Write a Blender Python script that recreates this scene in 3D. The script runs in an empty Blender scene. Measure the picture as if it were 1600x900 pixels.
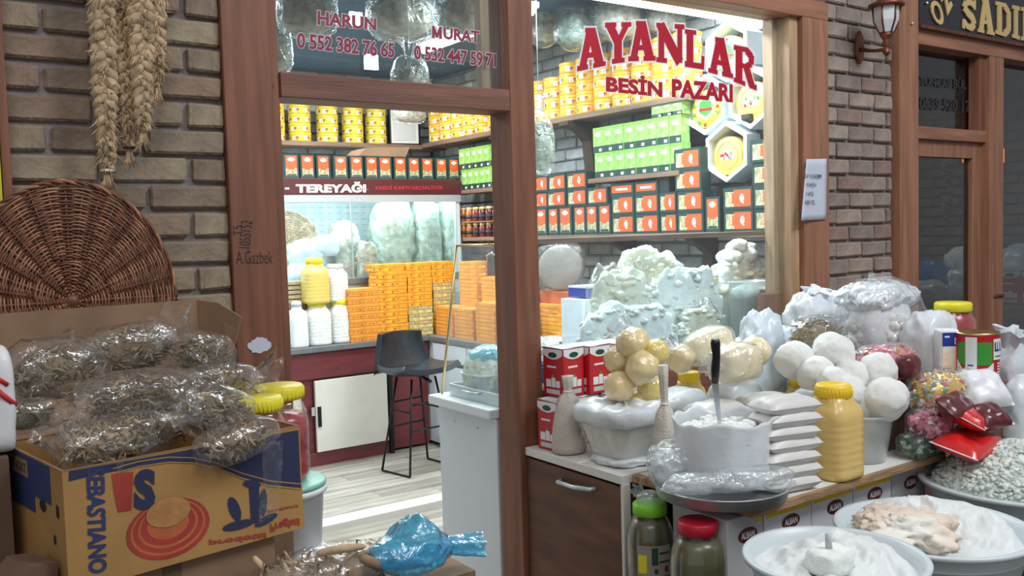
import bpy, bmesh, math, random
from mathutils import Vector, Matrix, noise
rnd = random.Random(7)
PI = math.pi
SC = bpy.context.scene
COL = SC.collection

# ------------------------------------------------------------------ camera
F_PX, YAW, PITCH, ROLL, CAM_Z = 1420.9, 0.6123947, -0.0626492, -0.0289651, 1.6
fw = Vector((math.sin(YAW)*math.cos(PITCH), math.cos(YAW)*math.cos(PITCH), math.sin(PITCH)))
r0 = Vector((math.cos(YAW), -math.sin(YAW), 0)); u0 = r0.cross(fw)
rt = math.cos(ROLL)*r0 + math.sin(ROLL)*u0
up = -math.sin(ROLL)*r0 + math.cos(ROLL)*u0
CP = Vector((0, 0, CAM_Z))
cam_data = bpy.data.cameras.new('camera'); cam = bpy.data.objects.new('camera', cam_data); COL.objects.link(cam)
m3 = Matrix((rt, up, -fw)).transposed()
cam.matrix_world = Matrix.Translation(CP) @ m3.to_4x4()
cam_data.sensor_width = 36; cam_data.lens = 36*F_PX/1600; cam_data.clip_start = 0.02
SC.camera = cam
def ray(x, y): return fw + rt*((x-800)/F_PX) - up*((y-450)/F_PX)
def at(x, y, X=None, Y=None, Z=None, D=None):
    """world point on the ray of a photo pixel where it meets the plane X=, Y=, Z= or depth D="""
    d = ray(x, y)
    t = D if D is not None else X/d.x if X is not None else Y/d.y if Y is not None else (Z-CAM_Z)/d.z
    return CP + d*t
def depth(P): return (Vector(P)-CP).dot(fw)

# ------------------------------------------------------------------ light
SC.view_settings.view_transform = 'Standard'; SC.view_settings.look = 'None'
SC.view_settings.gamma = 1; SC.view_settings.exposure = 0.0
w = bpy.data.worlds.new('world'); SC.world = w; w.use_nodes = True
bg = w.node_tree.nodes['Background']; bg.inputs[0].default_value = (0.68, 0.70, 0.74, 1); bg.inputs[1].default_value = 0.42
def area(name, loc, size, sizey, power, color, target=None):
    l = bpy.data.lights.new(name, 'AREA'); l.shape = 'RECTANGLE'; l.size = size; l.size_y = sizey
    l.energy = power; l.color = color
    o = bpy.data.objects.new(name, l); COL.objects.link(o); o.location = loc
    if target is not None:
        o.rotation_euler = (Vector(target)-Vector(loc)).to_track_quat('-Z', 'Y').to_euler()
    return o
COOL = (0.90, 0.975, 1.0)
# inside the shop: rows of cool ceiling tubes
area('ceiling_tube_light', (3.25, 3.50, 2.86), 1.3, 0.12, 66, COOL)
area('ceiling_tube_light', (2.4, 4.9, 2.86), 2.4, 0.12, 62, COOL)
area('ceiling_tube_light', (2.6, 6.1, 2.86), 2.4, 0.12, 42, COOL)
# the bazaar passage in front: lamps hanging over the stalls and pale roof daylight
area('passage_lamp_light', (3.4, -0.4, 4.6), 1.8, 1.2, 112, (0.92, 0.96, 1.0), (3.0, 2.2, 0.8))
area('passage_lamp_light', (-0.6, -0.9, 5.4), 2.5, 2.0, 80, (1.0, 0.96, 0.90), (1.0, 2.6, 1.2))
area('neighbour_shop_light', (5.9, 4.2, 2.8), 1.2, 0.3, 10, (1.0, 0.95, 0.88))

# ------------------------------------------------------------------ materials
MATS = {}
def mat(name, col, rough=0.6, metal=0.0, var=0.0, scale=8.0, col2=None, bump=0.0, bscale=40.0, spec=0.5, emit=0.0, coat=0.0, sss=0.0, stretch=None, detail=4, trans=0.0):
    m = bpy.data.materials.new(name); m.use_nodes = True; nt = m.node_tree; n = nt.nodes; L = nt.links
    b = n['Principled BSDF']
    b.inputs['Base Color'].default_value = (*col, 1); b.inputs['Roughness'].default_value = rough
    b.inputs['Metallic'].default_value = metal; b.inputs['Specular IOR Level'].default_value = spec
    if coat: b.inputs['Coat Weight'].default_value = coat; b.inputs['Coat Roughness'].default_value = 0.15
    if sss:
        b.inputs['Subsurface Weight'].default_value = sss; b.inputs['Subsurface Scale'].default_value = 0.02
        b.inputs['Subsurface Radius'].default_value = (1, .9, .8)
    if trans: b.inputs['Transmission Weight'].default_value = trans
    if emit: b.inputs['Emission Color'].default_value = (*col, 1); b.inputs['Emission Strength'].default_value = emit
    if var or col2 or bump:
        tc = n.new('ShaderNodeTexCoord'); src = tc.outputs['Object']
        if stretch:
            mp = n.new('ShaderNodeMapping'); mp.inputs['Scale'].default_value = stretch; L.new(src, mp.inputs[0]); src = mp.outputs[0]
    if var or col2:
        t = n.new('ShaderNodeTexNoise'); t.inputs['Scale'].default_value = scale; t.inputs['Detail'].default_value = detail
        L.new(src, t.inputs['Vector'])
        r = n.new('ShaderNodeValToRGB'); r.color_ramp.elements[0].position = .35; r.color_ramp.elements[1].position = .65
        c2 = col2 if col2 else tuple(min(1, c*(1+var)) for c in col)
        c1 = col if col2 else tuple(c*(1-var) for c in col)
        r.color_ramp.elements[0].color = (*c1, 1); r.color_ramp.elements[1].color = (*c2, 1)
        L.new(t.outputs['Fac'], r.inputs[0])
        L.new(r.outputs[0], b.inputs['Base Color'])
        if emit: L.new(r.outputs[0], b.inputs['Emission Color'])
    if bump:
        t2 = n.new('ShaderNodeTexNoise'); t2.inputs['Scale'].default_value = bscale; t2.inputs['Detail'].default_value = 5
        L.new(src, t2.inputs['Vector'])
        bp = n.new('ShaderNodeBump'); bp.inputs['Strength'].default_value = bump; bp.inputs['Distance'].default_value = 0.01
        L.new(t2.outputs['Fac'], bp.inputs['Height']); L.new(bp.outputs[0], b.inputs['Normal'])
    MATS[name] = m; return m
def film(name, tint=(1, 1, 1), gloss=(1, 1, 1), haze=0.12, hazecol=(.85, .88, .9), base=0.08, rough=0.12, bump=0.0, bscale=18):
    """thin clear sheet: passes light straight through, reflects by Fresnel, a little milky"""
    m = bpy.data.materials.new(name); m.use_nodes = True; nt = m.node_tree; n = nt.nodes; L = nt.links
    n.remove(n['Principled BSDF']); out = n['Material Output']
    tr = n.new('ShaderNodeBsdfTransparent'); tr.inputs[0].default_value = (*tint, 1)
    gl = n.new('ShaderNodeBsdfGlossy'); gl.inputs['Color'].default_value = (*gloss, 1); gl.inputs['Roughness'].default_value = rough
    df = n.new('ShaderNodeBsdfDiffuse'); df.inputs[0].default_value = (*hazecol, 1)
    fr = n.new('ShaderNodeLayerWeight'); fr.inputs['Blend'].default_value = .5
    pw = n.new('ShaderNodeMath'); pw.operation = 'POWER'; pw.inputs[1].default_value = 4.5; L.new(fr.outputs['Facing'], pw.inputs[0])
    ad = n.new('ShaderNodeMath'); ad.operation = 'ADD'; ad.inputs[1].default_value = base+.045; ad.use_clamp = True; L.new(pw.outputs[0], ad.inputs[0])
    m1 = n.new('ShaderNodeMixShader'); m1.inputs[0].default_value = haze; L.new(tr.outputs[0], m1.inputs[1]); L.new(df.outputs[0], m1.inputs[2])
    m2 = n.new('ShaderNodeMixShader'); L.new(ad.outputs[0], m2.inputs[0]); L.new(m1.outputs[0], m2.inputs[1]); L.new(gl.outputs[0], m2.inputs[2])
    L.new(m2.outputs[0], out.inputs[0])
    if bump:
        tc = n.new('ShaderNodeTexCoord'); t2 = n.new('ShaderNodeTexNoise'); t2.inputs['Scale'].default_value = bscale; t2.inputs['Detail'].default_value = 3; t2.inputs['Distortion'].default_value = 1.2
        L.new(tc.outputs['Object'], t2.inputs['Vector'])
        bp = n.new('ShaderNodeBump'); bp.inputs['Strength'].default_value = bump; bp.inputs['Distance'].default_value = 0.02
        L.new(t2.outputs['Fac'], bp.inputs['Height'])
        for q in (gl, df, fr): L.new(bp.outputs[0], q.inputs['Normal'])
    MATS[name] = m; return m

mat('post_wood', (.215, .085, .048), .55, var=.22, scale=3, stretch=(9, 9, .7), bump=.15, bscale=20)
mat('pale_wood', (.42, .27, .16), .55, var=.2, scale=4, stretch=(9, 9, .8), bump=.1)
mat('dark_wood', (.055, .03, .022), .6, var=.3, scale=5, bump=.1)
mat('shelf_wood', (.22, .13, .085), .55, var=.25, scale=4, stretch=(.8, 8, 8))
mat('shelf_wood_side', (.22, .13, .085), .55, var=.25, scale=4, stretch=(8, .8, 8))
mat('walnut', (.125, .048, .022), .5, var=.35, scale=3, stretch=(1, 1.2, 5), bump=.05)
mat('raw_board', (.36, .22, .12), .8, var=.35, scale=8, stretch=(1, 6, 6), bump=.4)
mat('white_edge', (.75, .74, .70), .5)
mat('cream_panel', (.74, .72, .64), .5, var=.03)
mat('white_panel', (.70, .76, .82), .4, var=.03, scale=2)
mat('grey_top', (.16, .17, .18), .35, var=.1)
mat('maroon_panel', (.15, .028, .032), .4, var=.15, scale=4, stretch=(1, 1, 6))
mat('maroon_sign', (.10, .014, .018), .4)
mat('mortar_out', (.29, .255, .25), .9, var=.15, scale=12, bump=.6, bscale=60)
for i, c in enumerate([(.30, .235, .165), (.26, .205, .15), (.33, .265, .19), (.235, .175, .13), (.27, .19, .14)]):
    mat('brick_tan_%d' % i, c, .9, var=.22, scale=9, bump=.7, bscale=45)
for i, c in enumerate([(.31, .245, .205), (.285, .23, .195), (.34, .27, .225), (.25, .20, .175), (.26, .18, .15)]):
    mat('brick_grey_%d' % i, c, .9, var=.2, scale=9, bump=.7, bscale=45)
mat('mortar_right', (.20, .17, .155), .9, var=.15, scale=12, bump=.5, bscale=60)
mat('mortar_in', (.25, .26, .27), .9, var=.15, scale=12, bump=.6, bscale=60)
for i, c in enumerate([(.40, .40, .40), (.34, .35, .35), (.46, .46, .46), (.30, .30, .31)]):
    mat('brick_pale_%d' % i, c, .9, var=.2, scale=9, bump=.7, bscale=45)
mat('plaster', (.42, .42, .42), .9, var=.06)
mat('ceiling_blue_reflection', (.05, .115, .19), .8, var=.1)  # blue reflection in the upper glass is put into the ceiling colour
mat('herb_crumple', (.64, .76, .66), .4, col2=(.34, .46, .37), scale=17, detail=8, bump=1.0, bscale=22, coat=.3)
mat('herb_crumple_beige', (.68, .67, .57), .4, col2=(.40, .38, .30), scale=18, detail=8, bump=.8, bscale=16, coat=.3)
mat('box_faint', (.45, .215, .075), .75, var=.12, scale=40)
mat('bag_curd', (.90, .92, .90), .4, col2=(.74, .80, .78), scale=26, detail=6, bump=.8, bscale=30, coat=.3)
mat('bag_curd_yellow', (.92, .90, .76), .4, col2=(.80, .79, .62), scale=20, detail=6, bump=.8, bscale=26, coat=.3)
mat('floor_grout', (.25, .23, .20), .8)
for i, c in enumerate([(.37, .34, .29), (.32, .295, .25), (.42, .39, .34)]):
    mat('plank_%d' % i, c, .4, var=.25, scale=3, stretch=(.9, 7, 1), bump=.05)
mat('white_tile', (.78, .77, .73), .35)
mat('paving', (.14, .135, .13), .7, var=.15)
mat('black_metal', (.02, .022, .025), .35, metal=.6)
mat('black_leather', (.018, .024, .032), .3, var=.2, scale=30, bump=.08, bscale=120)
mat('steel', (.66, .68, .70), .38, metal=.75, var=.08, scale=6, stretch=(1, 1, 12))
mat('chrome', (.8, .8, .8), .15, metal=1)
mat('brass', (.70, .50, .24), .3, metal=1)
mat('copper', (.20, .065, .038), .4, metal=.6, var=.3, scale=18)
mat('frosted', (.62, .66, .68), .3)
mat('aluminium', (.62, .68, .72), .35, metal=.4)
mat('tub_cream', (.74, .73, .64), .4, col2=(.76, .78, .76), scale=5, sss=.1, coat=.2)
mat('gold_letter', (.62, .44, .19), .45)
mat('black_sign', (.012, .014, .022), .25, spec=.6)
mat('red_letter', (.48, .004, .022), .45)
mat('maroon_letter', (.27, .006, .045), .45)
mat('white_letter', (.85, .86, .88), .5)
mat('black_ink', (.015, .013, .015), .6)
mat('red_ink', (.55, .02, .03), .6)
mat('dim_ink', (.03, .03, .035), .7)
mat('tube', (.93, .98, 1), .5, emit=9)
mat('case_light', (.80, .97, 1), .5, emit=26)
mat('lamp_white', (1, 1, 1), .5, emit=30)
mat('orange_reflection', (1, .22, .03), .5, emit=3)  # glow for the added orange reflections in the neighbour's glass
mat('paper', (.58, .63, .74), .7)
mat('fridge_white', (.75, .84, .86), .45)
mat('fridge_slot', (.45, .58, .62), .5)
mat('card', (.27, .165, .10), .85, var=.12, scale=7, bump=.1)
mat('card_dark', (.15, .085, .055), .85, var=.15, scale=7)
mat('box_yellow', (.42, .235, .075), .75, var=.1, scale=6)
mat('box_blue', (.028, .042, .14), .7)
mat('box_red', (.38, .045, .03), .7, var=.15, scale=12)
mat('box_orange', (.50, .13, .045), .7, var=.15, scale=14)
mat('box_navy', (.025, .03, .085), .7)
mat('tea_green', (.018, .055, .05), .45)
mat('tea_orange', (.84, .12, .03), .45)
mat('tea_cream', (.66, .60, .40), .5, col2=(.30, .26, .12), scale=60)
mat('label_white', (.85, .84, .8), .5)
mat('lime', (.20, .44, .07), .45, col2=(.42, .66, .22), scale=26)
mat('lime_dark', (.22, .47, .07), .45)
mat('tin_yellow', (.86, .52, .05), .35, col2=(.85, .38, .04), scale=16, detail=1)
mat('tin_lemon', (.80, .66, .07), .35, col2=(.70, .50, .05), scale=16, detail=1)
mat('tin_rim', (.70, .50, .12), .3, metal=.6)
mat('tin_white', (.85, .83, .72), .5)
mat('tin_brown', (.33, .10, .03), .5)
mat('sweet_orange', (.90, .48, .04), .45, col2=(.82, .30, .03), scale=22, detail=2)
mat('sweet_edge', (.50, .17, .02), .5)
mat('sweet_deep', (.84, .34, .05), .45, var=.12, scale=18)
mat('sweet_green', (.42, .46, .12), .5, col2=(.75, .62, .25), scale=40)
mat('lokum_brown', (.38, .10, .03), .6)
mat('lokum_cream', (.86, .78, .5), .6)
mat('jam_dark', (.10, .012, .016), .12, coat=.6)
mat('jam_amber', (.42, .11, .015), .12, coat=.6)
mat('jam_red', (.22, .02, .02), .12, coat=.6)
mat('lid_gold', (.72, .52, .2), .4, metal=.4)
mat('lid_yellow', (.80, .70, .03), .4)
mat('lid_deep_yellow', (.88, .60, .02), .4)
mat('lid_green', (.22, .62, .03), .4)
mat('lid_red', (.50, .01, .03), .4)
mat('oil_yellow', (.80, .62, .16), .3, coat=.3, sss=.1)
mat('honey_juice', (.72, .50, .17), .25, coat=.3)
mat('white_plastic', (.82, .86, .87), .4, sss=.15)
mat('milky_plastic', (.62, .69, .72), .35, sss=.1)
mat('pink_plastic', (.62, .28, .42), .4)
mat('blue_plastic', (.04, .20, .55), .4)
mat('cheese_white', (.76, .765, .735), .6, sss=.15, bump=.3, bscale=50)
mat('cheese_curd', (.83, .86, .82), .65, var=.05, scale=30, bump=.5, bscale=60)
mat('cheese_cream', (.86, .82, .62), .6, var=.06, sss=.15, bump=.4, bscale=40)
mat('cheese_yellow', (.84, .66, .32), .5, var=.08, sss=.15, bump=.2, bscale=30)
mat('cheese_pale_yellow', (.88, .76, .48), .5, var=.08, sss=.15, bump=.2, bscale=30)
mat('butter_peach', (.78, .62, .50), .6, col2=(.86, .85, .78), scale=5, sss=.15, bump=.4, bscale=30)
mat('cream_smooth', (.74, .76, .76), .45, sss=.1, bump=.1, bscale=12)
mat('mold_curd', (.80, .84, .80), .7, col2=(.48, .55, .50), scale=40, bump=.7, bscale=60)
mat('curd_green', (.72, .75, .63), .7, col2=(.45, .50, .38), scale=50, bump=.5, bscale=60)
mat('bag_white', (.70, .74, .775), .3, var=.04, scale=7, bump=.5, bscale=14, sss=.1, coat=.25)
mat('bag_blueish', (.70, .80, .88), .3, var=.1, scale=9, bump=.6, bscale=16, coat=.3)
mat('bag_ivory', (.80, .80, .68), .35, col2=(.78, .84, .86), scale=7, bump=.6, bscale=16, coat=.25)
mat('flour_pack', (.66, .645, .625), .45, bump=.2, bscale=12, coat=.12)
mat('cloth_sack', (.58, .53, .47), .9, var=.06, scale=30, bump=.5, bscale=120)
mat('pepper_dry', (.26, .17, .085), .8, col2=(.13, .09, .045), scale=20)
mat('pepper_light', (.38, .28, .16), .8, var=.25, scale=30)
mat('pepper_green', (.19, .155, .075), .8, var=.3, scale=20)
mat('herb', (.45, .52, .42), .8, col2=(.24, .30, .22), scale=30)
mat('herb_beige', (.55, .50, .38), .8, col2=(.32, .28, .19), scale=30)
mat('pickle_green', (.055, .055, .016), .35, col2=(.12, .11, .035), scale=14, coat=.4)
mat('pickle_red', (.28, .006, .012), .3, col2=(.45, .025, .035), scale=16, coat=.5)
mat('husk', (.52, .38, .24), .85, var=.3, scale=25, bump=.5)
mat('husk_dark', (.26, .18, .11), .85, var=.3, scale=25)
mat('wicker', (.15, .052, .026), .42, var=.35, scale=25)
mat('wicker_light', (.34, .16, .09), .42, var=.3, scale=25)
mat('wicker_beige', (.45, .36, .22), .7, var=.3, scale=20)
mat('can_red', (.50, .012, .022), .35)
mat('can_green_logo', (.01, .07, .04), .4)
mat('can_white', (.78, .79, .82), .35)
mat('can_grey', (.55, .56, .58), .4)
mat('can_green', (.05, .30, .04), .35)
mat('deep_blue', (.015, .04, .30), .4)
mat('knife_blade', (.65, .67, .70), .2, metal=1)
mat('knife_handle', (.008, .008, .010), .35)
mat('candy_red', (.55, .015, .02), .3, coat=.4)
mat('candy_maroon', (.11, .012, .018), .3, coat=.4)
mat('candy_green', (.04, .15, .07), .3, coat=.3)
mat('candy_pink', (.75, .22, .35), .35)
mat('candy_gold', (.75, .50, .10), .3, metal=.3)
mat('candy_teal', (.25, .62, .50), .35)
mat('candy_white', (.85, .83, .80), .35)
mat('pack_red', (.62, .012, .012), .28, coat=.5)
mat('hex_white', (.78, .86, .90), .4)
mat('hex_back', (.09, .06, .05), .7)
mat('wheel_orange', (.87, .55, .15), .4, var=.06, scale=6)
mat('wax_grey', (.33, .29, .25), .6, var=.15, scale=6, bump=.2)
mat('screen', (.30, .42, .40), .3)
mat('dark_device', (.03, .035, .04), .4)
mat('yellow_banner', (.62, .60, .05), .5)
mat('print_red', (.60, .03, .04), .5)
mat('purple_pattern', (.30, .15, .25), .6)
glass = film('window_glass', tint=(.93, .98, .99), haze=.012, base=0.0, rough=.0)
glass_dark = film('shop_glass', tint=(.62, .65, .66), haze=.0, base=0.012, rough=.0)
case_glass = film('case_glass', tint=(.95, .99, .99), haze=.02, base=0.01, rough=.0)
clear = film('clear_bag', haze=.05, base=.05, rough=.16, bump=.8, bscale=16)
clear2 = film('hazy_bag', haze=.20, base=.07, rough=.2, bump=.9, bscale=16, hazecol=(.80, .88, .92))
herbfilm = film('herb_bag_film', haze=.30, base=.10, rough=.25, bump=.9, bscale=12, hazecol=(.70, .88, .84))
bluefilm = film('blue_bag_film', tint=(.35, .80, .95), haze=.42, base=.10, rough=.2, bump=.7, bscale=16, hazecol=(.08, .50, .78))
tubfilm = film('tub_plastic', tint=(.92, .95, .95), haze=.38, base=.03, rough=.3, hazecol=(.82, .86, .85))
hangfilm = film('hanging_film', haze=.10, base=.05, rough=.2, bump=.9, bscale=16, hazecol=(.45, .60, .70))
jarclear = film('jar_clear', haze=.025, base=.03, rough=.08)
M = MATS

# ------------------------------------------------------------------ mesh helpers
class MB:
    def __init__(s): s.v = []; s.f = []; s.m = []; s.sm = []
    def add(s, vs, fs, m=0, smooth=False):
        b = len(s.v); s.v += [tuple(v) for v in vs]
        for f in fs: s.f.append(tuple(b+i for i in f)); s.m.append(m); s.sm.append(smooth)
        return s
    def box(s, x0, x1, y0, y1, z0, z1, m=0):
        return s.add([(x0,y0,z0),(x1,y0,z0),(x1,y1,z0),(x0,y1,z0),(x0,y0,z1),(x1,y0,z1),(x1,y1,z1),(x0,y1,z1)],
                     [(0,3,2,1),(4,5,6,7),(0,1,5,4),(1,2,6,5),(2,3,7,6),(3,0,4,7)], m)
    def quad(s, a, b, c, d, m=0): return s.add([a, b, c, d], [(0, 1, 2, 3)], m)
    def tube(s, pts, r, seg=8, m=0, closed=False, smooth=True, caps=True):
        pts = [Vector(p) for p in pts]; n = len(pts); rs = r if isinstance(r, (list, tuple)) else [r]*n
        vs = []; prev = None
        for i, p in enumerate(pts):
            a = pts[i-1] if (i > 0 or closed) else p; b = pts[(i+1) % n] if (i < n-1 or closed) else p
            t = (b-a); t = t.normalized() if t.length > 1e-9 else Vector((0, 0, 1))
            if prev is None:
                q = Vector((0, 0, 1)) if abs(t.z) < .9 else Vector((1, 0, 0)); nx = t.cross(q).normalized()
            else:
                nx = prev - t*prev.dot(t); nx = nx.normalized() if nx.length > 1e-6 else t.orthogonal().normalized()
            prev = nx; ny = t.cross(nx)
            for k in range(seg):
                a_ = 2*PI*k/seg; vs.append(p + (nx*math.cos(a_) + ny*math.sin(a_))*rs[i])
        fs = []
        for i in range(n if closed else n-1):
            j = (i+1) % n
            for k in range(seg): fs.append((i*seg+k, i*seg+(k+1) % seg, j*seg+(k+1) % seg, j*seg+k))
        s.add(vs, fs, m, smooth)
        if caps and not closed:
            b = len(s.v)-len(vs)
            s.f.append(tuple(b+k for k in reversed(range(seg)))); s.m.append(m); s.sm.append(False)
            s.f.append(tuple(b+(n-1)*seg+k for k in range(seg))); s.m.append(m); s.sm.append(False)
        return s
    def lathe(s, prof, seg=32, m=0, c=(0, 0, 0), smooth=True, axis='z', sq=0.0):
        vs = []; fs = []
        for r, z in prof:
            for k in range(seg):
                a = 2*PI*k/seg; ca, sa = math.cos(a), math.sin(a)
                if sq:
                    e = 1/((abs(ca)**(2+sq*8)+abs(sa)**(2+sq*8))**(1/(2+sq*8))); ca *= e; sa *= e
                p = (r*ca, r*sa, z)
                if axis == 'x': p = (z, r*ca, r*sa)
                if axis == 'y': p = (r*ca, z, r*sa)
                vs.append((p[0]+c[0], p[1]+c[1], p[2]+c[2]))
        n = len(prof)
        for i in range(n-1):
            for k in range(seg):
                q = (i*seg+k, i*seg+(k+1) % seg, (i+1)*seg+(k+1) % seg, (i+1)*seg+k)
                fs.append(q)
        s.add(vs, fs, m, smooth)
        b = len(s.v)-len(vs)
        for i in (0, n-1):
            if prof[i][0] > 1e-5:
                s.f.append(tuple(b+i*seg+k for k in (range(seg) if i else reversed(range(seg))))); s.m.append(m); s.sm.append(False)
        return s
    def prism(s, poly, d, m=0, plane='xz', off=0.0):
        """extruded polygon; plane xz: depth along y"""
        n = len(poly)
        def P(u, v, t): return (u, t, v) if plane == 'xz' else (t, u, v) if plane == 'yz' else (u, v, t)
        vs = [P(u, v, off) for u, v in poly] + [P(u, v, off+d) for u, v in poly]
        fs = [tuple(range(n)), tuple(reversed(range(n, 2*n)))] + [(i, n+i, n+(i+1) % n, (i+1) % n) for i in range(n)]
        return s.add(vs, fs, m)
    def build(s, name, mats, parent=None, loc=(0, 0, 0), rot=(0, 0, 0), bevel=0.0, bseg=2, sub=0, solid=0.0, stuff=False):
        me = bpy.data.meshes.new(name); me.from_pydata([tuple(v) for v in s.v], [], s.f)
        if not isinstance(mats, (list, tuple)): mats = [mats]
        for q in mats: me.materials.append(M[q] if isinstance(q, str) else q)
        me.polygons.foreach_set('material_index', s.m); me.polygons.foreach_set('use_smooth', s.sm)
        bm = bmesh.new(); bm.from_mesh(me); bmesh.ops.recalc_face_normals(bm, faces=bm.faces); bm.to_mesh(me); bm.free()
        o = bpy.data.objects.new(name, me); COL.objects.link(o); o.location = loc; o.rotation_euler = rot
        if parent is not None: o.parent = parent
        if bevel:
            b = o.modifiers.new('bevel', 'BEVEL'); b.width = bevel; b.segments = bseg; b.limit_method = 'ANGLE'; b.angle_limit = .7
        if sub:
            b = o.modifiers.new('sub', 'SUBSURF'); b.levels = sub; b.render_levels = sub
        if solid:
            b = o.modifiers.new('solid', 'SOLIDIFY'); b.thickness = solid
        if stuff: o['kind'] = 'stuff'
        return o
def tag(o, label, cat, group=None):
    o['label'] = label; o['category'] = cat
    if group: o['group'] = group
    return o
def thing(name, label, cat, loc=(0, 0, 0), rz=0.0, group=None):
    o = bpy.data.objects.new(name, None); COL.objects.link(o); o.location = loc; o.rotation_euler = (0, 0, rz); o.empty_display_size = .05
    return tag(o, label, cat, group)
def struct(o): o['kind'] = 'structure'; return o
def dup(o, loc=None, rz=None, label=None, group=None, parent=None):
    c = o.copy(); COL.objects.link(c)
    if parent is not None: c.parent = parent
    if loc is not None: c.location = loc
    if rz is not None: c.rotation_euler = (0, 0, rz)
    if label: c['label'] = label
    if group: c['group'] = group
    for ch in list(o.children): dup(ch, parent=c)
    return c

def fbm(p, f, seed, octs=3):
    v = 0; a = 1; q = Vector(p)*f + Vector((seed*7.3, seed*3.1, seed*5.7))
    for _ in range(octs): v += a*noise.noise(q); q = q*2.07; a *= .5
    return v
def ridge(p, f, seed, octs=3):
    v = 0; a = 1; q = Vector(p)*f + Vector((seed*2.3, seed*9.1, seed*4.7))
    for _ in range(octs): v += a*(1-2.4*abs(noise.noise(q))); q = q*1.93; a *= .55
    return v
_ICO = {}
def ico(n):
    if n not in _ICO:
        bm = bmesh.new(); bmesh.ops.create_icosphere(bm, subdivisions=n, radius=1)
        _ICO[n] = ([v.co.copy() for v in bm.verts], [tuple(v.index for v in f.verts) for f in bm.faces]); bm.free()
    return _ICO[n]
def blob_mesh(mb, rx, ry, rz, c=(0, 0, 0), n=4, lump=.12, lf=6, crease=.05, cf=9, boxy=0.0, flat=None, seed=1, m=0, taper=0.0, rot=None, top=None):
    vs, fs = ico(n); out = []
    c = Vector(c); s = min(rx, ry, rz)
    for v in vs:
        d = v
        if boxy:
            e = 2+boxy*6; k = (abs(d.x)**e+abs(d.y)**e+abs(d.z)**e)**(-1/e); d = d*k
        p = Vector((d.x*rx, d.y*ry, d.z*rz))
        if taper: q = 1-taper*(d.z*.5+.5); p.x *= q; p.y *= q
        k = 1 + lump*fbm(p, lf, seed) + crease*ridge(p, cf, seed)
        p = p*k
        if flat is not None and p.z < -rz*flat: p.z = -rz*flat + (p.z+rz*flat)*.08
        if top is not None and p.z > rz*top: p.z = rz*top + (p.z-rz*top)*.25
        if rot is not None: p = rot @ p
        out.append(p+c)
    mb.add(out, fs, m, True); return mb
_LUMP = []
def lump(mb, r, p, m=0, R=None, sq=(1.25, 1, .8)):
    if not _LUMP:
        for i in range(10):
            q = MB(); blob_mesh(q, 1, 1, 1, (0, 0, 0), 2, .45, 1.3, .14, 2.2, 0, None, 77+i*3); _LUMP.append([Vector(v) for v in q.v])
    R = R or rnd; vs = R.choice(_LUMP); rm = Matrix.Rotation(R.uniform(0, 6.3), 3, 'Z') @ Matrix.Rotation(R.uniform(-.6, .6), 3, 'X'); p = Vector(p)
    mb.add([rm @ Vector((v.x*r*sq[0], v.y*r*sq[1], v.z*r*sq[2]))+p for v in vs], ico(2)[1], m, True)
def ruffle(mb, p0, p1, r0_, r1, seed=1, m=0, seg=20, rings=7, amp=.35, fold=5, neck=.0):
    """gathered plastic: a fluted, flaring tube from p0 to p1"""
    p0 = Vector(p0); p1 = Vector(p1); ax = (p1-p0); L_ = ax.length; ax = ax/L_; nx = ax.orthogonal().normalized(); ny = ax.cross(nx)
    vs = []; fs = []
    for i in range(rings):
        t = i/(rings-1); r = r0_+(r1-r0_)*t**1.5
        for k in range(seg):
            a = 2*PI*k/seg; rr = r*(1+amp*math.sin(fold*a+seed)*(.4+t)+.25*noise.noise(Vector((math.cos(a)*2, math.sin(a)*2, t*3+seed))))
            q = p0+ax*(L_*t*(1+.15*noise.noise(Vector((math.cos(a)*1.5, math.sin(a)*1.5, seed+9)))*t))+(nx*math.cos(a)+ny*math.sin(a))*rr
            vs.append(q)
    for i in range(rings-1):
        for k in range(seg): fs.append((i*seg+k, i*seg+(k+1) % seg, (i+1)*seg+(k+1) % seg, (i+1)*seg+k))
    mb.add(vs, fs, m, True); return mb
def pillow(mb, w_, d_, h, c=(0, 0, 0), nu=18, nv=14, m=0, seed=1, wr=.12, seam=.0):
    vs = []; fs = []
    def H(u, v): return (max(0, 1-abs(u)**3.4)**.48)*(max(0, 1-abs(v)**3.4)**.48)
    for sgn in (1, -1):
        b = len(vs)
        for j in range(nv+1):
            v = -1+2*j/nv
            for i in range(nu+1):
                u = -1+2*i/nu
                pin = 1-.10*(1-abs(v)**2)*0 ; hx = w_/2*(1-.06*(abs(v)**2)*(1-abs(u)))*u ; hy = d_/2*v
                k = H(u, v)*(1+wr*noise.noise(Vector((u*2.2+seed*3, v*2.2, sgn*2))))
                z = sgn*h/2*k + .012*noise.noise(Vector((u*3, v*3, seed)))*0
                vs.append((c[0]+hx, c[1]+hy, c[2]+z+h*.5*0))
        for j in range(nv):
            for i in range(nu):
                q = (b+j*(nu+1)+i, b+j*(nu+1)+i+1, b+(j+1)*(nu+1)+i+1, b+(j+1)*(nu+1)+i)
                fs.append(q if sgn > 0 else tuple(reversed(q)))
    mb.add(vs, fs, m, True); return mb
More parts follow.
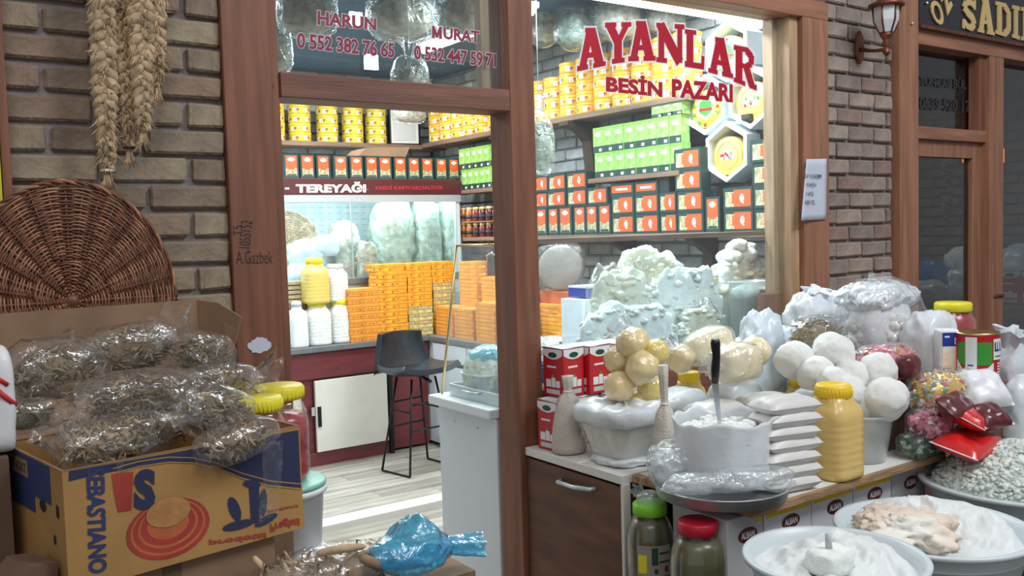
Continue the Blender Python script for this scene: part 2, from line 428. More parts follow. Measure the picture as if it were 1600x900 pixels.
def chips(mb, n, rx, ry, rz, L0=.03, r=.004, seed=1, mats=1, c=(0, 0, 0), shell=.55, curl=1.0):
    R = random.Random(seed)
    for _ in range(n):
        while True:
            d = Vector((R.uniform(-1, 1), R.uniform(-1, 1), R.uniform(-1, 1)))
            if .01 < d.length < 1: break
        rr = d.length; k = shell+(1-shell)*rr; d = d.normalized()*min(k, 1)*R.uniform(.85, 1)
        p = Vector((d.x*rx, d.y*ry, d.z*rz))+Vector(c)
        t = Vector((R.uniform(-1, 1), R.uniform(-1, 1), R.uniform(-.6, .6))).normalized(); nrm = d.cross(t)
        nrm = nrm.normalized() if nrm.length > .01 else Vector((0, 0, 1))
        L_ = L0*R.uniform(.6, 1.4); pts = []
        for i in range(4):
            s = (i/3-.5); pts.append(p+t*s*L_+nrm*(s*s*L_*curl*R.uniform(.6, 1.4)))
        q = r*R.uniform(.6, 1.3)
        mb.tube(pts, [q*.5, q, q*.9, q*.35], 4, R.randrange(mats), caps=False)
    return mb

# ------------------------------------------------------------------ lettering
def glyph_mesh(body, offset=0.0, spacing=1.0):
    cu = bpy.data.curves.new('t', 'FONT'); cu.body = body; cu.offset = offset; cu.space_character = spacing; cu.resolution_u = 3
    o = bpy.data.objects.new('t', cu); COL.objects.link(o)
    me = bpy.data.meshes.new_from_object(o)
    vs = [v.co.copy() for v in me.vertices]; fs = [tuple(p.vertices) for p in me.polygons]
    bpy.data.objects.remove(o); bpy.data.curves.remove(cu); bpy.data.meshes.remove(me)
    return vs, fs
def fit(vs, ref=None):
    ref = ref or vs
    x0 = min(v.x for v in ref); x1 = max(v.x for v in ref); y0 = min(v.y for v in ref); y1 = max(v.y for v in ref)
    return [((v.x-x0)/(x1-x0), (v.y-y0)/(y1-y0)) for v in vs]
def letters(mb, body, quad, m=0, offset=.012, spacing=1.0, refoff=None, flip=False, push=(0, 0, 0), thick=0.0):
    """map a word onto the four corners quad = (bottom-left, bottom-right, top-right, top-left)"""
    vs, fs = glyph_mesh(body, offset, spacing)
    ref = glyph_mesh(body, refoff, spacing)[0] if refoff is not None else None
    uv = fit(vs, ref); a, b, c, d = [Vector(q) for q in quad]; P = Vector(push)
    pts = [(a*(1-u)+b*u)*(1-v)+(d*(1-u)+c*u)*v+P for u, v in uv]
    if thick:
        nr = (b-a).cross(d-a).normalized()*thick
        n = len(pts); edges = {}
        for f in fs:
            for i in range(len(f)): edges[(f[i], f[(i+1) % len(f)])] = 1
        mb.add([p+nr for p in pts]+pts, fs+[(e[1], e[0], e[0]+n, e[1]+n) for e in edges if (e[1], e[0]) not in edges], m)
    else: mb.add(pts, fs, m)
    return mb
SLAB = {  # strokes in a unit cell: (x0,y0,x1,y1,width)
 'A': [(.2,.04,.46,.97,.20),(.80,.04,.50,.97,.27),(.30,.33,.72,.33,.11),(.03,.05,.38,.05,.10),(.58,.05,1.0,.05,.10),(.30,.95,.64,.95,.10)],
 'Y': [(.18,.95,.50,.50,.24),(.84,.95,.50,.50,.16),(.50,.52,.50,.05,.26),(.02,.95,.42,.95,.10),(.64,.95,1.0,.95,.10),(.28,.05,.74,.05,.10)],
 'N': [(.17,.05,.17,.95,.17),(.14,.95,.84,.05,.26),(.84,.05,.84,.95,.15),(0,.05,.36,.05,.10),(0,.95,.30,.95,.10),(.66,.95,1.0,.95,.10)],
 'M': [(.14,0,.14,1,.24),(.16,.92,.50,.10,.22),(.84,.92,.50,.10,.22),(.86,0,.86,1,.24)],
 'L': [(.26,.05,.26,.95,.30),(.02,.95,.56,.95,.10),(.02,.06,.96,.06,.13),(.90,.06,.92,.34,.12)],
 'R': [(.22,.05,.22,.95,.26),(0,.95,.6,.95,.11),(0,.05,.48,.05,.10),(.2,.52,.6,.50,.10),(.56,.93,.78,.80,.18),(.78,.84,.76,.62,.20),(.76,.62,.52,.50,.14),(.54,.50,.78,.08,.24),(.70,.06,1.0,.06,.11)],
 'S': [(.85,.70,.85,1.0,.10),(.80,.82,.55,.92,.17),(.58,.92,.28,.86,.18),(.28,.88,.16,.70,.22),(.18,.70,.40,.55,.22),(.36,.57,.72,.42,.24),(.70,.44,.82,.24,.24),(.82,.26,.62,.10,.22),(.64,.09,.32,.12,.18),(.34,.12,.14,.26,.17),(.13,0,.13,.32,.11)],
 'D': [(.25,.05,.25,.95,.24),(.02,.94,.60,.94,.12),(.02,.06,.60,.06,.12),(.56,.92,.82,.74,.20),(.82,.78,.82,.22,.22),(.82,.26,.56,.08,.20)],
 'I': [(.5,.05,.5,.95,.42),(.05,.94,.95,.94,.12),(.05,.06,.95,.06,.12)],
 'K': [(.25,.05,.25,.95,.24),(.02,.94,.50,.94,.12),(.02,.06,.50,.06,.12),(.30,.45,.80,.92,.16),(.42,.58,.84,.08,.24),(.62,.94,1.0,.94,.11),(.66,.06,1.0,.06,.11)],
}
def slab(mb, ch, quad, m=0, grow=0.0, push=(0, 0, 0), thick=0.0):
    a, b, c, d = [Vector(q) for q in quad]; P = Vector(push); asp = (b-a).length/max(1e-6, (d-a).length)
    nr = (b-a).cross(d-a).normalized()*thick
    for si, (x0, y0, x1, y1, wd) in enumerate(SLAB[ch]):
        P = Vector(push)+(b-a).cross(d-a).normalized()*si*.00006
        X0, X1 = x0*asp, x1*asp; dx, dy = X1-X0, y1-y0; L_ = math.hypot(dx, dy) or 1
        hor = abs(dy) < .02
        hw = (wd/2 if hor else wd/2*asp*1.05)+grow; ex = grow; ux, uy = dx/L_, dy/L_
        cs = [(X0-ux*ex-uy*-hw*-1, 0)]
        q = []
        for (sx, sy) in ((-1, -1), (1, -1), (1, 1), (-1, 1)):
            bx = X0 if sx < 0 else X1; by = y0 if sx < 0 else y1
            px_ = bx+ux*ex*sx-uy*hw*sy; py_ = by+uy*ex*sx+ux*hw*sy
            u, v = px_/asp, py_
            q.append((a*(1-u)+b*u)*(1-v)+(d*(1-u)+c*u)*v+P)
        if thick:
            mb.add([p+nr for p in q]+q, [(0, 1, 2, 3), (0, 4, 5, 1), (1, 5, 6, 2), (2, 6, 7, 3), (3, 7, 4, 0)], m)
        else: mb.add(q, [(0, 1, 2, 3)], m)
    return mb
def fq(l, t0, b0, r, t1, b1, Y):
    """quad on the facade plane from pixels: left x with top/bottom y, right x with top/bottom y"""
    return (at(l, b0, Y=Y), at(r, b1, Y=Y), at(r, t1, Y=Y), at(l, t0, Y=Y))
# ================================================================== THE SETTING
YF, YG = 2.80, 2.845          # front of the wooden facade, its glass
def brick_meshes(prefix, L_, H_, D_, mats, nvar=3, jit=.005):
    out = []
    for mi, mname in enumerate(mats):
        for k in range(nvar):
            bm = bmesh.new(); bmesh.ops.create_cube(bm, size=1)
            for v in bm.verts:
                v.co.x = v.co.x*L_+rnd.uniform(-jit, jit); v.co.z = v.co.z*H_+rnd.uniform(-jit, jit)*.7; v.co.y = v.co.y*D_+rnd.uniform(-jit, jit)*.3
            bmesh.ops.bevel(bm, geom=list(bm.edges), offset=.007, segments=1, affect='EDGES', profile=.5)
            me = bpy.data.meshes.new(prefix); bm.to_mesh(me); bm.free(); me.materials.append(M[mname]); out.append(me)
    return out
def lay_bricks(wall, u0_, u1_, z0, z1, face, axis, meshes, BL, BH, gap=.014, D_=.03, holes=(), limit=300, name='brick'):
    """axis 'x': bricks run along x on the plane y=face (facing -y); 'y': along y on the plane x=face (facing -x)"""
    row = 0; n = 0; z = z0; extra = []
    by_len = {}
    while z < z1:
        u = u0_-(BL+gap)*(.5 if row % 2 else 0)-rnd.uniform(0, .01)
        while u < u1_:
            a = max(u, u0_); b = min(u+BL, u1_)
            if b-a > .03 and not any(h[0] < (a+b)/2 < h[1] and h[2] < z+BH/2 < h[3] for h in holes):
                me = rnd.choice(meshes); o = bpy.data.objects.new(name, me)
                sx = (b-a)/BL; o.scale = (sx, 1, 1)
                out = rnd.uniform(-.004, .006)
                if axis == 'x': o.location = ((a+b)/2, face+D_/2-out, z+BH/2)
                else: o.location = (face+D_/2-out, (a+b)/2, z+BH/2); o.rotation_euler = (0, 0, -PI/2)
                extra.append((o, (a+b)/2, z)); n += 1
            u += BL+gap
        z += BH+gap; row += 1
    if len(extra) > limit: extra.sort(key=lambda e: e[1])        # nearest first
    for i, (o, _, _) in enumerate(extra[:limit]): COL.objects.link(o); o.parent = wall
    rest = extra[limit:]
    if rest:
        mb = MB(); mats = []
        for o, _, _ in rest:
            o_m = Matrix.LocRotScale(o.location, o.rotation_euler, o.scale); me = o.data; mt = me.materials[0]
            if mt not in mats: mats.append(mt)
            mb.add([o_m @ v.co for v in me.vertices], [tuple(p.vertices) for p in me.polygons], mats.index(mt)); bpy.data.objects.remove(o)
        mb.build('far_bricks', mats, wall, stuff=True)

tan = ['brick_tan_%d' % i for i in range(5)]; gre = ['brick_grey_%d' % i for i in range(5)]; pal = ['brick_pale_%d' % i for i in range(4)]
tan_me = brick_meshes('brick', .24, .068, .03, tan)
gre_me = brick_meshes('brick', .20, .070, .03, gre)
pal_me = brick_meshes('brick', .225, .07, .03, pal, 2)

# ground and floors
o = struct(MB().box(-6, 12, -6, 2.80, -.1, -.004).build('floor', 'paving'))
o = struct(MB().box(.9, 4.35, 2.80, 7.2, -.1, -.004).build('floor', 'floor_grout'))
strip0 = at(582, 793, Z=0).y; strip1 = at(582, 806, Z=0).y
pl_me = {}
y = 2.82; row = 0
planks = []
while y < 6.6:
    W_ = .155
    white = y <= strip1+.001 and y+W_ > strip1
    if white: W_ = strip0-strip1; y = strip1
    x = 1.0-(row % 3)*.33
    BLk = .9 if not white else .78
    while x < 4.3:
        a, b = max(x, .92), min(x+BLk, 4.3)
        if b-a > .02:
            mb = MB().box(-(b-a)/2, (b-a)/2, -W_/2+.002, W_/2-.002, -.01, 0)
            mb.build('floor_tile' if white else 'plank', 'white_tile' if white else 'plank_%d' % rnd.randrange(3), o, ((a+b)/2, y+W_/2, rnd.uniform(-.0006, .0006)))
        x += BLk+.003
    y += W_+.002; row += 1

# facade brick walls
wfl = struct(MB().box(-1.2, .905, YF+.012, 3.0, 0, 3.6).build('wall_front_left', 'mortar_out'))
lay_bricks(wfl, .30, .904, 1.12, 2.56, YF-.006, 'x', tan_me, .24, .068)
wfr = struct(MB().box(3.87, 4.447, YF+.012, 3.0, 0, 3.6).build('wall_front_right', 'mortar_right'))
lay_bricks(wfr, 3.872, 4.44, 1.0, 2.86, YF-.006, 'x', gre_me, .20, .070)
# interior walls
wr = struct(MB().box(4.15, 4.45, 3.0, 7.3, 0, 3.0).build('wall_right', 'mortar_in'))
lay_bricks(wr, 3.02, 6.9, .92, 2.93, 4.125, 'y', pal_me, .225, .07, limit=290)
wb = struct(MB().box(.7, 4.15, 7.08, 7.3, 0, 3.0).build('wall_back', 'mortar_in'))
lay_bricks(wb, 1.9, 4.12, 2.03, 2.93, 7.055, 'x', pal_me, .225, .07)
struct(MB().box(.6, .905, 3.0, 7.3, 0, 3.0).build('wall_left', 'plaster'))
struct(MB().box(.6, 4.45, 2.92, 7.3, 2.95, 3.1).build('ceiling', 'ceiling_blue_reflection'))

# wooden facade members
def trim(n, x0, x1, y0, y1, z0, z1, m='post_wood', bevel=.004):
    c = ((x0+x1)/2, (y0+y1)/2, (z0+z1)/2)
    o = MB().box(x0-c[0], x1-c[0], y0-c[1], y1-c[1], z0-c[2], z1-c[2]).build('trim_%d' % n, m, None, c, bevel=bevel)
    return struct(o)
mat('post_wood_flat', (.20, .085, .055), .55, var=.22, scale=3, stretch=(.7, 9, 9), bump=.15, bscale=20)
mat('post_wood_light', (.32, .145, .085), .55, var=.2, scale=3, stretch=(9, 9, .7), bump=.12, bscale=20)
mat('post_wood_light_flat', (.32, .145, .085), .55, var=.2, scale=3, stretch=(.7, 9, 9), bump=.12, bscale=20)
trim(1, .905, 1.055, 2.775, 2.93, 0, 2.72)
trim(2, 1.055, 1.09, 2.80, 2.93, 0, 2.62)
trim(3, 1.977, 2.09, 2.79, 2.93, 0, 2.62)
trim(4, 1.09, 1.977, 2.79, 2.93, 2.044, 2.124, 'post_wood_flat')
trim(5, .905, 3.87, 2.77, 2.93, 2.575, 2.66, 'post_wood_light_flat')
trim(6, .905, 3.87, 2.785, 2.93, 2.66, 3.5, 'post_wood_flat')
trim(7, 3.675, 3.87, 2.77, 2.93, 0, 2.575, 'post_wood_light')
trim(8, 3.612, 3.675, 2.80, 2.95, 0, 2.575, 'pale_wood')
trim(9, 4.447, 4.622, 2.75, 2.93, 0, 3.3, 'post_wood_light')
trim(10, 4.622, 7.6, 2.77, 2.93, 2.538, 2.622, 'post_wood_light_flat')
trim(11, 5.40, 5.56, 2.77, 2.93, 0, 2.538, 'post_wood_light')
trim(12, 4.622, 5.40, 2.79, 2.93, 2.037, 2.105, 'post_wood_light_flat')
trim(13, 5.56, 7.6, 2.80, 2.92, .55, .78, 'post_wood_light_flat')
trim(14, 5.56, 7.6, 2.79, 2.92, 2.86, 3.2, 'post_wood_light_flat')
trim(15, 2.09, 3.612, 2.80, 2.93, .0, .98, 'post_wood_flat')
trim(16, 3.515, 3.612, 2.86, 2.93, .98, at(1225, 457, Y=2.86).z, 'post_wood_light')
trim(17, .295, .318, 2.74, 2.785, .5, 3.0, 'post_wood')
trim(18, 3.575, 3.612, 2.87, 2.93, .98, 2.575, 'pale_wood')
# neighbour shop shell
struct(MB().box(4.45, 8.2, 5.6, 5.8, 0, 3.2).build('wall_neighbour_back', 'dark_wood'))
wn = struct(MB().box(7.6, 7.8, 2.9, 5.6, 0, 3.2).build('wall_neighbour_side', 'mortar_in'))
lay_bricks(wn, 2.95, 5.5, 1.2, 3.0, 7.57, 'y', brick_meshes('brick', .225, .07, .03, ['brick_grey_1', 'brick_grey_3'], 2), .225, .07)
struct(MB().box(4.45, 8.0, 2.92, 5.8, 3.1, 3.2).build('ceiling', 'dark_wood'))
struct(MB().box(4.35, 8.0, 2.93, 5.8, -.1, .0).build('floor', 'paving'))
struct(MB().box(4.447, 8.2, 2.78, 2.93, 3.12, 3.6).build('wall_neighbour_top', 'mortar_out'))
# windows: glazing with their lettering
def pane(win, x0, x1, z0, z1, m=glass, y=YG):
    return MB().box(x0, x1, y, y+.006, z0, z1).build('glass', m, win)
def window(n, y=YG):
    o = bpy.data.objects.new('window_%d' % n, None); COL.objects.link(o); return struct(o)
w1 = window(1); pane(w1, 1.09, 1.977, 2.124, 2.575)
MB().box(1.90, 1.94, 2.86, 2.90, 2.124, 2.575).build('window_frame', 'pale_wood', w1, bevel=.003)
w2 = window(2); pane(w2, 2.09, 3.612, .98, 2.575)
yl = YG-.001
def two_tone(win, body, q, red, grow_w, off, spacing=1.0):
    a = MB(); letters(a, body, q, 0, offset=off, spacing=spacing); a.build('lettering', red, win)
    b = MB(); letters(b, body, q, 0, offset=off+grow_w, refoff=off, spacing=spacing, push=(0, .0006, 0)); b.build('lettering_outline', 'white_letter', win)
two_tone(w1, 'HARUN', fq(496, 16, 39, 588, 28.5, 48, yl), 'maroon_letter', .025, .034)
two_tone(w1, '0 552 382 76 65', fq(464, 50, 75, 616.5, 67, 91, yl), 'maroon_letter', .025, .030, .95)
qm = fq(675, 40, 59, 690.5, 41.8, 60.8, yl)
mb = MB(); slab(mb, 'M', qm, 0); mb.build('lettering', 'maroon_letter', w1)
mb = MB(); slab(mb, 'M', qm, 0, grow=.07, push=(0, .0008, 0)); mb.build('lettering_outline', 'white_letter', w1)
two_tone(w1, 'URAT', fq(693, 42, 61, 749.5, 48.5, 67.5, yl), 'maroon_letter', .025, .034)
two_tone(w1, '0 532 447 59 71', fq(647, 70.5, 93, 775, 83.5, 106, yl), 'maroon_letter', .025, .030, .95)
LT = [('A', 901, 44, 111, 946, 44, 102), ('Y', 945, 36, 101, 986, 35, 95), ('A', 981, 33, 95, 1024, 34, 94), ('N', 1026, 36, 96, 1069, 39, 101),
      ('L', 1070, 46, 103, 1101, 50, 108), ('A', 1106, 57, 112, 1145, 62, 122), ('R', 1147, 71, 127, 1182, 78, 141)]
ma = MB(); mw = MB()
for ch, l, t0, b0, r, t1, b1 in LT:
    q = fq(l, t0, b0, r, t1, b1, yl); slab(ma, ch, q, 0, grow=.012); slab(mw, ch, q, 0, grow=.055, push=(0, .0008, 0))
ma.build('lettering', 'red_letter', w2); mw.build('lettering_outline', 'white_letter', w2)
two_tone(w2, 'BESİN', fq(947, 112, 143, 1035, 121, 152, yl), 'red_letter', .03, .045)
two_tone(w2, 'PAZARI', fq(1050, 123, 151.5, 1145, 131.5, 160, yl), 'red_letter', .03, .045)

# neighbour shop windows, door and sign
w3 = window(3); pane(w3, 4.622, 5.40, 2.105, 2.538, glass_dark, 2.87)
MB().box(5.33, 5.40, 2.80, 2.86, 2.105, 2.538).build('window_frame', 'post_wood', w3)
a = MB(); letters(a, 'TUNCAY BÜL', fq(1438, 117, 134, 1510, 121, 140, 2.865), 0, offset=.03); letters(a, '0539 520 17', fq(1437, 151, 171, 1516, 157, 176, 2.865), 0, offset=.03)
a.build('lettering', 'dim_ink', w3)
w4 = window(4); pane(w4, 5.56, 7.6, .78, 2.538, glass_dark, 2.86)
pane(w4, 5.56, 7.6, 2.622, 2.86, glass_dark, 2.86)
d1 = bpy.data.objects.new('door_1', None); COL.objects.link(d1); struct(d1)
mb = MB(); gx0, gx1, gz1 = 4.662, 5.30, 1.945
mb.box(4.622, gx0, 2.82, 2.87, 0, 2.037).box(gx1, 5.40, 2.82, 2.87, 0, 2.037).box(gx0, gx1, 2.82, 2.87, gz1, 2.037).box(gx0, gx1, 2.82, 2.87, 0, .75)
mb.build('door_frame', 'post_wood_light', d1, bevel=.003)
pane(d1, gx0, gx1, .75, gz1, glass_dark, 2.845)
h = at(1545, 463, Y=2.80)
hp = MB().box(h.x-.02, h.x+.02, 2.815, 2.822, h.z-.09, h.z+.09).build('handle_plate', 'copper', d1)
MB().tube([(h.x, 2.815, h.z), (h.x, 2.77, h.z), (h.x+.10, 2.765, h.z)], .010, 8).build('door_handle', 'copper', d1)
# sign over the neighbour shop
sg = thing('shop_sign', 'black shop sign board with raised gold letters above the neighbouring shop on the right', 'sign', (6.1, 2.75, 2.80), group=None)
so = Vector((6.1, 2.75, 2.80))
def L(v): return Vector(v)-so
MB().box(4.628-so.x, 7.5-so.x, 0, .03, 2.626-so.z, 3.05-so.z).build('board', 'black_sign', sg, bevel=.002)
MB().box(4.628-so.x, 7.5-so.x, -.012, .03, 2.616-so.z, 2.632-so.z).build('edge_strip', 'copper', sg)
ys = 2.748
for ch, l, t0, b0, r, t1, b1 in [('S', 1501, -2, 44, 1525, 1, 52), ('A', 1526, -3, 50, 1552, 2, 56), ('D', 1554, 2, 53, 1579, 8, 61), ('I', 1580, 8, 59, 1592, 11, 63), ('K', 1594, 11, 63, 1625, 18, 71)]:
    a = MB(); q = [L(p) for p in fq(l, t0, b0, r, t1, b1, ys)]; slab(a, ch, q, 0, grow=0, thick=.008); a.build('gold_letter', 'gold_letter', sg)
a = MB()
q = [L(at(px_, py_, Y=ys)) for px_, py_ in ((1459, 38), (1476, 40), (1466, 0), (1450, 3))]
letters(a, 'O', q, 0, offset=.02, thick=.008); a.build('gold_letter', 'gold_letter', sg)
a = MB(); q = [L(at(px_, py_, Y=ys)) for px_, py_ in ((1479, 24), (1487, 8), (1476, -18), (1466, -2))]
letters(a, 'z', q, 0, offset=.02, thick=.008); a.build('gold_letter', 'gold_letter', sg)
for px_, py_ in ((1447, 5), (1424, 37)):
    p = L(at(px_, py_, Y=ys)); a = MB(); a.lathe([(.008, 0), (.008, -.008), (.004, -.012), (0.0001, -.013)], 10, axis='y', c=tuple(p)); a.build('screw', 'steel', sg)

# paper price note on the right post
p = at(1270, 296, Y=2.765)
nt_ = thing('price_note', 'white paper price note taped on the wooden post right of the shop window', 'note', tuple(p))
def LP(v): return Vector(v)-p
q = [at(1246, 345, Y=2.763), at(1291, 343, Y=2.763), at(1292, 248, Y=2.763), at(1256, 249, Y=2.763)]
mb = MB(); nx_, nz_ = 8, 10; vs = []; fs = []
for j in range(nz_+1):
    for i in range(nx_+1):
        u, v = i/nx_, j/nz_; P_ = (q[0]*(1-u)+q[1]*u)*(1-v)+(q[3]*(1-u)+q[2]*u)*v
        P_ = P_+Vector((0, -.022*(1-u)**2*(1-.3*v)+.0, 0)); vs.append(LP(P_))
for j in range(nz_):
    for i in range(nx_): fs.append((j*9+i, j*9+i+1, (j+1)*9+i+1, (j+1)*9+i))
mb.add(vs, fs, 0, True); sheet = mb.build('sheet', 'paper', nt_, solid=.0006)
for body, l, r, t, b in (('EV YAPIMI', 1257, 1284, 272.5, 278.5), ('TURŞU', 1260, 1276, 286, 293), ('1 KG', 1260, 1271, 300, 306), ('100 TL', 1258.5, 1274, 313, 320)):
    a = MB(); letters(a, body, [LP(v) for v in (at(l, b, Y=2.742), at(r, b-.5, Y=2.752), at(r, t-.5, Y=2.752), at(l, t, Y=2.742))], 0, offset=.005); a.build('print', 'dim_ink', nt_)

# pen marks and a torn sticker on the left post
for body, px_, py_, wd, hh, ang in (('1055152', 384, 366, .085, .035, 1.45), ('T5', 372, 360, .03, .03, 1.6), ('A.Gazbek', 398, 402, .115, .04, -.03), ('21', 423, 134, .02, .018, 0), ):
    c = at(px_, py_, Y=2.774 if px_ < 415 else 2.799); a = MB(); ux = Vector((math.cos(ang), 0, math.sin(ang))); uz = Vector((-math.sin(ang), 0, math.cos(ang)))
    letters(a, body, [c-ux*wd/2-uz*hh/2, c+ux*wd/2-uz*hh/2, c+ux*wd/2+uz*hh/2, c-ux*wd/2+uz*hh/2], 0, offset=-.01); a.build('pen_mark', 'black_ink', bpy.data.objects['trim_1'])
for oo in [x for x in bpy.data.objects if x.name.startswith('pen_mark')]:
    oo.location = -Vector(bpy.data.objects['trim_1'].location)
c = at(405, 538, Y=2.7735); a = MB(); pts = []
for k in range(26):
    an = 2*PI*k/26; rr = rnd.uniform(.45, 1.0) if 0 < an < 3.6 else rnd.uniform(.8, 1); pts.append((c.x+.042*rr*math.cos(an), c.z+.03*rr*math.sin(an)))
a.prism(pts, .0008, 0, 'xz', c.y-.001)
o = a.build('torn_sticker', 'paper'); tag(o, 'torn remains of a white sticker on the left wooden post', 'sticker')

# lamps hanging in the passage behind the viewer: they light the stalls a little and mirror in the shop glass
for k_, (px_, py_, d_, r_, lb) in enumerate(((580, 97, 3.2, .055, 'square white floodlight hanging in the passage, mirrored below the first phone number'), (556, 30, 4.2, .06, 'square white floodlight farther back in the passage, mirrored in the first name'), (783, 62, 3.0, .06, 'square white floodlight in the passage, mirrored right of the second name'))):
    q_ = at(px_, py_, Y=YG+d_); y_ = YG-d_
    t = thing('flood_lamp', lb, 'lamp', (q_.x, y_, q_.z)); MB().box(-r_, r_, 0, .012, -r_, r_).build('glowing_panel', 'lamp_white', t, bevel=.004); MB().box(-r_-.012, r_+.012, -.05, -.001, -r_-.012, r_+.012).build('housing', 'black_metal', t, bevel=.006)
    MB().tube([(0, -.03, r_), (0, -.03, 2.4)], .004, 6).build('cable', 'black_metal', t)
ON = ['first', 'second', 'third', 'fourth', 'fifth', 'sixth', 'seventh', 'eighth', 'ninth', 'tenth', 'eleventh', 'twelfth', 'thirteenth', 'fourteenth', 'fifteenth', 'sixteenth', 'seventeenth']
LAY = ['bottom', 'second lowest', 'third', 'fourth', 'fifth', 'sixth', 'seventh', 'eighth', 'ninth', 'topmost']
# ================================================================== INSIDE THE SHOP
SHX = 3.88                     # front of the shelves on the right wall
def shelf_piece(name, x0, x1, y0, y1, z0, z1, m, label, cat='shelf'):
    c = ((x0+x1)/2, (y0+y1)/2, z0)
    o = MB().box(x0-c[0], x1-c[0], y0-c[1], y1-c[1], 0, z1-z0).build(name, m, None, c, bevel=.003); return tag(o, label, cat)
shelf_piece('wall_shelf', 1.2, 4.13, 6.795, 7.045, 2.315, 2.35, 'shelf_wood', 'long brown wooden shelf high on the back wall under the lemon yellow tins')
shelf_piece('wall_shelf', SHX, 4.115, 3.74, 6.79, 2.325, 2.36, 'shelf_wood_side', 'long brown wooden shelf high on the right wall under the orange yellow tins')
shelf_piece('wall_shelf', SHX, 4.115, 5.20, 6.19, 1.905, 1.935, 'shelf_wood_side', 'short brown shelf under the lime green boxes seen through the doorway')
shelf_piece('wall_shelf', SHX, 4.115, 3.80, 4.62, 1.895, 1.925, 'shelf_wood_side', 'short brown shelf under the green boxes seen through the lettered window')
shelf_piece('wall_shelf', SHX-.02, 4.115, 2.96, 6.16, 1.53, 1.56, 'shelf_wood_side', 'long shelf on the right wall under the red jam jars and orange tea boxes')
# curved dark brackets
def bracket(y, z, label, s=.30, w_=.05):
    pts = [(0, 0), (-s*.80, 0), (-s*.80, -.03), (-s*.45, -.06), (-s*.22, -s*.38), (-s*.16, -s*.9), (-s*.14, -s*1.15), (0, -s*1.15)]
    o = MB().prism(pts, w_, 0, 'xz', -w_/2).build('shelf_bracket', 'dark_wood', None, (4.115, y, z), bevel=.004); return tag(o, label, 'bracket')
bracket(4.82, 2.325, 'large dark curved bracket under the tin shelf left of the green boxes', .34, .10)
bracket(3.35, 2.20, 'dark curved bracket beside the white hexagon shelves', .22, .06)
bracket(5.75, 2.325, 'dark bracket under the tin shelf above the lime boxes in the doorway', .28, .08)
bracket(5.80, 1.905, 'dark bracket under the lime box shelf above the jam jars', .22, .06)
for y_ in (5.30, 4.45, 3.75, 3.15): bracket(y_, 1.53, 'dark bracket under the tea box shelf behind the cheese, %s' % {5.30: 'farthest back', 4.45: 'near the wrapped cheese wheel', 3.75: 'behind the yellow curd', 3.15: 'nearest the window edge'}[y_], .26, .07)

# ---- round tins
def tin_proto(mat_, label, group, r=.086, h=.072):
    t = thing('round_tin', label, 'tin', (0, 0, 0), 0, group)
    mb = MB(); mb.lathe([(r*.97, 0), (r, .003), (r, h*.70), (r*.99, h*.72)], 28, 0)
    mb.build('body', mat_, t)
    mb = MB(); mb.lathe([(r*1.015, h*.72), (r*1.02, h*.74), (r*1.02, h*.97), (r*1.0, h-.001), (r*.2, h)], 28, 0); mb.build('lid', mat_, t)
    mb = MB()
    for a0 in (-2.6, -1.5, 2.9):
        vs = []; fs = []
        for k in range(5):
            a = a0+k*.09; vs += [((r+.0012)*math.cos(a), (r+.0012)*math.sin(a), h*.14), ((r+.0012)*math.cos(a), (r+.0012)*math.sin(a), h*.58)]
        for k in range(4): fs.append((2*k, 2*k+2, 2*k+3, 2*k+1))
        mb.add(vs, fs, 0)
        for dz_, da in ((.3, .12), (.42, .24)):
            a = a0+da+.2; c_ = Vector(((r+.0008)*math.cos(a), (r+.0008)*math.sin(a), h*dz_)); ta = Vector((-math.sin(a), math.cos(a), 0))
            mb.quad(c_-ta*.012-Vector((0, 0, .007)), c_+ta*.012-Vector((0, 0, .007)), c_+ta*.012+Vector((0, 0, .007)), c_-ta*.012+Vector((0, 0, .007)), 1)
    mb.build('printed_label', ['tin_white', 'tin_brown'], t, stuff=True)
    return t
g1 = 'lemon yellow tins on the back wall shelf'; g2 = 'orange yellow tins on the right wall shelf'
lemon = tin_proto('tin_lemon', 'lemon yellow round tin stacked on the shelf of the back wall', g1)
gold = tin_proto('tin_yellow', 'orange yellow round tin stacked on the high shelf of the right wall', g2)
H = .0725; first = True
for ci, cx_ in enumerate((427, 468, 511, 550.5, 587)):
    X_ = at(cx_, 195, Y=6.90).x
    for k in range(4):
        loc = (X_+rnd.uniform(-.002, .002), 6.90, 2.351+k*H); rz = rnd.uniform(-.3, .3)
        lb = 'lemon yellow tin, %s layer of the %s stack from left, back wall shelf' % (LAY[k], ON[ci])
        if first: lemon.location = loc; lemon.rotation_euler = (0, 0, rz); lemon['label'] = lb; first = False
        else: dup(lemon, loc, rz, lb)
first = True; n = 0; y_ = 6.66
while y_ > 3.80:
    for k in range(4 if y_ > 5.0 else 5):
        loc = (3.975, y_, 2.361+k*H); rz = rnd.uniform(-1.5, 1.0)
        lb = 'orange yellow tin, %s layer of the %s stack from the back corner, right shelf' % (LAY[k], ON[n])
        if first: gold.location = loc; gold['label'] = lb; first = False
        else: dup(gold, loc, rz, lb)
    y_ -= .1785; n += 1
# ---- picture frame standing on the back shelf corner
c = at(632, 196, Y=6.86)
t = thing('picture_frame', 'dark framed grey picture standing between the yellow tins', 'picture', (c.x, 6.87, 2.351), -.12)
MB().box(-.13, .13, -.01, .012, 0, .30).build('backing', 'white_edge', t)
mb = MB(); mb.box(-.14, -.125, -.02, .015, 0, .31).box(.125, .14, -.02, .015, 0, .31).box(-.125, .125, -.02, .015, 0, .015).box(-.125, .125, -.02, .015, .295, .31); mb.build('frame', 'black_metal', t)
MB().box(-.10, .10, -.013, -.0105, .04, .26).build('picture', 'aluminium', t)

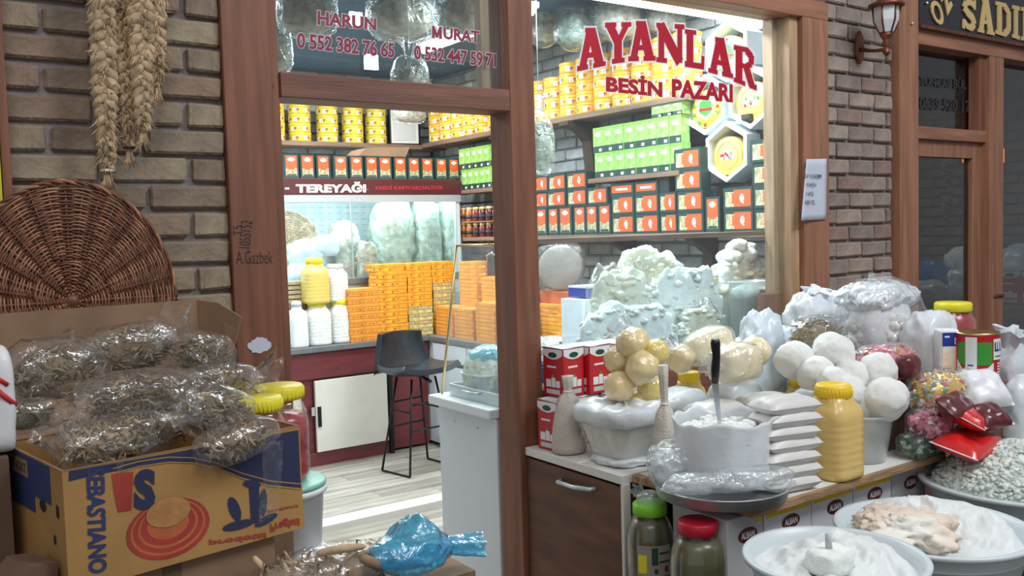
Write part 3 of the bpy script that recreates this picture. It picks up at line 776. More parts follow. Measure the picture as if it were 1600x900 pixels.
# ---- tea boxes (dark green box, orange front, cream picture, white mark)
TEA = {}
def tea(kind, w_, d_, h_):
    """front faces -x for kinds on the right wall ('lying','upright','flat'), -y for 'fridge'"""
    key = (kind, round(w_, 3), round(d_, 3), round(h_, 3))
    if key in TEA: return TEA[key]
    mb = MB(); mb.box(-d_/2, d_/2, -w_/2, w_/2, 0, h_, 0); e = .0008; x = -d_/2-e
    def F(a, b, c_, d__, m, ee=0): mb.quad((x-ee, -a*w_/2, c_*h_), (x-ee, -b*w_/2, c_*h_), (x-ee, -b*w_/2, d__*h_), (x-ee, -a*w_/2, d__*h_), m)
    # a,b : -1 = left as seen, 1 = right ; as seen from -x looking +x, left is +y
    def F2(l, r, b, t, m, ee=0):
        mb.quad((x-ee, -l*w_/2, b*h_), (x-ee, -r*w_/2, b*h_), (x-ee, -r*w_/2, t*h_), (x-ee, -l*w_/2, t*h_), m)
    if kind in ('lying',):
        F2(-.86, -.28, .12, .80, 2); F2(-.28, .86, .12, .88, 1); F2(-.42, -.28, .26, .74, 1, .0002)
        F2(.20, .36, .32, .70, 3, .0004); F2(.14, .42, .40, .62, 3, .0006); F2(.30, .40, .26, .34, 3, .0008)
    elif kind in ('upright', 'fridge'):
        F2(-.74, .74, .42, .93, 1); F2(-.74, .74, .10, .42, 2); F2(-.40, .40, .36, .44, 1, .0002)
        F2(-.45, .45, .74, .82, 3, .0004); F2(-.25, .25, .70, .86, 3, .0006); F2(-.62, .62, .11, .17, 0, .0006)
    else:
        F2(-.84, .84, .22, .80, 1); F2(-.5, .5, .42, .60, 3, .0004)
    o = mb.build('tea_box', ['tea_green', 'tea_orange', 'tea_cream', 'label_white'], None, bevel=.0015, bseg=1)
    TEA[key] = o.data; bpy.data.objects.remove(o)
    return TEA[key]
def put_tea(kind, w_, d_, h_, loc, rz, label, group):
    o = bpy.data.objects.new('tea_box', tea(kind, w_, d_, h_)); COL.objects.link(o); o.location = loc; o.rotation_euler = (0, 0, rz)
    return tag(o, label, 'box', group)
# on the refrigerated cabinet : 12 boxes facing the door
fr = MB
px_edges = [(444, 467), (470, 491), (495, 515), (521, 544), (546, 568), (570, 591), (592, 612), (616, 635), (637, 656), (658, 677), (680, 699), (701, 717)]
for ti, (l, r) in enumerate(px_edges):
    X_ = at((l+r)/2, 258, Y=6.24).x; w_ = (at(r, 258, Y=6.24).x-at(l, 258, Y=6.24).x)*.98
    put_tea('fridge', .112, .065, .172, (X_, 6.275, 2.021), PI/2+rnd.uniform(-.04, .10), 'upright tea box on top of the glass cabinet, %s from the left' % ON[ti], 'upright tea boxes on the glass cabinet')
Z0 = 1.5605; HB = .122
def Yp(px_, X=3.9): return at(px_, 300, X=X).y
def row(lst, z, kind, label, h_, group):
    for ti, (l, r) in enumerate(lst):
        ya, yb = Yp(l), Yp(r); lab_ = label if len(lst) == 1 else label+', %s from left' % ON[ti]; put_tea(kind, abs(ya-yb)*.975, .07 if kind != 'lying' else .08, h_, (3.935+rnd.uniform(-.004, .006), (ya+yb)/2, z), 0, lab_, group)
G = 'orange tea boxes on the long right wall shelf'
row([(835, 854), (855, 871.5), (872.5, 893), (894.5, 914), (914.5, 933), (934, 954)], Z0, 'upright', 'upright orange tea box, bottom row, window left', .195, G)
row([(832, 855), (856, 885), (886.5, 917), (918, 950)], Z0+.196, 'lying', 'orange tea box lying on the six upright boxes', .112, G)
row([(832, 858), (858, 885), (886, 917)], Z0+.309, 'lying', 'orange tea box, topmost row at the window left', .112, G)
row([(956, 991.5), (992.5, 1030), (1031, 1057), (1058, 1099.5)], Z0, 'lying', 'lying orange tea box, bottom row mid shelf', HB-.001, G)
row([(956, 991.5), (992.5, 1030), (1031, 1057), (1058, 1099.5)], Z0+HB, 'lying', 'lying orange tea box, second row mid shelf', HB-.001, G)
row([(953, 990), (991.5, 1028)], Z0+2*HB, 'flat', 'orange tea box lying flat on the two middle rows', .075, G)
row([(1056, 1098)], Z0+2*HB, 'lying', 'orange tea box third from the bottom just left of the hexagon shelf', HB-.001, G)
row([(1055, 1097)], Z0+3*HB, 'lying', 'topmost orange tea box of the stack beside the green boxes', HB-.001, G)
row([(1101, 1124)], Z0, 'upright', 'single upright orange tea box right under the lowest hexagon shelf', .20, G)
row([(1130, 1177), (1178, 1233)], Z0, 'lying', 'lying orange tea box, bottom row at the right window edge', HB-.001, G)
row([(1130, 1177), (1178, 1233)], Z0+HB, 'lying', 'lying orange tea box, second row at the right window edge', HB-.001, G)
row([(1175, 1233)], Z0+2*HB, 'lying', 'orange tea box third in the stack at the right window edge', HB-.001, G)
row([(1173, 1232)], Z0+3*HB, 'lying', 'topmost orange tea box of the stack at the right window edge', HB-.001, G)

# ---- green boxes
def lime_mesh(w_, d_, h_, nm):
    mb = MB(); mb.box(-d_/2, d_/2, -w_/2, w_/2, 0, h_, 0); x = -d_/2-.0008
    def F2(l, r, b, t, m, ee=0): mb.quad((x-ee, -l*w_/2, b*h_), (x-ee, -r*w_/2, b*h_), (x-ee, -r*w_/2, t*h_), (x-ee, -l*w_/2, t*h_), m)
    F2(-1, 1, 0, .26, 1); F2(-1, 1, .9, 1.0, 3); F2(-.35, .35, .64, .80, 2, .0002); F2(-.5, .5, .68, .74, 2, .0004); F2(.2, .75, .05, .16, 2, .0004); F2(-.6, .0, .44, .56, 3, .0004)
    o = mb.build(nm, ['lime', 'tea_green', 'candy_white', 'lime_dark'], None, bevel=.0015, bseg=1); d = o.data; bpy.data.objects.remove(o); return d
lm = lime_mesh(.094, .07, .162, 'green_box')
def limes(y0, y1, z, n_, label, group):
    for i in range(n_):
        o = bpy.data.objects.new('green_box', lm); COL.objects.link(o); yy = y0+(y1-y0)*(i+.5)/n_; o.scale = (1, abs(y1-y0)/n_/.094*.97, 1)
        o.location = (3.93+rnd.uniform(-.003, .003), yy, z); tag(o, label+', %s from left' % ON[i], 'box', group)
limes(Yp(723), Yp(799), 1.936, 8, 'lime green box, lower row in the doorway', 'lime green boxes in the doorway')
limes(Yp(720), Yp(799), 2.099, 8, 'lime green box, upper row in the doorway', 'lime green boxes in the doorway')
limes(Yp(931), Yp(1068), 1.926, 8, 'green box, lower row behind the window lettering', 'green boxes behind the lettered window')
limes(Yp(929), Yp(1067), 2.089, 8, 'green box, upper row behind the window lettering', 'green boxes behind the lettered window')
for k in range(3):
    o = bpy.data.objects.new('green_box', lm); COL.objects.link(o); o.location = (3.93, Yp(1030+k*15), 2.252); o.scale = (1, 1, .5); tag(o, 'flat green box on top of the green rows, %s from left' % ON[k], 'box', 'flat green boxes on top')

# ---- jam jars
def jar_small(mj, label, group):
    t = thing('jam_jar', label, 'jar', (0, 0, 0), 0, group)
    MB().lathe([(.030, 0), (.034, .006), (.034, .075), (.028, .09), (.027, .097)], 14).build('glass_body', mj, t)
    MB().lathe([(.029, .092), (.030, .094), (.030, .11), (.028, .112), (.001, .112)], 14).build('lid', 'lid_gold', t)
    MB().lathe([(.0345, .022), (.0345, .05)], 14).build('label', 'dim_ink', t); return t
jm = [jar_small(m_, 'small jar of %s jam with a gold lid on the shelf in the doorway' % nm, 'small %s jam jars' % nm) for m_, nm in (('jam_dark', 'dark red'), ('jam_amber', 'amber'), ('jam_red', 'bright red'))]
used_j = set()
for lv, z in ((0, 1.561), (1, 1.684)):
    ya, yb = Yp(727, 3.95), Yp(812, 3.95)
    for i in range(9):
        k = 1 if i < 2 else (2 if (i+lv) % 3 == 0 else 0); loc = (3.93, ya+(yb-ya)*i/8, z)
        lb = 'small gold lidded %s jam jar, %s row, %s from left' % (('dark red', 'amber', 'bright red')[k], ('lower', 'upper')[lv], ON[i])
        if k not in used_j: used_j.add(k); jm[k].location = loc; jm[k]['label'] = lb
        else: dup(jm[k], loc, None, lb)
shelf_piece('jar_tray', 3.885, 3.98, Yp(820), Yp(722), 1.6735, 1.6835, 'card', 'thin brown board between the two rows of jam jars', 'board')
# ---- bits under/over the shelf in the window
o = MB().box(-.04, .04, -.05, .05, 0, .155).build('black_box', 'dark_device', None, (3.95, Yp(1034), Z0+2*HB), bevel=.002); tag(o, 'small black box behind the flat orange tea boxes', 'box')

# ---- hexagon shelves
def hexa(cpx, cpy, label, tin, X=3.955, R=.172, dep=.16):
    c = at(cpx, cpy, X=X); t = thing('hexagon_shelf', label, 'shelf', (X+.0, c.y, c.z))
    mb = MB(); vs = []; 
    for xx in (0, dep):
        for rr in (R, R-.026):
            for k in range(6):
                a = PI/6+k*PI/3; vs.append((xx, rr*math.cos(a), rr*math.sin(a)))
    fs = []
    for k in range(6):
        j = (k+1) % 6
        fs += [(k, j, 6+j, 6+k), (12+k, 18+k, 18+j, 12+j), (k, 12+k, 12+j, j), (6+k, 6+j, 18+j, 18+k)]
    mb.add(vs, fs, 0); mb.build('frame', 'hex_white', t, bevel=.002)
    mb = MB(); mb.add([(dep-.004, (R-.02)*math.cos(PI/6+k*PI/3), (R-.02)*math.sin(PI/6+k*PI/3)) for k in range(6)], [(0, 1, 2, 3, 4, 5)]); mb.build('back_panel', 'shelf_wood_side', t)
    if tin:
        lb, mcol = tin; r = .108
        w_ = thing('display_tin', lb, 'tin', (X+.05, c.y+.0, c.z-R*.86+r+.018))
        MB().lathe([(.001, -.035), (r-.006, -.035), (r, -.030), (r, .034), (r-.004, .036), (.001, .036)], 36, axis='x').build('body', mcol, w_)
        mb = MB(); nn = 24
        for rr in (.70, .98):
            mb.tube([(-.036, r*rr*math.cos(2*PI*k/nn), r*rr*math.sin(2*PI*k/nn)) for k in range(nn)], .0018, 5, 0, closed=True)
        mb.build('rim_ring', 'tin_rim', w_)
        mb = MB(); R2 = random.Random(int(cpx))
        if mcol == 'wheel_orange':
            mb.box(-.0372, -.0365, -.05, .05, -.022, .024, 0)
            for _ in range(9):
                a, b = R2.uniform(-.045, .045), R2.uniform(-.018, .02); mb.lathe([(.001, -.0385), (.009, -.0380), (.010, -.0372)], 8, R2.choice([1, 2, 3]), c=(0, a, b), axis='x')
        else:
            mb.add([(-.038, .075*math.cos(PI/6+k*PI/3), .075*math.sin(PI/6+k*PI/3)+.01) for k in range(6)], [(0, 1, 2, 3, 4, 5)], 0)
            mb.add([(-.0385, .055*math.cos(PI/6+k*PI/3), .055*math.sin(PI/6+k*PI/3)+.01) for k in range(6)], [(0, 1, 2, 3, 4, 5)], 2)
            for _ in range(14):
                a = R2.uniform(0, 2*PI); mb.lathe([(.001, -.0388), (.010, -.0384), (.011, -.0375)], 8, R2.choice([1, 2, 3]), c=(0, .090*math.cos(a), .090*math.sin(a)), axis='x')
            mb.box(-.0392, -.0386, -.05, .05, -.012, .006, 1)
        mb.build('printed_picture', ['candy_white', 'candy_red', 'can_green', 'candy_pink'], w_)
    return t
hexa(1134, 237, 'lowest white hexagon wall shelf holding an orange yellow tin', ('orange yellow display tin with flower print in the lowest hexagon', 'wheel_orange'))
hexa(1171.5, 152, 'right white hexagon wall shelf beside the last red letter', ('orange yellow display tin tilted in the right hexagon shelf', 'wheel_orange'))
hexa(1100, 164, 'left white hexagon wall shelf behind the small red lettering', ('colourful display tin with yellow flowers in the left hexagon', 'tin_lemon'))
hexa(1134, 80, 'top white hexagon wall shelf behind the big red letters', ('dark green and purple display tin in the top hexagon', 'sweet_green'))

# ---- refrigerated glass cabinet
fc = thing('display_cabinet', 'tall white glass fronted cabinet with a dark red sign band behind the counter', 'cabinet', (2.6, 6.2, 0))
def CB(name, x0, x1, y0, y1, z0, z1, m, bevel=0): return MB().box(x0-2.6, x1-2.6, y0-6.2, y1-6.2, z0, z1).build(name, m, fc, bevel=bevel)
CB('body', 1.5, 3.88, 6.22, 6.92, .02, 1.24, 'fridge_white'); CB('top', 1.5, 3.88, 6.22, 6.92, 1.90, 2.015, 'fridge_white')
CB('sign_band', 1.5, 3.88, 6.19, 6.22, 1.902, 2.018, 'maroon_sign', .002); CB('top_rail', 1.5, 3.88, 6.195, 6.24, 1.845, 1.902, 'aluminium', .004)
CB('bottom_rail', 1.5, 3.88, 6.195, 6.24, 1.24, 1.285, 'grey_top', .004)
CB('side_panel', 3.85, 3.88, 6.22, 6.92, 1.24, 1.90, 'fridge_white'); CB('side_panel', 1.5, 1.53, 6.22, 6.92, 1.24, 1.90, 'fridge_white')
bk = CB('back_panel', 1.53, 3.85, 6.86, 6.90, 1.24, 1.90, 'fridge_white')
mb = MB()
for i in range(30):
    for j in range(12): mb.box(1.60+i*.075-2.6, 1.64+i*.075-2.6, .655, .658, 1.30+j*.048, 1.306+j*.048)
mb.build('vent_slots', 'fridge_slot', bk, stuff=True)
CB('lamp_strip', 1.6, 3.8, 6.27, 6.31, 1.85, 1.87, 'case_light')
for x0, x1, yy in ((1.53, 2.42, 6.225), (2.38, 2.94, 6.235), (2.90, 3.85, 6.225)):
    g = CB('glass_door', x0, x1, yy, yy+.004, 1.285, 1.845, case_glass); MB().box(x1-2.6-.006, x1-2.6, yy-6.2-.003, yy-6.2+.007, 1.285, 1.845).build('door_edge', 'aluminium', g)
a = MB(); Lf = lambda v: Vector(v)-Vector((2.6, 6.2, 0))
letters(a, 'TEREYAĞI', [Lf(at(462, 301.3, Y=6.188)), Lf(at(577, 300.8, Y=6.188)), Lf(at(577, 284, Y=6.188)), Lf(at(462, 283.5, Y=6.188))], 0, offset=.05)
a.build('white_lettering', 'white_letter', fc); a = MB()
letters(a, '-', [Lf(at(445, 296, Y=6.188)), Lf(at(452, 296, Y=6.188)), Lf(at(452, 293, Y=6.188)), Lf(at(445, 293, Y=6.188))], 0, offset=.03); a.build('white_lettering', 'white_letter', fc)
a = MB(); letters(a, 'KREDİ KARTI GEÇERLİDİR', [Lf(at(587, 297.5, Y=6.188)), Lf(at(692, 297, Y=6.188)), Lf(at(692, 289, Y=6.188)), Lf(at(587, 289, Y=6.188))], 0, offset=.01); a.build('red_lettering', 'print_red', fc)
def herb_bag(cpx, cpy, wpx, hpx, Y, label, m, seed=1, dy=.11, lean=0, film_=clear2, cr=.10):
    c = at(cpx, cpy, Y=Y); s = depth(c)/F_PX; rx, rz = wpx*s/2, hpx*s/2; t = thing('herb_bag', label, 'bag', (c.x, c.y, c.z-rz))
    mb = MB(); blob_mesh(mb, rx, dy, rz, (0, 0, rz), 5, .07, 5, cr, 9, .35, .95, seed, rot=Matrix.Rotation(lean, 3, 'Y'), taper=.12); mb.build('herbs', m, t)
    mb = MB(); chips(mb, 110, rx*.98, dy*1.0, rz*.98, .09, .004, seed, 1, (0, 0, rz), .9, 1.2); mb.build('stalks', 'herb_beige', t, stuff=True)
    mb = MB(); blob_mesh(mb, rx*1.05, dy*1.1, rz*1.03, (0, 0, rz), 4, .06, 6, .04, 12, .35, .95, seed+2, rot=Matrix.Rotation(lean, 3, 'Y'), taper=.1)
    mb.build('plastic', film_, t); return t
herb_bag(612, 368, 66, 100, 6.42, 'huge green herb bag in the middle of the glass cabinet', 'herb_crumple', 3)
herb_bag(664, 368, 42, 102, 6.40, 'tall green herb bag second from the right in the glass cabinet', 'herb_crumple', 4)
herb_bag(700, 366, 30, 102, 6.38, 'narrow green herb bag at the right end of the glass cabinet', 'herb_crumple', 5)
herb_bag(537, 392, 44, 84, 6.46, 'beige herb bag left of the huge green one in the glass cabinet', 'herb_crumple_beige', 6)
herb_bag(574, 408, 32, 58, 6.29, 'small pale pointed herb bag standing in front in the glass cabinet', 'herb_crumple_beige', 7, dy=.04)
o = MB(); 
for cpx, cpy, wpx, hpx, lb, sd in ((478, 398, 60, 42, 'white knotted plastic bag on crates at the left of the glass cabinet', 11), (505, 385, 44, 36, 'small white bag beside the wicker tray in the glass cabinet', 12), (470, 425, 46, 30, 'flat white bag above the brown crates behind the yellow bottle', 13)):
    c = at(cpx, cpy, Y=6.36); s = depth(c)/F_PX
    mb = MB(); blob_mesh(mb, wpx*s/2, .08, hpx*s/2, (0, 0, hpx*s/2), 4, .15, 9, .07, 14, .1, .85, sd); o = mb.build('plastic_bag', 'bag_blueish', None, (c.x, c.y, c.z-hpx*s/2)); tag(o, lb, 'bag')
# wicker tray inside the cabinet
def wicker_disc(t, R, rings, spokes, m1, m2, r=.004, dome=.0, frac=1.0, thick=1.0, name='weave'):
    mb = MB(); n = spokes*6
    for i in range(rings):
        rr = R*(.05+.93*i/(rings-1)); pts = []
        seg = max(24, int(n*max(.25, rr/R)))
        sp = spokes if rr > R*.35 else spokes//2
        for k in range(seg):
            a = 2*PI*k/seg; wob = r*1.3*math.cos(sp/2*a+(PI if i % 2 else 0)); jit = .0012*math.sin(7*a+i*1.7)+.0015*noise.noise(Vector((a*3, i, 0)))
            q = rr+jit; pts.append((q*math.cos(a), wob+dome*(1-(rr/R)**2), q*math.sin(a)))
        mb.tube(pts, r*thick*(.85+.25*((i*37) % 5)/5), 5, i % 2 if i % 7 else 0, closed=True)
    mb.build(name, [m1, m2], t, stuff=True)
    for k in range(spokes):
        a = 2*PI*k/spokes; r_in = R*.04 if k % 2 == 0 else R*.36
        s_ = MB(); s_.tube([(rr*math.cos(a), dome*(1-(rr/R)**2)*1.0, rr*math.sin(a)) for rr in (r_in, R*.35+r_in*.3, R*.7, R*.985)], r*1.5, 6); s_.build('spoke', m1, t)
    mb = MB()
    for q in range(3):
        pts = [((R+.004*math.cos(18*2*PI*k/120+q*2.1))*math.cos(2*PI*k/120), .006*math.sin(18*2*PI*k/120+q*2.1), (R+.004*math.cos(18*2*PI*k/120+q*2.1))*math.sin(2*PI*k/120)) for k in range(120)]
        mb.tube(pts, r*1.5, 6, q % 2, closed=True)
    mb.build('rim', [m1, m2], t)
c = at(452, 380, Y=6.60); t = thing('wicker_tray', 'beige wicker tray leaning inside the left end of the glass cabinet', 'tray', tuple(c)); t.rotation_euler = (-.12, 0, 0)
wicker_disc(t, .235, 26, 24, 'wicker_beige', 'wicker_light', .0045)

# ---- back counter and right counter
def at_counter(lab, nm, loc): return thing(nm, lab, 'counter', loc)
bc = at_counter('maroon back counter with a grey top and a cream panel door', 'back_counter', (2.5, 5.93, 0))
def BC(name, x0, x1, y0, y1, z0, z1, m, bevel=.002, par=bc): return MB().box(x0-2.5, x1-2.5, y0-5.93, y1-5.93, z0, z1).build(name, m, par, bevel=bevel)
BC('body', 1.0, 3.375, 5.95, 6.185, .02, .80, 'maroon_panel', 0)
BC('top', .95, 3.40, 5.90, 6.185, .80, .838, 'grey_top', .004); BC('apron', 1.0, 3.375, 5.925, 5.95, .615, .80, 'maroon_panel')
X0, X1 = at(492, 650, Y=5.93).x, at(604, 640, Y=5.93).x
dr = BC('door', X0, X1, 5.905, 5.93, .10, .60, 'cream_panel', .004); MB().box(X0-2.5+.01, X0-2.5+.035, -.035, -.02, .28, .42).build('hinge', 'black_metal', dr)
MB().box(X0-2.5-.03, X0-2.5-.005, -.02, .0, .36, .42).build('hinge', 'chrome', dr)
BC('door', 1.6, X0-.10, 5.905, 5.93, .10, .60, 'cream_panel', .004)
BC('plinth', X1+.01, X1+.04, 5.90, 5.93, .0, .615, 'black_metal'); BC('plinth', 1.0, X1+.01, 5.925, 5.95, 0, .095, 'maroon_panel')
rc = thing('side_counter', 'white panelled counter with a grey top along the right wall', 'counter', (3.40, 4.6, 0))
def RC(name, x0, x1, y0, y1, z0, z1, m, bevel=.002): return MB().box(x0-3.4, x1-3.4, y0-4.6, y1-4.6, z0, z1).build(name, m, rc, bevel=bevel)
RC('body', 3.40, 4.10, 3.50, 6.18, .03, .80, 'white_panel', 0); RC('top', 3.37, 4.11, 3.45, 6.18, .80, .838, 'grey_top', .004)
for i, (a_, b_) in enumerate([(5.86, 5.40), (5.38, 4.85), (4.83, 4.2), (4.18, 3.5)]):
    RC('drawer', 3.378, 3.40, b_, a_, .66, .785, 'white_panel', .003); RC('door', 3.378, 3.40, b_, a_, .08, .63, 'white_panel', .003)
RC('rail', 3.385, 3.40, 3.5, 5.9, .632, .657, 'black_metal', 0)

# ---- flat sweet boxes
def sweet_mesh(style):
    mb = MB(); w_, d_, h_ = .235, .16, .0535; mb.box(-w_/2, w_/2, -d_/2, d_/2, 0, h_, 0); R2 = random.Random(len(style)*5+ord(style[0]))
    mb.box(-w_/2-.0015, w_/2+.0015, -d_/2-.0015, d_/2+.0015, h_*.60, h_-.0012, 1)
    mb.box(-w_/2-.0018, w_/2+.0018, -d_/2-.0018, d_/2+.0018, h_*.57, h_*.61, 5)
    mb.box(-w_/2-.0004, w_/2+.0004, -d_/2-.0004, d_/2+.0004, 0, h_*.05, 5)
    y = -d_/2-.002
    for side in range(2):
        for k in range(3 if style != 'writing' else 7):
            u = R2.uniform(-.40, .40) if style != 'writing' else -.38+k*.125
            rr = R2.uniform(.006, .011) if style != 'writing' else R2.uniform(.004, .008); zc = h_*R2.uniform(.26, .34); m_ = R2.choice([2, 3, 3]) if style != 'writing' else 2
            n_ = 7; poly = [(rr*R2.uniform(.7, 1.5)*math.cos(2*PI*q/n_), rr*R2.uniform(.5, .9)*math.sin(2*PI*q/n_)) for q in range(n_)]
            if not side: mb.add([(u*w_+a_, y, zc+b_) for a_, b_ in poly], [tuple(range(n_))], m_)
            else: mb.add([(-w_/2-.0022, u*d_+a_, zc+b_) for a_, b_ in poly], [tuple(range(n_))], m_)
    base = {'plain': 'sweet_orange', 'writing': 'sweet_deep', 'leafy': 'sweet_green'}[style]
    o = mb.build('sweet_box', [base, base if style != 'leafy' else 'tea_cream', 'lokum_brown', 'lokum_cream', 'candy_white', 'sweet_edge'], None, bevel=.0006, bseg=1); d = o.data; bpy.data.objects.remove(o); return d
SM = {k: sweet_mesh(k) for k in ('plain', 'writing', 'leafy')}
def sweet(style, loc, rz, label, group, sc=1.0):
    o = bpy.data.objects.new('sweet_box', SM[style]); COL.objects.link(o); o.location = loc; o.rotation_euler = (0, 0, rz+rnd.uniform(-.03, .03)); o.scale = (sc, 1, 1); tag(o, label, 'box', group)
ZT = .8385; hb = .0545
def lay(label, k): return label+', %s layer' % LAY[k]
def column(px_l, px_r, Y, n_, styles, label, group, z0=ZT):
    xa, xb = at(px_l, 470, Y=Y).x, at(px_r, 470, Y=Y).x
    for k in range(n_):
        st = styles(k) if callable(styles) else styles
        sweet(st, ((xa+xb)/2+rnd.uniform(-.004, .004), Y+.08, z0+k*hb), 0, label if n_ == 1 else lay(label, k), group, (xb-xa)/.235*.98)
column(545, 594, 5.93, 7, 'writing', 'orange box with brown writing, stack beside the white jars', 'boxes with brown writing beside the jars')
column(592, 637, 5.94, 9, 'plain', 'orange sweet box, first tall stack behind the stool', 'first tall sweet box stack')
column(588, 634, 5.98, 1, 'plain', 'top orange sweet box shifted left on the first tall stack', 'first tall sweet box stack, top', ZT+9*hb)
column(638, 676, 5.95, 10, lambda k: 'leafy' if k < 4 else 'plain', 'flat sweet box, second tall stack behind the stool', 'second tall sweet box stack')
column(677, 712, 5.97, 10, lambda k: 'leafy' if 2 < k < 7 else 'plain', 'flat sweet box, third tall stack at the counter corner', 'third tall sweet box stack')
def sidecol(px_, X, n_, style, label, group, z0=ZT, w_=1.0):
    yy = at(px_, 470, X=X).y
    for k in range(n_): sweet(style if not callable(style) else style(k), (X+.085, yy, z0+k*hb), PI/2, label if n_ == 1 else lay(label, k), group, w_)
sidecol(731, 3.60, 10, 'plain', 'orange sweet box, tall stack right of the counter corner', 'fourth tall sweet box stack')
sidecol(766, 3.60, 8, 'plain', 'orange sweet box, middle stack on the side counter', 'middle side counter stack')
sidecol(800, 3.58, 6, 'plain', 'orange sweet box, stack partly hidden by the doorway post', 'side counter stack by the post')
sidecol(692, 3.44, 4, 'writing', 'low orange writing box at the front corner of the side counter', 'front low boxes, corner')
sidecol(722, 3.42, 4, 'writing', 'low orange writing box second along the side counter edge', 'front low boxes, second')
sidecol(756, 3.42, 5, 'writing', 'low orange writing box third along the side counter edge', 'front low boxes, third')
sidecol(793, 3.42, 5, 'writing', 'low orange writing box near the doorway post on the side counter', 'front low boxes, by the post')
for px_, n_ in ((851, 4), (882, 4)): sidecol(px_, 3.60, n_, 'plain', 'orange sweet box, %s stack in the left edge of the window' % ('left' if px_ < 860 else 'right'), 'sweet boxes in the window left edge')
sidecol(851, 3.60, 1, 'writing', 'top writing box seen through the left edge of the window', 'sweet boxes in the window left edge, top', ZT+4*hb)

# ---- big jars and bottles on the back counter
def ribbed_jar(nm, cpx, by, wpx, hpx, Y, z, body, lidm, label, lidw=.72, cat='jar', rib=True, neck=.12, handle=False, shellm=None, lab=None, sq=.25, group=None, extra=None):
    c = at(cpx, by, Y=Y); s = depth((c.x, Y, z))/F_PX; r = wpx*s/2; h = hpx*s
    t = thing(nm, label, cat, (c.x, Y, z), 0, group)
    lh = min(.12*h, .045); bh = h-lh
    prof = [(r*.90, 0), (r*.98, h*.02), (r, h*.05)]
    n_ = 7
    for i in range(n_):
        z0_ = h*.08+(bh*.72-h*.08)*i/n_; dz = (bh*.72-h*.08)/n_
        if rib: prof += [(r, z0_+dz*.2), (r*.978, z0_+dz*.5), (r, z0_+dz*.8)]
        else: prof += [(r, z0_+dz*.5)]
    prof += [(r*.97, bh*.80), (r*.86, bh*.88), (r*lidw*.95, bh*.94), (r*lidw*.92, bh*.99)]
    if shellm:
        MB().lathe([(a*.955, b+.002) for a, b in prof[:-2]]+[(r*.80, bh*.87), (.001, bh*.875)], 32, sq=sq).build('contents', body, t)
        MB().lathe(prof, 32, sq=sq).build('body', shellm, t)
    else: MB().lathe(prof, 32, sq=sq).build('body', body, t)
    lid = MB(); rl = r*lidw; pr = [(rl*.98, bh-.004), (rl*1.02, bh), (rl*1.02, bh+lh*.75), (rl*.94, h), (rl*.8, h), (rl*.78, h-.004), (.001, h-.004)]
    lid.lathe(pr, 32); 
    for k in range(32):
        a = 2*PI*k/32; lid.tube([(rl*1.022*math.cos(a), rl*1.022*math.sin(a), bh+.002), (rl*1.022*math.cos(a), rl*1.022*math.sin(a), bh+lh*.7)], .0018, 4)
    lid.build('lid', lidm, t)
    return t
ribbed_jar('oil_bottle', 493.5, 473, 39, 70, 6.02, ZT+.295, 'oil_yellow', 'lid_deep_yellow', 'tall yellow ribbed bottle standing on a jar of the back counter', .66, 'bottle')
ribbed_jar('pickle_jar', 526, 470, 33, 58, 6.06, ZT+.295, 'cheese_white', 'milky_plastic', 'white labelled jar standing on the right cheese jar of the back counter', .7)
ribbed_jar('cheese_jar', 498, 540, 37, 69, 6.02, ZT, 'cheese_curd', 'lid_yellow', 'white ribbed jar with yellow lid under the yellow bottle', .75)
ribbed_jar('cheese_jar', 534, 535, 39, 68, 6.04, ZT, 'cheese_curd', 'lid_yellow', 'white ribbed jar with yellow lid next to the orange writing boxes', .75)
t = ribbed_jar('milk_can', 466, 545, 30, 72, 5.99, ZT, 'white_plastic', 'aluminium', 'plain white plastic canister at the left end of the back counter', .5, 'canister', rib=False)
t = thing('crate_stack', 'brown slatted crate on the cabinet ledge behind the yellow bottle', 'crate', (at(462, 455, Y=6.12).x-.02, 6.12, ZT))
for k in range(5): MB().box(-.10, .10, -.05, .05, .30+k*.032, .325+k*.032).build('slat', 'wicker_beige', t, bevel=.002)
MB().box(-.09, .09, -.045, .045, 0, .30).build('base_box', 'card', t, bevel=.002)

# ---- bar stool
st = thing('bar_stool', 'black bar stool with leather bucket seat and thin metal legs', 'stool', (2.98, 5.38, 0), .0)
foot = {'fl': at(597, 737, Z=0), 'fr': at(640, 748, Z=0), 'bl': at(612, 705, Z=0), 'br': at(672, 718, Z=0)}
ft = [Vector((2.74, 5.49, .0)), Vector((2.80, 5.21, 0)), Vector((3.18, 5.25, 0)), Vector((3.14, 5.57, 0))]
tp = [Vector((2.85, 5.44, .64)), Vector((2.87, 5.27, .64)), Vector((3.06, 5.29, .64)), Vector((3.05, 5.48, .64))]
so_ = Vector((2.98, 5.38, 0)); rr = .008
for i in range(4): MB().tube([tp[i]-so_, ft[i]-so_+Vector((0, 0, .008))], rr, 8).build('leg', 'black_metal', st)
def lp(i, z): return tp[i]+(ft[i]-tp[i])*((.64-z)/.64)-so_
for a_, b_, z in ((0, 1, .009), (2, 3, .009), (1, 2, .30), (0, 3, .30), (0, 1, .42), (1, 2, .47), (2, 3, .42), (0, 3, .47)): MB().tube([lp(a_, z), lp(b_, z)], rr*.85, 8).build('footrest' if z > .1 else 'floor_bar', 'black_metal', st)
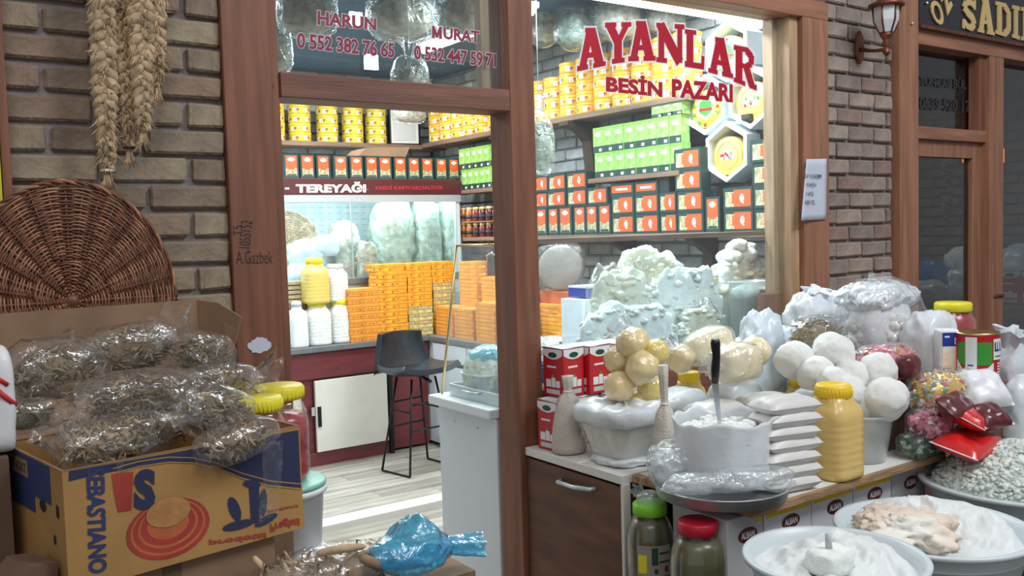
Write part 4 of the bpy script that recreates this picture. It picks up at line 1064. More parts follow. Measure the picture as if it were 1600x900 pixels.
# bucket seat: curved shell, back rises towards the counter side
def seat_mesh():
    mb = MB(); nu, nv = 20, 22; vs = []; fs = []
    for j in range(nv+1):
        t_ = j/nv
        # profile: front lip -> seat -> back
        if t_ < .5: a = t_/.5; yy = -.20+.36*a; zz = .66-.02*math.sin(a*PI)+.015*(1-a); hw = .20+.015*math.sin(a*PI)
        else: a = (t_-.5)/.5; yy = .16+.075*math.sin(a*1.3); zz = .66+.27*a**1.25; hw = .20-.045*a
        for i in range(nu+1):
            u = -1+2*i/nu; x = u*hw; cup = .045*abs(u)**3 if t_ < .5 else 0; fwd = -.07*abs(u)**2.2*(t_-.35)/.65 if t_ > .35 else 0
            edge = .0
            vs.append((x, yy+fwd, zz+cup*(1 if t_ < .5 else 1-a)))
    for j in range(nv):
        for i in range(nu): fs.append((j*(nu+1)+i, j*(nu+1)+i+1, (j+1)*(nu+1)+i+1, (j+1)*(nu+1)+i))
    mb.add(vs, fs, 0, True); return mb
ss = seat_mesh().build('seat', 'black_leather', st, (-.02, .0, .0), (0, 0, .06), solid=.035)
ss.scale = (1.14, 1.1, 1.0); sb = ss.modifiers.new('b', 'BEVEL'); sb.width = .012; sb.segments = 3
MB().tube([(-.02+.0, -.20+.0, .628), (.05, .10, .628)], .012, 8).build('seat_bracket', 'black_metal', st)

# ---- white display counter with a glass top case
dc = thing('display_counter', 'white metal counter with brass framed glass case standing inside the doorway', 'counter', (1.955, 2.95, 0))
def DC(name, x0, x1, y0, y1, z0, z1, m, bevel=.003): return MB().box(x0-1.955, x1-1.955, y0-2.95, y1-2.95, z0, z1).build(name, m, dc, bevel=bevel)
DC('body', 1.985, 3.55, 2.96, 3.41, .02, .86, 'white_panel', .004)
DC('top', 1.945, 3.56, 2.95, 3.43, .86, .90, 'fridge_white', .006)
mb = MB(); 
for yy, zz in ((3.1, .80), (3.28, .80), (3.0, .12), (3.3, .14)): mb.lathe([(.0045, .03-.0), (.0045, .026), (.001, .025)], 8, c=(0, yy-2.95, zz), axis='x')
mb.build('screws', 'steel', dc)
zc = 1.545
mb = MB(); mb.tube([(2.00-1.955, 3.40-2.95, .90), (2.05-1.955, 3.32-2.95, zc)], .006, 8); mb.build('brass_strip', 'brass', dc)
mb = MB(); mb.tube([(2.05-1.955, 3.32-2.95, zc), (2.05-1.955, 2.97-2.95, zc)], .006, 8); mb.build('brass_strip', 'brass', dc)
mb = MB(); mb.tube([(2.05-1.955, 3.32-2.95, zc), (3.58-1.955, 3.32-2.95, zc)], .006, 8); mb.build('brass_strip', 'brass', dc)
mb = MB(); mb.add([(2.002-1.955, 3.395-2.95, .902), (2.05-1.955, 3.32-2.95, zc), (2.05-1.955, 2.965-2.95, zc), (2.002-1.955, 2.965-2.95, .902)], [(0, 1, 2, 3)]); mb.build('side_glass', case_glass, dc, solid=.004)
DC('shelf_board', 2.10, 3.60, 2.935, 3.05, zc-.002, zc+.02, 'shelf_wood', .002)
DC('top_glass', 2.05, 3.60, 3.05, 3.32, zc, zc+.006, case_glass, 0)
# small clips and crumpled film under the board are skipped: not readable in the photograph
# ---- things in the display case
def heap(nm, px_l, px_r, top, z, Y, mats, label, seed, lumps=60, lr=.035, dy=.16, kind='cheese', film_=None, boxy=.1, part='curd_lumps'):
    a, b = at(px_l, 480, Y=Y).x, at(px_r, 480, Y=Y).x; b = min(b, 4.08); cx_ = (a+b)/2; rx = (b-a)/2; zt = at((px_l+px_r)/2, top, Y=Y).z; h = zt-z
    t = thing(nm, label, kind, (cx_, Y, z)); R2 = random.Random(seed)
    mb = MB(); blob_mesh(mb, rx*.93, dy*.93, h*.95, (0, 0, 0), 5, .12, 7, .035, 13, boxy, .0, seed); mb.build('mass', mats[0], t)
    mb = MB()
    for _ in range(int(lumps*1.8)):
        u = R2.uniform(0, 2*PI); v = R2.uniform(0.02, 1)**.7; ph = v*PI/2; e = 2+boxy*6
        d = Vector((math.cos(u)*math.sin(ph), math.sin(u)*math.sin(ph), math.cos(ph))); k = (abs(d.x)**e+abs(d.y)**e+abs(d.z)**e)**(-1/e)
        p = Vector((rx*.9*d.x*k, dy*.9*d.y*k, h*.93*d.z*k)); r = lr*R2.uniform(.5, 1.1); p.z = max(p.z, r*.5)
        if abs(p.y)+r*.6 > dy: p.y *= .85
        lump(mb, r, p, R2.randrange(len(mats)), R2, (1.4, .9, .65))
    mb.build(part, list(mats), t, stuff=True)
    if film_:
        mb = MB(); blob_mesh(mb, rx*1.03, dy*1.05, h*1.02, (0, 0, 0), 5, .12, 7, .05, 13, boxy, .0, seed); mb.build('plastic', film_, t)
    return t
def tub(nm, cx_, cy_, z, w_, d_, h_, m, label, fill=None, seed=1, cat='tub', top='cheese_curd', wall=.006, flare=1.12):
    t = thing(nm, label, cat, (cx_, cy_, z))
    mb = MB(); n = 40; vs = []; fs = []; prof = [(1/flare, 0), (1, h_), (1.04, h_), (1.04, h_-.012), ]
    def ring(k, zz, inn=0):
        out = []
        for i in range(n):
            a = 2*PI*i/n; c_, s_ = math.cos(a), math.sin(a); e = (abs(c_)**5+abs(s_)**5)**(-1/5); out.append((c_*e*(w_/2*k-inn), s_*e*(d_/2*k-inn), zz))
        return out
    rings = [ring(1/flare*.96, 0), ring(1/flare, .006), ring(1, h_-.002), ring(1.05, h_), ring(1.05, h_+.004), ring(1, h_+.004, wall*.5), ring(1/flare, .01, wall)]
    for r in rings: vs += r
    for j in range(len(rings)-1):
        for i in range(n): fs.append((j*n+i, j*n+(i+1) % n, (j+1)*n+(i+1) % n, (j+1)*n+i))
    fs.append(tuple(reversed(range(n)))); fs.append(tuple((len(rings)-1)*n+i for i in range(n)))
    mb.add(vs, fs, 0, True); mb.build('tub_wall', m, t)
    if fill:
        R2 = random.Random(seed); mb = MB(); blob_mesh(mb, w_/2*.95, d_/2*.95, fill, (0, 0, h_*.8), 4, .12, 9, .04, 14, .15, .35, seed)
        for _ in range(140):
            u = R2.uniform(0, 2*PI); k = R2.random()**.5; r = R2.uniform(.010, .022)
            p = Vector((w_/2*.84*k*math.cos(u), d_/2*.84*k*math.sin(u), h_*.8+fill*math.sqrt(max(0, 1-k*k*.95))*.98)); lump(mb, r*.8, p, 0, R2)
        mb.build('curd', top, t, stuff=True)
    return t
heap('curd_heap', 935, 1085, 390, .91, 3.24, ('cheese_cream', 'cheese_cream', 'cheese_curd'), 'creamy yellow heap of curd lumps on top in the window case', 21, 90, .034, .09)
heap('curd_bag', 920, 1020, 420, .91, 3.08, ('bag_curd_yellow', 'cheese_cream'), 'ivory cheese bag at the left front of the window case', 22, 50, .026, .065, 'bag', clear, .2, 'cheese_pieces')
heap('curd_bag', 1008, 1124, 412, .91, 3.10, ('bag_curd', 'cheese_white'), 'white blotchy cheese bag in the middle of the window case', 23, 80, .022, .065, 'bag', None, .25, 'cheese_pieces')
heap('curd_heap', 1082, 1212, 400, .91, 3.25, ('cheese_curd', 'cheese_white', 'cheese_cream'), 'white heap of curd lumps at the right of the window case', 24, 80, .03, .09)
c = at(1156, 392, Y=3.25); t = thing('cheese_chunks', 'small pile of white cheese chunks topping the right heap in the window', 'cheese', (c.x, 3.25, c.z-.03))
for i, (dx, dz, r) in enumerate(((-.07, 0, .055), (.04, .0, .06), (-.02, .055, .05), (.07, .045, .035))):
    mb = MB(); blob_mesh(mb, r*1.2, r, r*.7, (dx, 0, dz), 4, .25, 14, .10, 20, 0, None, 31+i); mb.build('chunk', 'cheese_white', t)
heap('curd_heap', 1196, 1262, 418, .91, 3.25, ('cheese_cream', 'cheese_curd'), 'yellowish curd heap cut off by the right window frame', 25, 70, .028, .09)
zt_ = at(1172, 440, Y=3.06).z
tub('cheese_tub', at(1172, 470, Y=3.06).x, 3.06, 1.0, .21, .14, zt_-1.0, tubfilm, 'clear square tub of white cheese at the right front of the window case', .04, 41)
tub('tub_base', at(1172, 470, Y=3.06).x, 3.06, .902, .19, .13, .09, 'white_plastic', 'low white tub under the clear cheese tub in the window case', None)
heap('curd_bag', 900, 1056, 474, .902, 2.99, ('bag_curd', 'cheese_white'), 'wide bluish white bag of curd in the front of the window case', 26, 90, .018, .03, 'bag', None, .5, 'cheese_pieces')
heap('curd_bag', 1060, 1122, 478, .902, 2.99, ('bag_curd_yellow', 'cheese_curd'), 'lumpy curd bag between the wide white bag and the clear tub', 27, 60, .02, .03, 'bag', clear, .4, 'cheese_pieces')
tub('curd_tub', at(868, 540, Y=3.1).x, 3.16, .902, .26, .26, .10, 'white_plastic', 'white tub of curd directly right of the doorway post behind the glass', .12, 43, top='curd_green')
# steel tray with tubs on the left end of the display counter
t = thing('steel_tray', 'shallow steel tray on the left end of the white display counter', 'tray', (2.15, 3.16, .901))
mb = MB(); z_ = .05
for (x0, x1, y0, y1) in ((-.14, .20, -.195, -.19), (-.14, .20, .19, .195), (-.14, -.135, -.19, .19), (.195, .20, -.19, .19)): mb.box(x0, x1, y0, y1, 0, z_)
mb.box(-.14, .20, -.19, .19, 0, .004); mb.build('pan', 'steel', t, bevel=.002)
MB().tube([(-.14, -.05, .035), (-.17, -.04, .04), (-.17, .04, .04), (-.14, .05, .035)], .005, 8).build('handle', 'steel', t)
tb = tub('curd_tub', 2.13, 3.23, .907, .19, .19, .09, 'milky_plastic', 'round tub heaped with curd under a blue lid bag in the steel tray', .11, 44, top='curd_green', flare=1.15)
mb = MB(); blob_mesh(mb, .085, .08, .05, (0, 0, 0), 4, .2, 12, .12, 16, 0, .1, 51); c = at(757, 548, Y=3.25); o = mb.build('blue_bag', bluefilm, None, (c.x+.015, 3.24, c.z-.025)); tag(o, 'bright blue bag lying on the curd tub in the steel tray', 'bag')
tub('blue_tub', 2.215, 3.06, .907, .17, .20, .13, 'blue_plastic', 'blue plastic tub in the steel tray beside the doorway post', .0, 45)
tub('curd_tub', 2.24, 3.05, 1.042, .13, .14, .05, 'milky_plastic', 'small curd tub stacked on the blue tub beside the doorway post', .07, 46)
# behind the case: wrapped wheel, scale, papers
c = at(877, 418, X=3.75); t = thing('wrapped_cheese', 'round grey wrapped cheese wheel standing upright behind the window case', 'cheese', tuple(c), .72)
MB().lathe([(.001, -.05), (.135, -.05), (.150, -.035), (.150, .035), (.135, .05), (.001, .05)], 40, axis='x').build('wheel', 'wax_grey', t)
mb = MB(); blob_mesh(mb, .058, .158, .158, (0, 0, 0), 4, .02, 8, .02, 14, .5, None, 61); mb.build('plastic', clear, t)
o = MB().box(-.10, .10, -.15, .15, 0, c.z-.155-ZT).build('carton', 'box_orange', None, (3.78, c.y, ZT), bevel=.003); tag(o, 'dark orange carton under the wrapped cheese wheel', 'box')
c = at(938, 425, X=3.55); t = thing('weighing_scale', 'grey weighing scale with an upright display behind the window case', 'scale', (3.80, c.y, ZT))
zs = c.z-ZT
MB().box(-.12, .12, -.16, .16, 0, .06).build('base', 'dark_device', t, bevel=.01); MB().box(-.11, .11, -.15, .15, .075, .09).build('pan', 'steel', t, bevel=.004)
MB().tube([(.05, 0, .06), (.05, 0, zs)], .014, 8).build('pole', 'aluminium', t); hd = MB().box(.02, .07, -.12, .10, zs-.05, zs+.055).build('display_head', 'dark_device', t, bevel=.008)
MB().box(.015, .021, -.10, .08, zs-.03, zs+.035).build('screen', 'screen', hd); 
for i in range(2):
    o = MB().box(-.11, .11, -.09, .09, 0, .012 if i else .05).build('paper_pad', 'paper' if i else 'deep_blue', None, (3.50, at(925, 450, X=3.5).y, at(925, 462, X=3.5).z+(.052 if i else 0)), bevel=.002); tag(o, 'stack of blue folders beside the scale' if not i else 'white papers on the blue folders beside the scale', 'papers')
t = tub('steel_pan', 3.50, at(865, 490, X=3.5).y, ZT, .2, .30, .07, 'steel', 'dark steel pan on the side counter behind the doorway post', None)
o = MB().box(-.13, .13, -.20, .20, 0, .0).box(-.16, .16, -.10, .10, 0, at(925, 464, X=3.5).z-ZT-.002).build('carton', 'white_panel', None, (3.50, at(925, 450, X=3.5).y, ZT), bevel=.003); tag(o, 'white carton under the blue folders beside the scale', 'box')
# electric kettle-like device near the corner, seen through the doorway
c = at(782, 410, X=3.75); t = thing('coffee_machine', 'black appliance on the sweet boxes near the corner behind the brass strip', 'appliance', (3.80, c.y, ZT+.44))
MB().box(-.1, .1, -.11, .11, 0, .16).build('housing', 'dark_device', t, bevel=.01); MB().tube([(-.10, -.08, .12), (-.14, -.02, .17), (-.13, .06, .15), (-.10, .08, .10)], .006, 6).build('handle', 'chrome', t)
o = MB().box(-.09, .09, -.12, .12, 0, .4395).build('carton', 'sweet_orange', None, (3.80, c.y, ZT), bevel=.003); tag(o, 'orange carton under the black appliance', 'box')
o = MB().prism([(0, 0), (.40, 0), (.44, .075), (.06, .06)], .25, 0, 'xz', 0).build('cardboard_sheet', 'card', None, (at(555, 232, Y=6.3).x, 6.25, 2.194), bevel=.002); tag(o, 'flat patterned cardboard lid lying over the upright tea boxes', 'cardboard')

# ---- clear bags of herbs hanging high up near the front glass
def hang_bag(cpx, top, bot, wpx, Y, label, seed, tieup=True, m=('herb_beige', 'herb'), n=160, dy=.07):
    a = at(cpx, (top+bot)/2, Y=Y); s = depth(a)/F_PX; rz = (bot-top)*s/2; rx = wpx*s/2
    t = thing('hanging_bag', label, 'bag', (a.x, Y, a.z))
    mb = MB(); blob_mesh(mb, rx*.78, dy*.8, rz*.62, (0, 0, -rz*.25), 3, .12, 8, 0, 9, .1, None, seed); mb.build('leaf_mass', m[0], t)
    mb = MB(); chips(mb, n, rx*.9, dy*.9, rz*.78, .05, .004, seed, 2, (0, 0, -rz*.15), .7); mb.build('dried_leaves', list(m), t, stuff=True)
    mb = MB(); blob_mesh(mb, rx, dy, rz, (0, 0, 0), 4, .08, 7, .05, 11, .15, None, seed+2, taper=.25)
    ruffle(mb, (0, 0, rz*.9), (.0, 0, rz*.9+.09), .018, .05, seed); mb.build('plastic', hangfilm, t)
    ztop = rz*.9+.06; MB().tube([(0, 0, ztop), (0, 0, 2.95-a.z)], .002, 5).build('string', 'white_letter', t)
    return t
hang_bag(641, 88, 165, 68, 3.7, 'tied clear bag hanging between the two phone numbers', 71)
hang_bag(628, -30, 62, 120, 3.9, 'big clear herb bag hanging at the top above the tied bag', 72, dy=.12, n=240)
hang_bag(735, -40, 60, 110, 3.5, 'big clear herb bag hanging above the second name', 73, dy=.12, n=240)
hang_bag(480, -30, 60, 100, 3.6, 'bluish clear bag hanging at the top left behind the first name', 74, dy=.1, n=160)
hang_bag(425, 30, 120, 60, 3.9, 'clear bag hanging behind the left edge of the upper glass', 75, dy=.1)
hang_bag(640, 163, 193, 60, 5.9, 'flat clear bag hanging in front of the framed picture', 76, dy=.05, n=60)
hang_bag(843, 172, 272, 46, 3.6, 'tall clear herb bag hanging right of the doorway post', 77, dy=.07, m=('curd_green', 'herb'))
hang_bag(905, -5, 78, 84, 4.3, 'pale green herb bag hanging left above the big red letters', 78, dy=.12, n=220, m=('herb', 'herb_beige'))
hang_bag(965, -20, 60, 96, 4.1, 'clear herb bag hanging above the second big red letter', 79, dy=.12, n=220, m=('herb_beige', 'herb'))
hang_bag(850, -20, 70, 50, 4.6, 'dim clear bag hanging at the top left corner of the lettered window', 80, dy=.08)
hang_bag(1040, -10, 55, 90, 4.0, 'beige herb bag hanging above the middle big red letters', 81, dy=.1, n=160)
# ---- ceiling tubes
def tube_lamp(x0, x1, y0, y1, z, label):
    c = ((x0+x1)/2, (y0+y1)/2, z); t = thing('tube_lamp', label, 'lamp', c)
    w_ = .022
    if abs(x1-x0) > abs(y1-y0): MB().box(x0-c[0], x1-c[0], -.05, .05, .02, .05).build('housing', 'white_plastic', t, bevel=.004); MB().tube([(x0-c[0], 0, 0), (x1-c[0], 0, 0)], w_, 12).build('glowing_tube', 'tube', t)
    else: MB().box(-.05, .05, y0-c[1], y1-c[1], .02, .05).build('housing', 'white_plastic', t, bevel=.004); MB().tube([(0, y0-c[1], 0), (0, y1-c[1], 0)], w_, 12).build('glowing_tube', 'tube', t)
    for e in (0, 1):
        q = (x0 if e == 0 else x1, y0 if e == 0 else y1); MB().tube([(q[0]*.9+c[0]*.1-c[0], q[1]*.9+c[1]*.1-c[1], .05), (q[0]*.9+c[0]*.1-c[0], q[1]*.9+c[1]*.1-c[1], 2.95-z)], .004, 6).build('hanger', 'white_plastic', t)
tube_lamp(2.40, 3.80, 3.04, 3.04, 2.605, 'glowing white tube lamp along the top of the lettered window')
tube_lamp(2.66, 2.66, 3.56, 4.6, 2.65, 'glowing tube lamp pointing back at the top left of the lettered window')
tube_lamp(1.3, 1.9, 5.2, 5.2, 2.90, 'ceiling tube lamp deep inside the shop above the doorway')
# ================================================================== THE STALL IN FRONT OF THE WINDOW
ZT2 = .775
def onT(px_, py_, z=ZT2): return at(px_, py_, Z=z)
# walnut cabinet beside the doorway
cb = thing('cabinet', 'walnut fronted low cabinet with a silver handle beside the doorway post', 'cabinet', (2.0, 2.24, 0))
MB().box(.02, .47, .012, .535, .02, .745).build('body', 'dark_wood', cb)
MB().box(0, .018, .008, .54, .02, .735).build('door', 'walnut', cb, bevel=.002)
MB().box(-.004, .48, .0, .545, .745, .775).build('top', 'white_edge', cb, bevel=.002)
MB().box(-.002, .03, -.006, .008, .0, .745).build('edge_strip', 'white_edge', cb, bevel=.001)
ha, hb_ = at(872, 752, X=1.985), at(925, 765, X=1.985)
MB().tube([(0, ha.y-2.24, ha.z), (-.022, ha.y-2.24-.006, ha.z), (-.026, (ha.y+hb_.y)/2-2.24, (ha.z+hb_.z)/2-.004), (-.022, hb_.y-2.24+.006, hb_.z), (0, hb_.y-2.24, hb_.z)], .008, 8).build('handle', 'aluminium', cb)
# board table
tbx = thing('board_table', 'long raw chipboard table top carrying the goods in front of the window', 'table', (3.0, 1.72, 0))
MB().box(2.035-3, 3.06-3, 0, .51, .750, .775).build('tabletop', 'raw_board', tbx, bevel=.002)
MB().box(2.49-3, 4.7-3, .51, 1.055, .750, .775).build('tabletop', 'raw_board', tbx, bevel=.002)
MB().box(2.06-3, 3.05-3, .012, .5, .775, .7775).build('liner', 'white_edge', tbx)
for x_, y_ in ((3.02, 2.25), (4.6, 2.25), (4.6, 2.74), (2.52, 2.74)): MB().box(x_-3-.025, x_-3+.025, y_-1.72-.025, y_-1.72+.025, 0, .75).build('leg', 'raw_board', tbx)
# white logo cartons under the table
yc = 1.765
bounds = [(1118, 1169), (1170, 1193.5), (1194, 1268), (1269, 1333), (1334, 1393), (1394, 1446)]
bounds = [(1136, 1192.5), (1194, 1267.5), (1269, 1332.5), (1334, 1392.5), (1394, 1446)]
ordn = ['leftmost', 'second from left', 'middle', 'fourth from left', 'rightmost']
for i, (l, r) in enumerate(bounds):
    xa, xb = at(l, 800, Y=yc).x, at(r, 800-i*15, Y=yc).x
    t = thing('goods_carton', 'white carton with dark red oval logo under the table, %s of five' % ordn[i], 'box', (xa, yc, .44), 0, 'white logo cartons under the table')
    w_ = xb-xa
    MB().box(0, w_, 0, .22, 0, .305).build('carton', 'can_white' if i not in (0, 4) else 'can_grey', t, bevel=.003)  # end cartons grey: shade on the leftmost is painted into its colour
    if i not in (0, 4): MB().box(.01, w_-.005, -.001, .0, .276, .304).build('tape', 'lid_deep_yellow', t)
    else: MB().box(w_-.03, w_-.005, -.001, .0, .276, .304).build('tape', 'lid_deep_yellow', t)
    cx_, cz_ = w_*.55, .246
    mb = MB(); n = 28
    mb.add([(cx_+.042*math.cos(2*PI*k/n), -.0015, cz_+.023*math.sin(2*PI*k/n)) for k in range(n)], [tuple(range(n))], 0)
    mb.build('logo_oval', 'candy_maroon', t)
    a = MB(); letters(a, 'ALBAN', [Vector((cx_-.030, -.002, cz_-.010)), Vector((cx_+.030, -.002, cz_-.010)), Vector((cx_+.030, -.002, cz_+.011)), Vector((cx_-.030, -.002, cz_+.011))], 0, offset=.03); a.build('logo_text', 'white_letter', t)
    o = MB().box(0, w_, 0, .22, 0, .438).build('crate_box', 'card_dark', None, (xa, yc, 0)); tag(o, 'brown carton on the ground carrying the %s logo carton' % ordn[i], 'box')

# red square cans
def red_can(x, y, z, rz, label, logo=True):
    t = thing('red_can', label, 'can', (x, y, z), rz, 'red and white cheese cans')
    w_, h = .112, .185
    MB().box(-w_/2, w_/2, -w_/2, w_/2, 0, h).build('body', 'can_red', t, bevel=.006)
    mb = MB()
    for f in range(4):
        rm = Matrix.Rotation(f*PI/2, 3, 'Z'); n = 10
        def Q(u, v, e=.0008): return rm @ Vector((u*w_*.47, -w_/2-e, v*h))
        for k in range(n):
            u0_, u1_ = -1+2*k/n, -1+2*(k+1)/n
            zf = lambda u: .80+.07*(abs(u)**1.5)*-1+.07
            mb.quad(Q(u0_, .775+.09*u0_*u0_), Q(u1_, .775+.09*u1_*u1_), Q(u1_, .985), Q(u0_, .985), 0)
        for k in range(1):
            mb.add([rm @ Vector((.024*math.cos(2*PI*q/18), -w_/2-.0014, .865*h+.0105*math.sin(2*PI*q/18))) for q in range(18)], [tuple(range(18))], 1)
        mb.quad(Q(-.7, .06, .0012), Q(.7, .06, .0012), Q(.7, .155, .0012), Q(-.7, .155, .0012), 2)
        for (a, b, c_, d) in ((-.72, -.2, .2, .36), (-.15, .25, .2, .40), (.3, .72, .2, .34)): mb.quad(Q(a, c_, .0012), Q(b, c_, .0012), Q(b, d, .0012), Q(a, d, .0012), 0)
        mb.quad(Q(-.1, .40, .0014), Q(.1, .40, .0014), Q(.12, .46, .0014), Q(-.05, .47, .0014), 3)
        mb.quad(Q(-.6, .60, .0012), Q(.35, .60, .0012), Q(.35, .64, .0012), Q(-.6, .64, .0012), 0)
    mb.build('printed_label', ['can_white', 'can_green_logo', 'can_grey', 'can_green'], t, stuff=True)
    mb = MB(); mb.box(-w_*.47, w_*.47, -w_*.47, w_*.47, h, h+.003); mb.build('lid', 'can_white', t, bevel=.002)
    mb = MB(); e = w_*.485; mb.tube([(-e, -e, h+.002), (e, -e, h+.002), (e, e, h+.002), (-e, e, h+.002)], .003, 6, closed=True); mb.build('rim', 'steel', t)
red_can(2.085, 2.69, ZT2+.001, .08, 'red and white square can in the bottom row touching the doorway post')
red_can(2.21, 2.72, ZT2+.001, .05, 'red and white can in the bottom row half hidden by the cloth sack')
red_can(2.335, 2.70, ZT2+.001, .0, 'bottom row red can with only its pale top visible behind the cheese tub')
red_can(2.145, 2.725, ZT2+.191, .10, 'leftmost red can of the upper row beside the doorway post')
red_can(2.265, 2.71, ZT2+.191, .06, 'middle red can of the upper row above the cloth sack')
red_can(2.385, 2.70, ZT2+.191, .04, 'rightmost red can of the upper row next to the yellow cheese balls')

def sack(x, y, r, h, label, neckh=.3, seed=1, mt='cloth_sack', lean=0, top_r=.35):
    t = thing('cloth_sack', label, 'sack', (x, y, ZT2+.001)); mb = MB(); vs = []; fs = []; n = 28
    hb2 = h*(1-neckh)
    prof = [(.75, 0), (.98, .03), (1.0, .12), (.97, .3), (.88, .5), (.76, .70), (.62, .86), (.44, .95), (.26, 1.0)]
    prof = [(r*a, hb2*b) for a, b in prof]+[(r*.22, hb2+(h-hb2)*.15), (r*.26, hb2+(h-hb2)*.4), (r*.30, hb2+(h-hb2)*.7), (r*top_r, h), (r*top_r*.6, h-.003)]
    for a, b in prof:
        for k in range(n):
            an = 2*PI*k/n; f = 1+.07*noise.noise(Vector((math.cos(an)*1.5, math.sin(an)*1.5, b*9+seed)))+(.10*math.sin(an*6+seed) if b > hb2*.85 else 0)
            vs.append((a*f*math.cos(an)+lean*(b/h)**2, a*f*math.sin(an)*.9, b))
    for j in range(len(prof)-1):
        for k in range(n): fs.append((j*n+k, j*n+(k+1) % n, (j+1)*n+(k+1) % n, (j+1)*n+k))
    fs += [tuple(reversed(range(n))), tuple((len(prof)-1)*n+k for k in range(n))]
    mb.add(vs, fs, 0, True); mb.build('cloth', mt, t)
    MB().tube([(r*.24*math.cos(a)+lean*.6, r*.22*math.sin(a), hb2+.006) for a in [2*PI*k/14 for k in range(14)]], .003, 6, closed=True).build('tie', 'white_letter', t)
    MB().tube([(-r*.2+lean*.4, -r*.82*.5, hb2*.85), (r*.18, -r*.90, hb2*.4), (r*.1, -r*.9, hb2*.1)], .0018, 5).build('seam', 'butter_peach', t)
    return t
p = onT(885, 706); sack(p.x+.004, p.y-.012, .068, .285, 'pale cloth sack tied at the top standing in front of the red cans', .22, 1)
p = at(1040, 650, D=3.0); sack(p.x, p.y, .054, at(1040, 570, D=3.0).z-ZT2, 'white cloth sack with a long stamped neck behind the cheese bucket', .36, 2, lean=-.008, top_r=.34)
p = onT(1000, 668); sack(p.x+.03, p.y+.16, .055, .17, 'small pale cloth pouch below the yellow cheese balls', .12, 3)
ribbed_jar('honey_bottle', 1078, 690, 46, 112, 2.42, ZT2, 'honey_juice', 'lid_deep_yellow', 'yellow bottle with a deep yellow cap behind the long necked sack', .70, 'bottle')
p = onT(1305, 757)
ribbed_jar('honey_bottle', 1303, 757, 76, 144, p.y+.06, ZT2+.003, 'honey_juice', 'lid_deep_yellow', 'tall yellow juice bottle right of the flour packet stack', .72, 'bottle')
ribbed_jar('honey_bottle', 1252, 700, 46, 100, 2.16, ZT2, 'honey_juice', 'lid_deep_yellow', 'yellow bottle whose cap shows behind the top flour packets', .72, 'bottle')

# wrapped cheese tub
ct = thing('cheese_tub', 'square milky tub of white cheese wrapped in plastic on the cabinet corner', 'tub', (2.165, 2.40, ZT2+.024))
def rr_loft(mb, prof, n=56, seed=1, e=4.5, m=0, cap=True):
    vs = []; fs = []
    for j, (w_, d_, z, wob) in enumerate(prof):
        for k in range(n):
            a = 2*PI*k/n; c_, s_ = math.cos(a), math.sin(a); q = (abs(c_)**e+abs(s_)**e)**(-1/e); f = 1+wob*noise.noise(Vector((c_*2.5, s_*2.5, seed+j*.35)))
            vs.append((c_*q*w_*f, s_*q*d_*f, z+wob*.35*noise.noise(Vector((c_*2.8, s_*2.8, seed+5)))*(.3 if j else 0)))
    for j in range(len(prof)-1):
        for k in range(n): fs.append((j*n+k, j*n+(k+1) % n, (j+1)*n+(k+1) % n, (j+1)*n+k))
    if cap: fs += [tuple(reversed(range(n))), tuple((len(prof)-1)*n+k for k in range(n))]
    mb.add(vs, fs, m, True)
mb = MB(); rr_loft(mb, [(.098, .085, 0, .02), (.104, .09, .006, .02), (.118, .103, .05, .03), (.134, .117, .10, .03), (.142, .124, .13, .02), (.142, .124, .16, .02)], seed=2); mb.build('tub_wall', 'tub_cream', ct)
mb = MB(); rr_loft(mb, [(.150, .130, .118, .10), (.158, .138, .126, .10), (.163, .142, .150, .08), (.164, .143, .168, .06), (.152, .131, .180, .08), (.12, .105, .186, .15), (.08, .07, .176, .2), (.03, .03, .180, .3), (.004, .004, .18, 0)], seed=4, e=4); mb.build('plastic_cover', 'bag_white', ct)
mb = MB(); rr_loft(mb, [(.118, .103, .01, .08), (.128, .112, .05, .09), (.143, .126, .10, .07), (.15, .131, .12, .05)], seed=7, cap=False); mb.build('plastic', clear, ct)
mb = MB(); blob_mesh(mb, .115, .095, .014, (0, 0, 0), 4, .1, 12, .1, 20, .3, None, 94); o = mb.build('plastic_bag', 'bag_white', None, (2.16, 2.375, ZT2+.014)); tag(o, 'flat crumpled bag with red print lying under the square cheese tub', 'bag')

# tray with the cheese bucket
TX, TY = 2.085, 1.885
t = thing('round_tray', 'large round steel tray at the corner of the stall carrying the open cheese bag', 'tray', (TX, TY, ZT2+.003))
MB().lathe([(.001, 0), (.185, 0), (.195, .003), (.203, .034), (.207, .036), (.203, .039), (.196, .034), (.188, .007), (.001, .004)], 56).build('pan', 'steel', t)
z_t = ZT2+.011
t = thing('cheese_bag', 'open white bag of crumbly cheese with a knife stuck in it on the round tray', 'bag', (TX+.005, TY+.0, z_t+.03))
mb = MB(); n = 56; vs = []; fs = []; rows = 18; r_ = .136; h = .20
for j in range(rows):
    v = j/(rows-1)
    for k in range(n):
        a = 2*PI*k/n; rr = r_*(1+.03*v)*(1+.009*ridge((math.cos(a)*.13, math.sin(a)*.13, v*.2), 14, 5)+.006*math.sin(a*9+v*3)*v)
        if v < .1: rr *= .9+.1*v/.1
        hh = h*v+(.03*noise.noise(Vector((math.cos(a)*2.2, math.sin(a)*2.2, 3)))*v**2); fl = 0
        if v > .8: rr += .004*(v-.8)/.2*(1+noise.noise(Vector((math.cos(a)*3, math.sin(a)*3, 8)))*2.5)
        if v > .75 and abs(a-5.6) < .35: q = (1-abs(a-5.6)/.35)*(v-.75)/.25; rr += .045*q; hh += .012*q
        vs.append((rr*math.cos(a), rr*math.sin(a), hh))
for j in range(rows-1):
    for k in range(n): fs.append((j*n+k, j*n+(k+1) % n, (j+1)*n+(k+1) % n, (j+1)*n+k))
fs.append(tuple(reversed(range(n)))); mb.add(vs, fs, 0, True); mb.build('plastic', 'bag_white', t, solid=.0025)
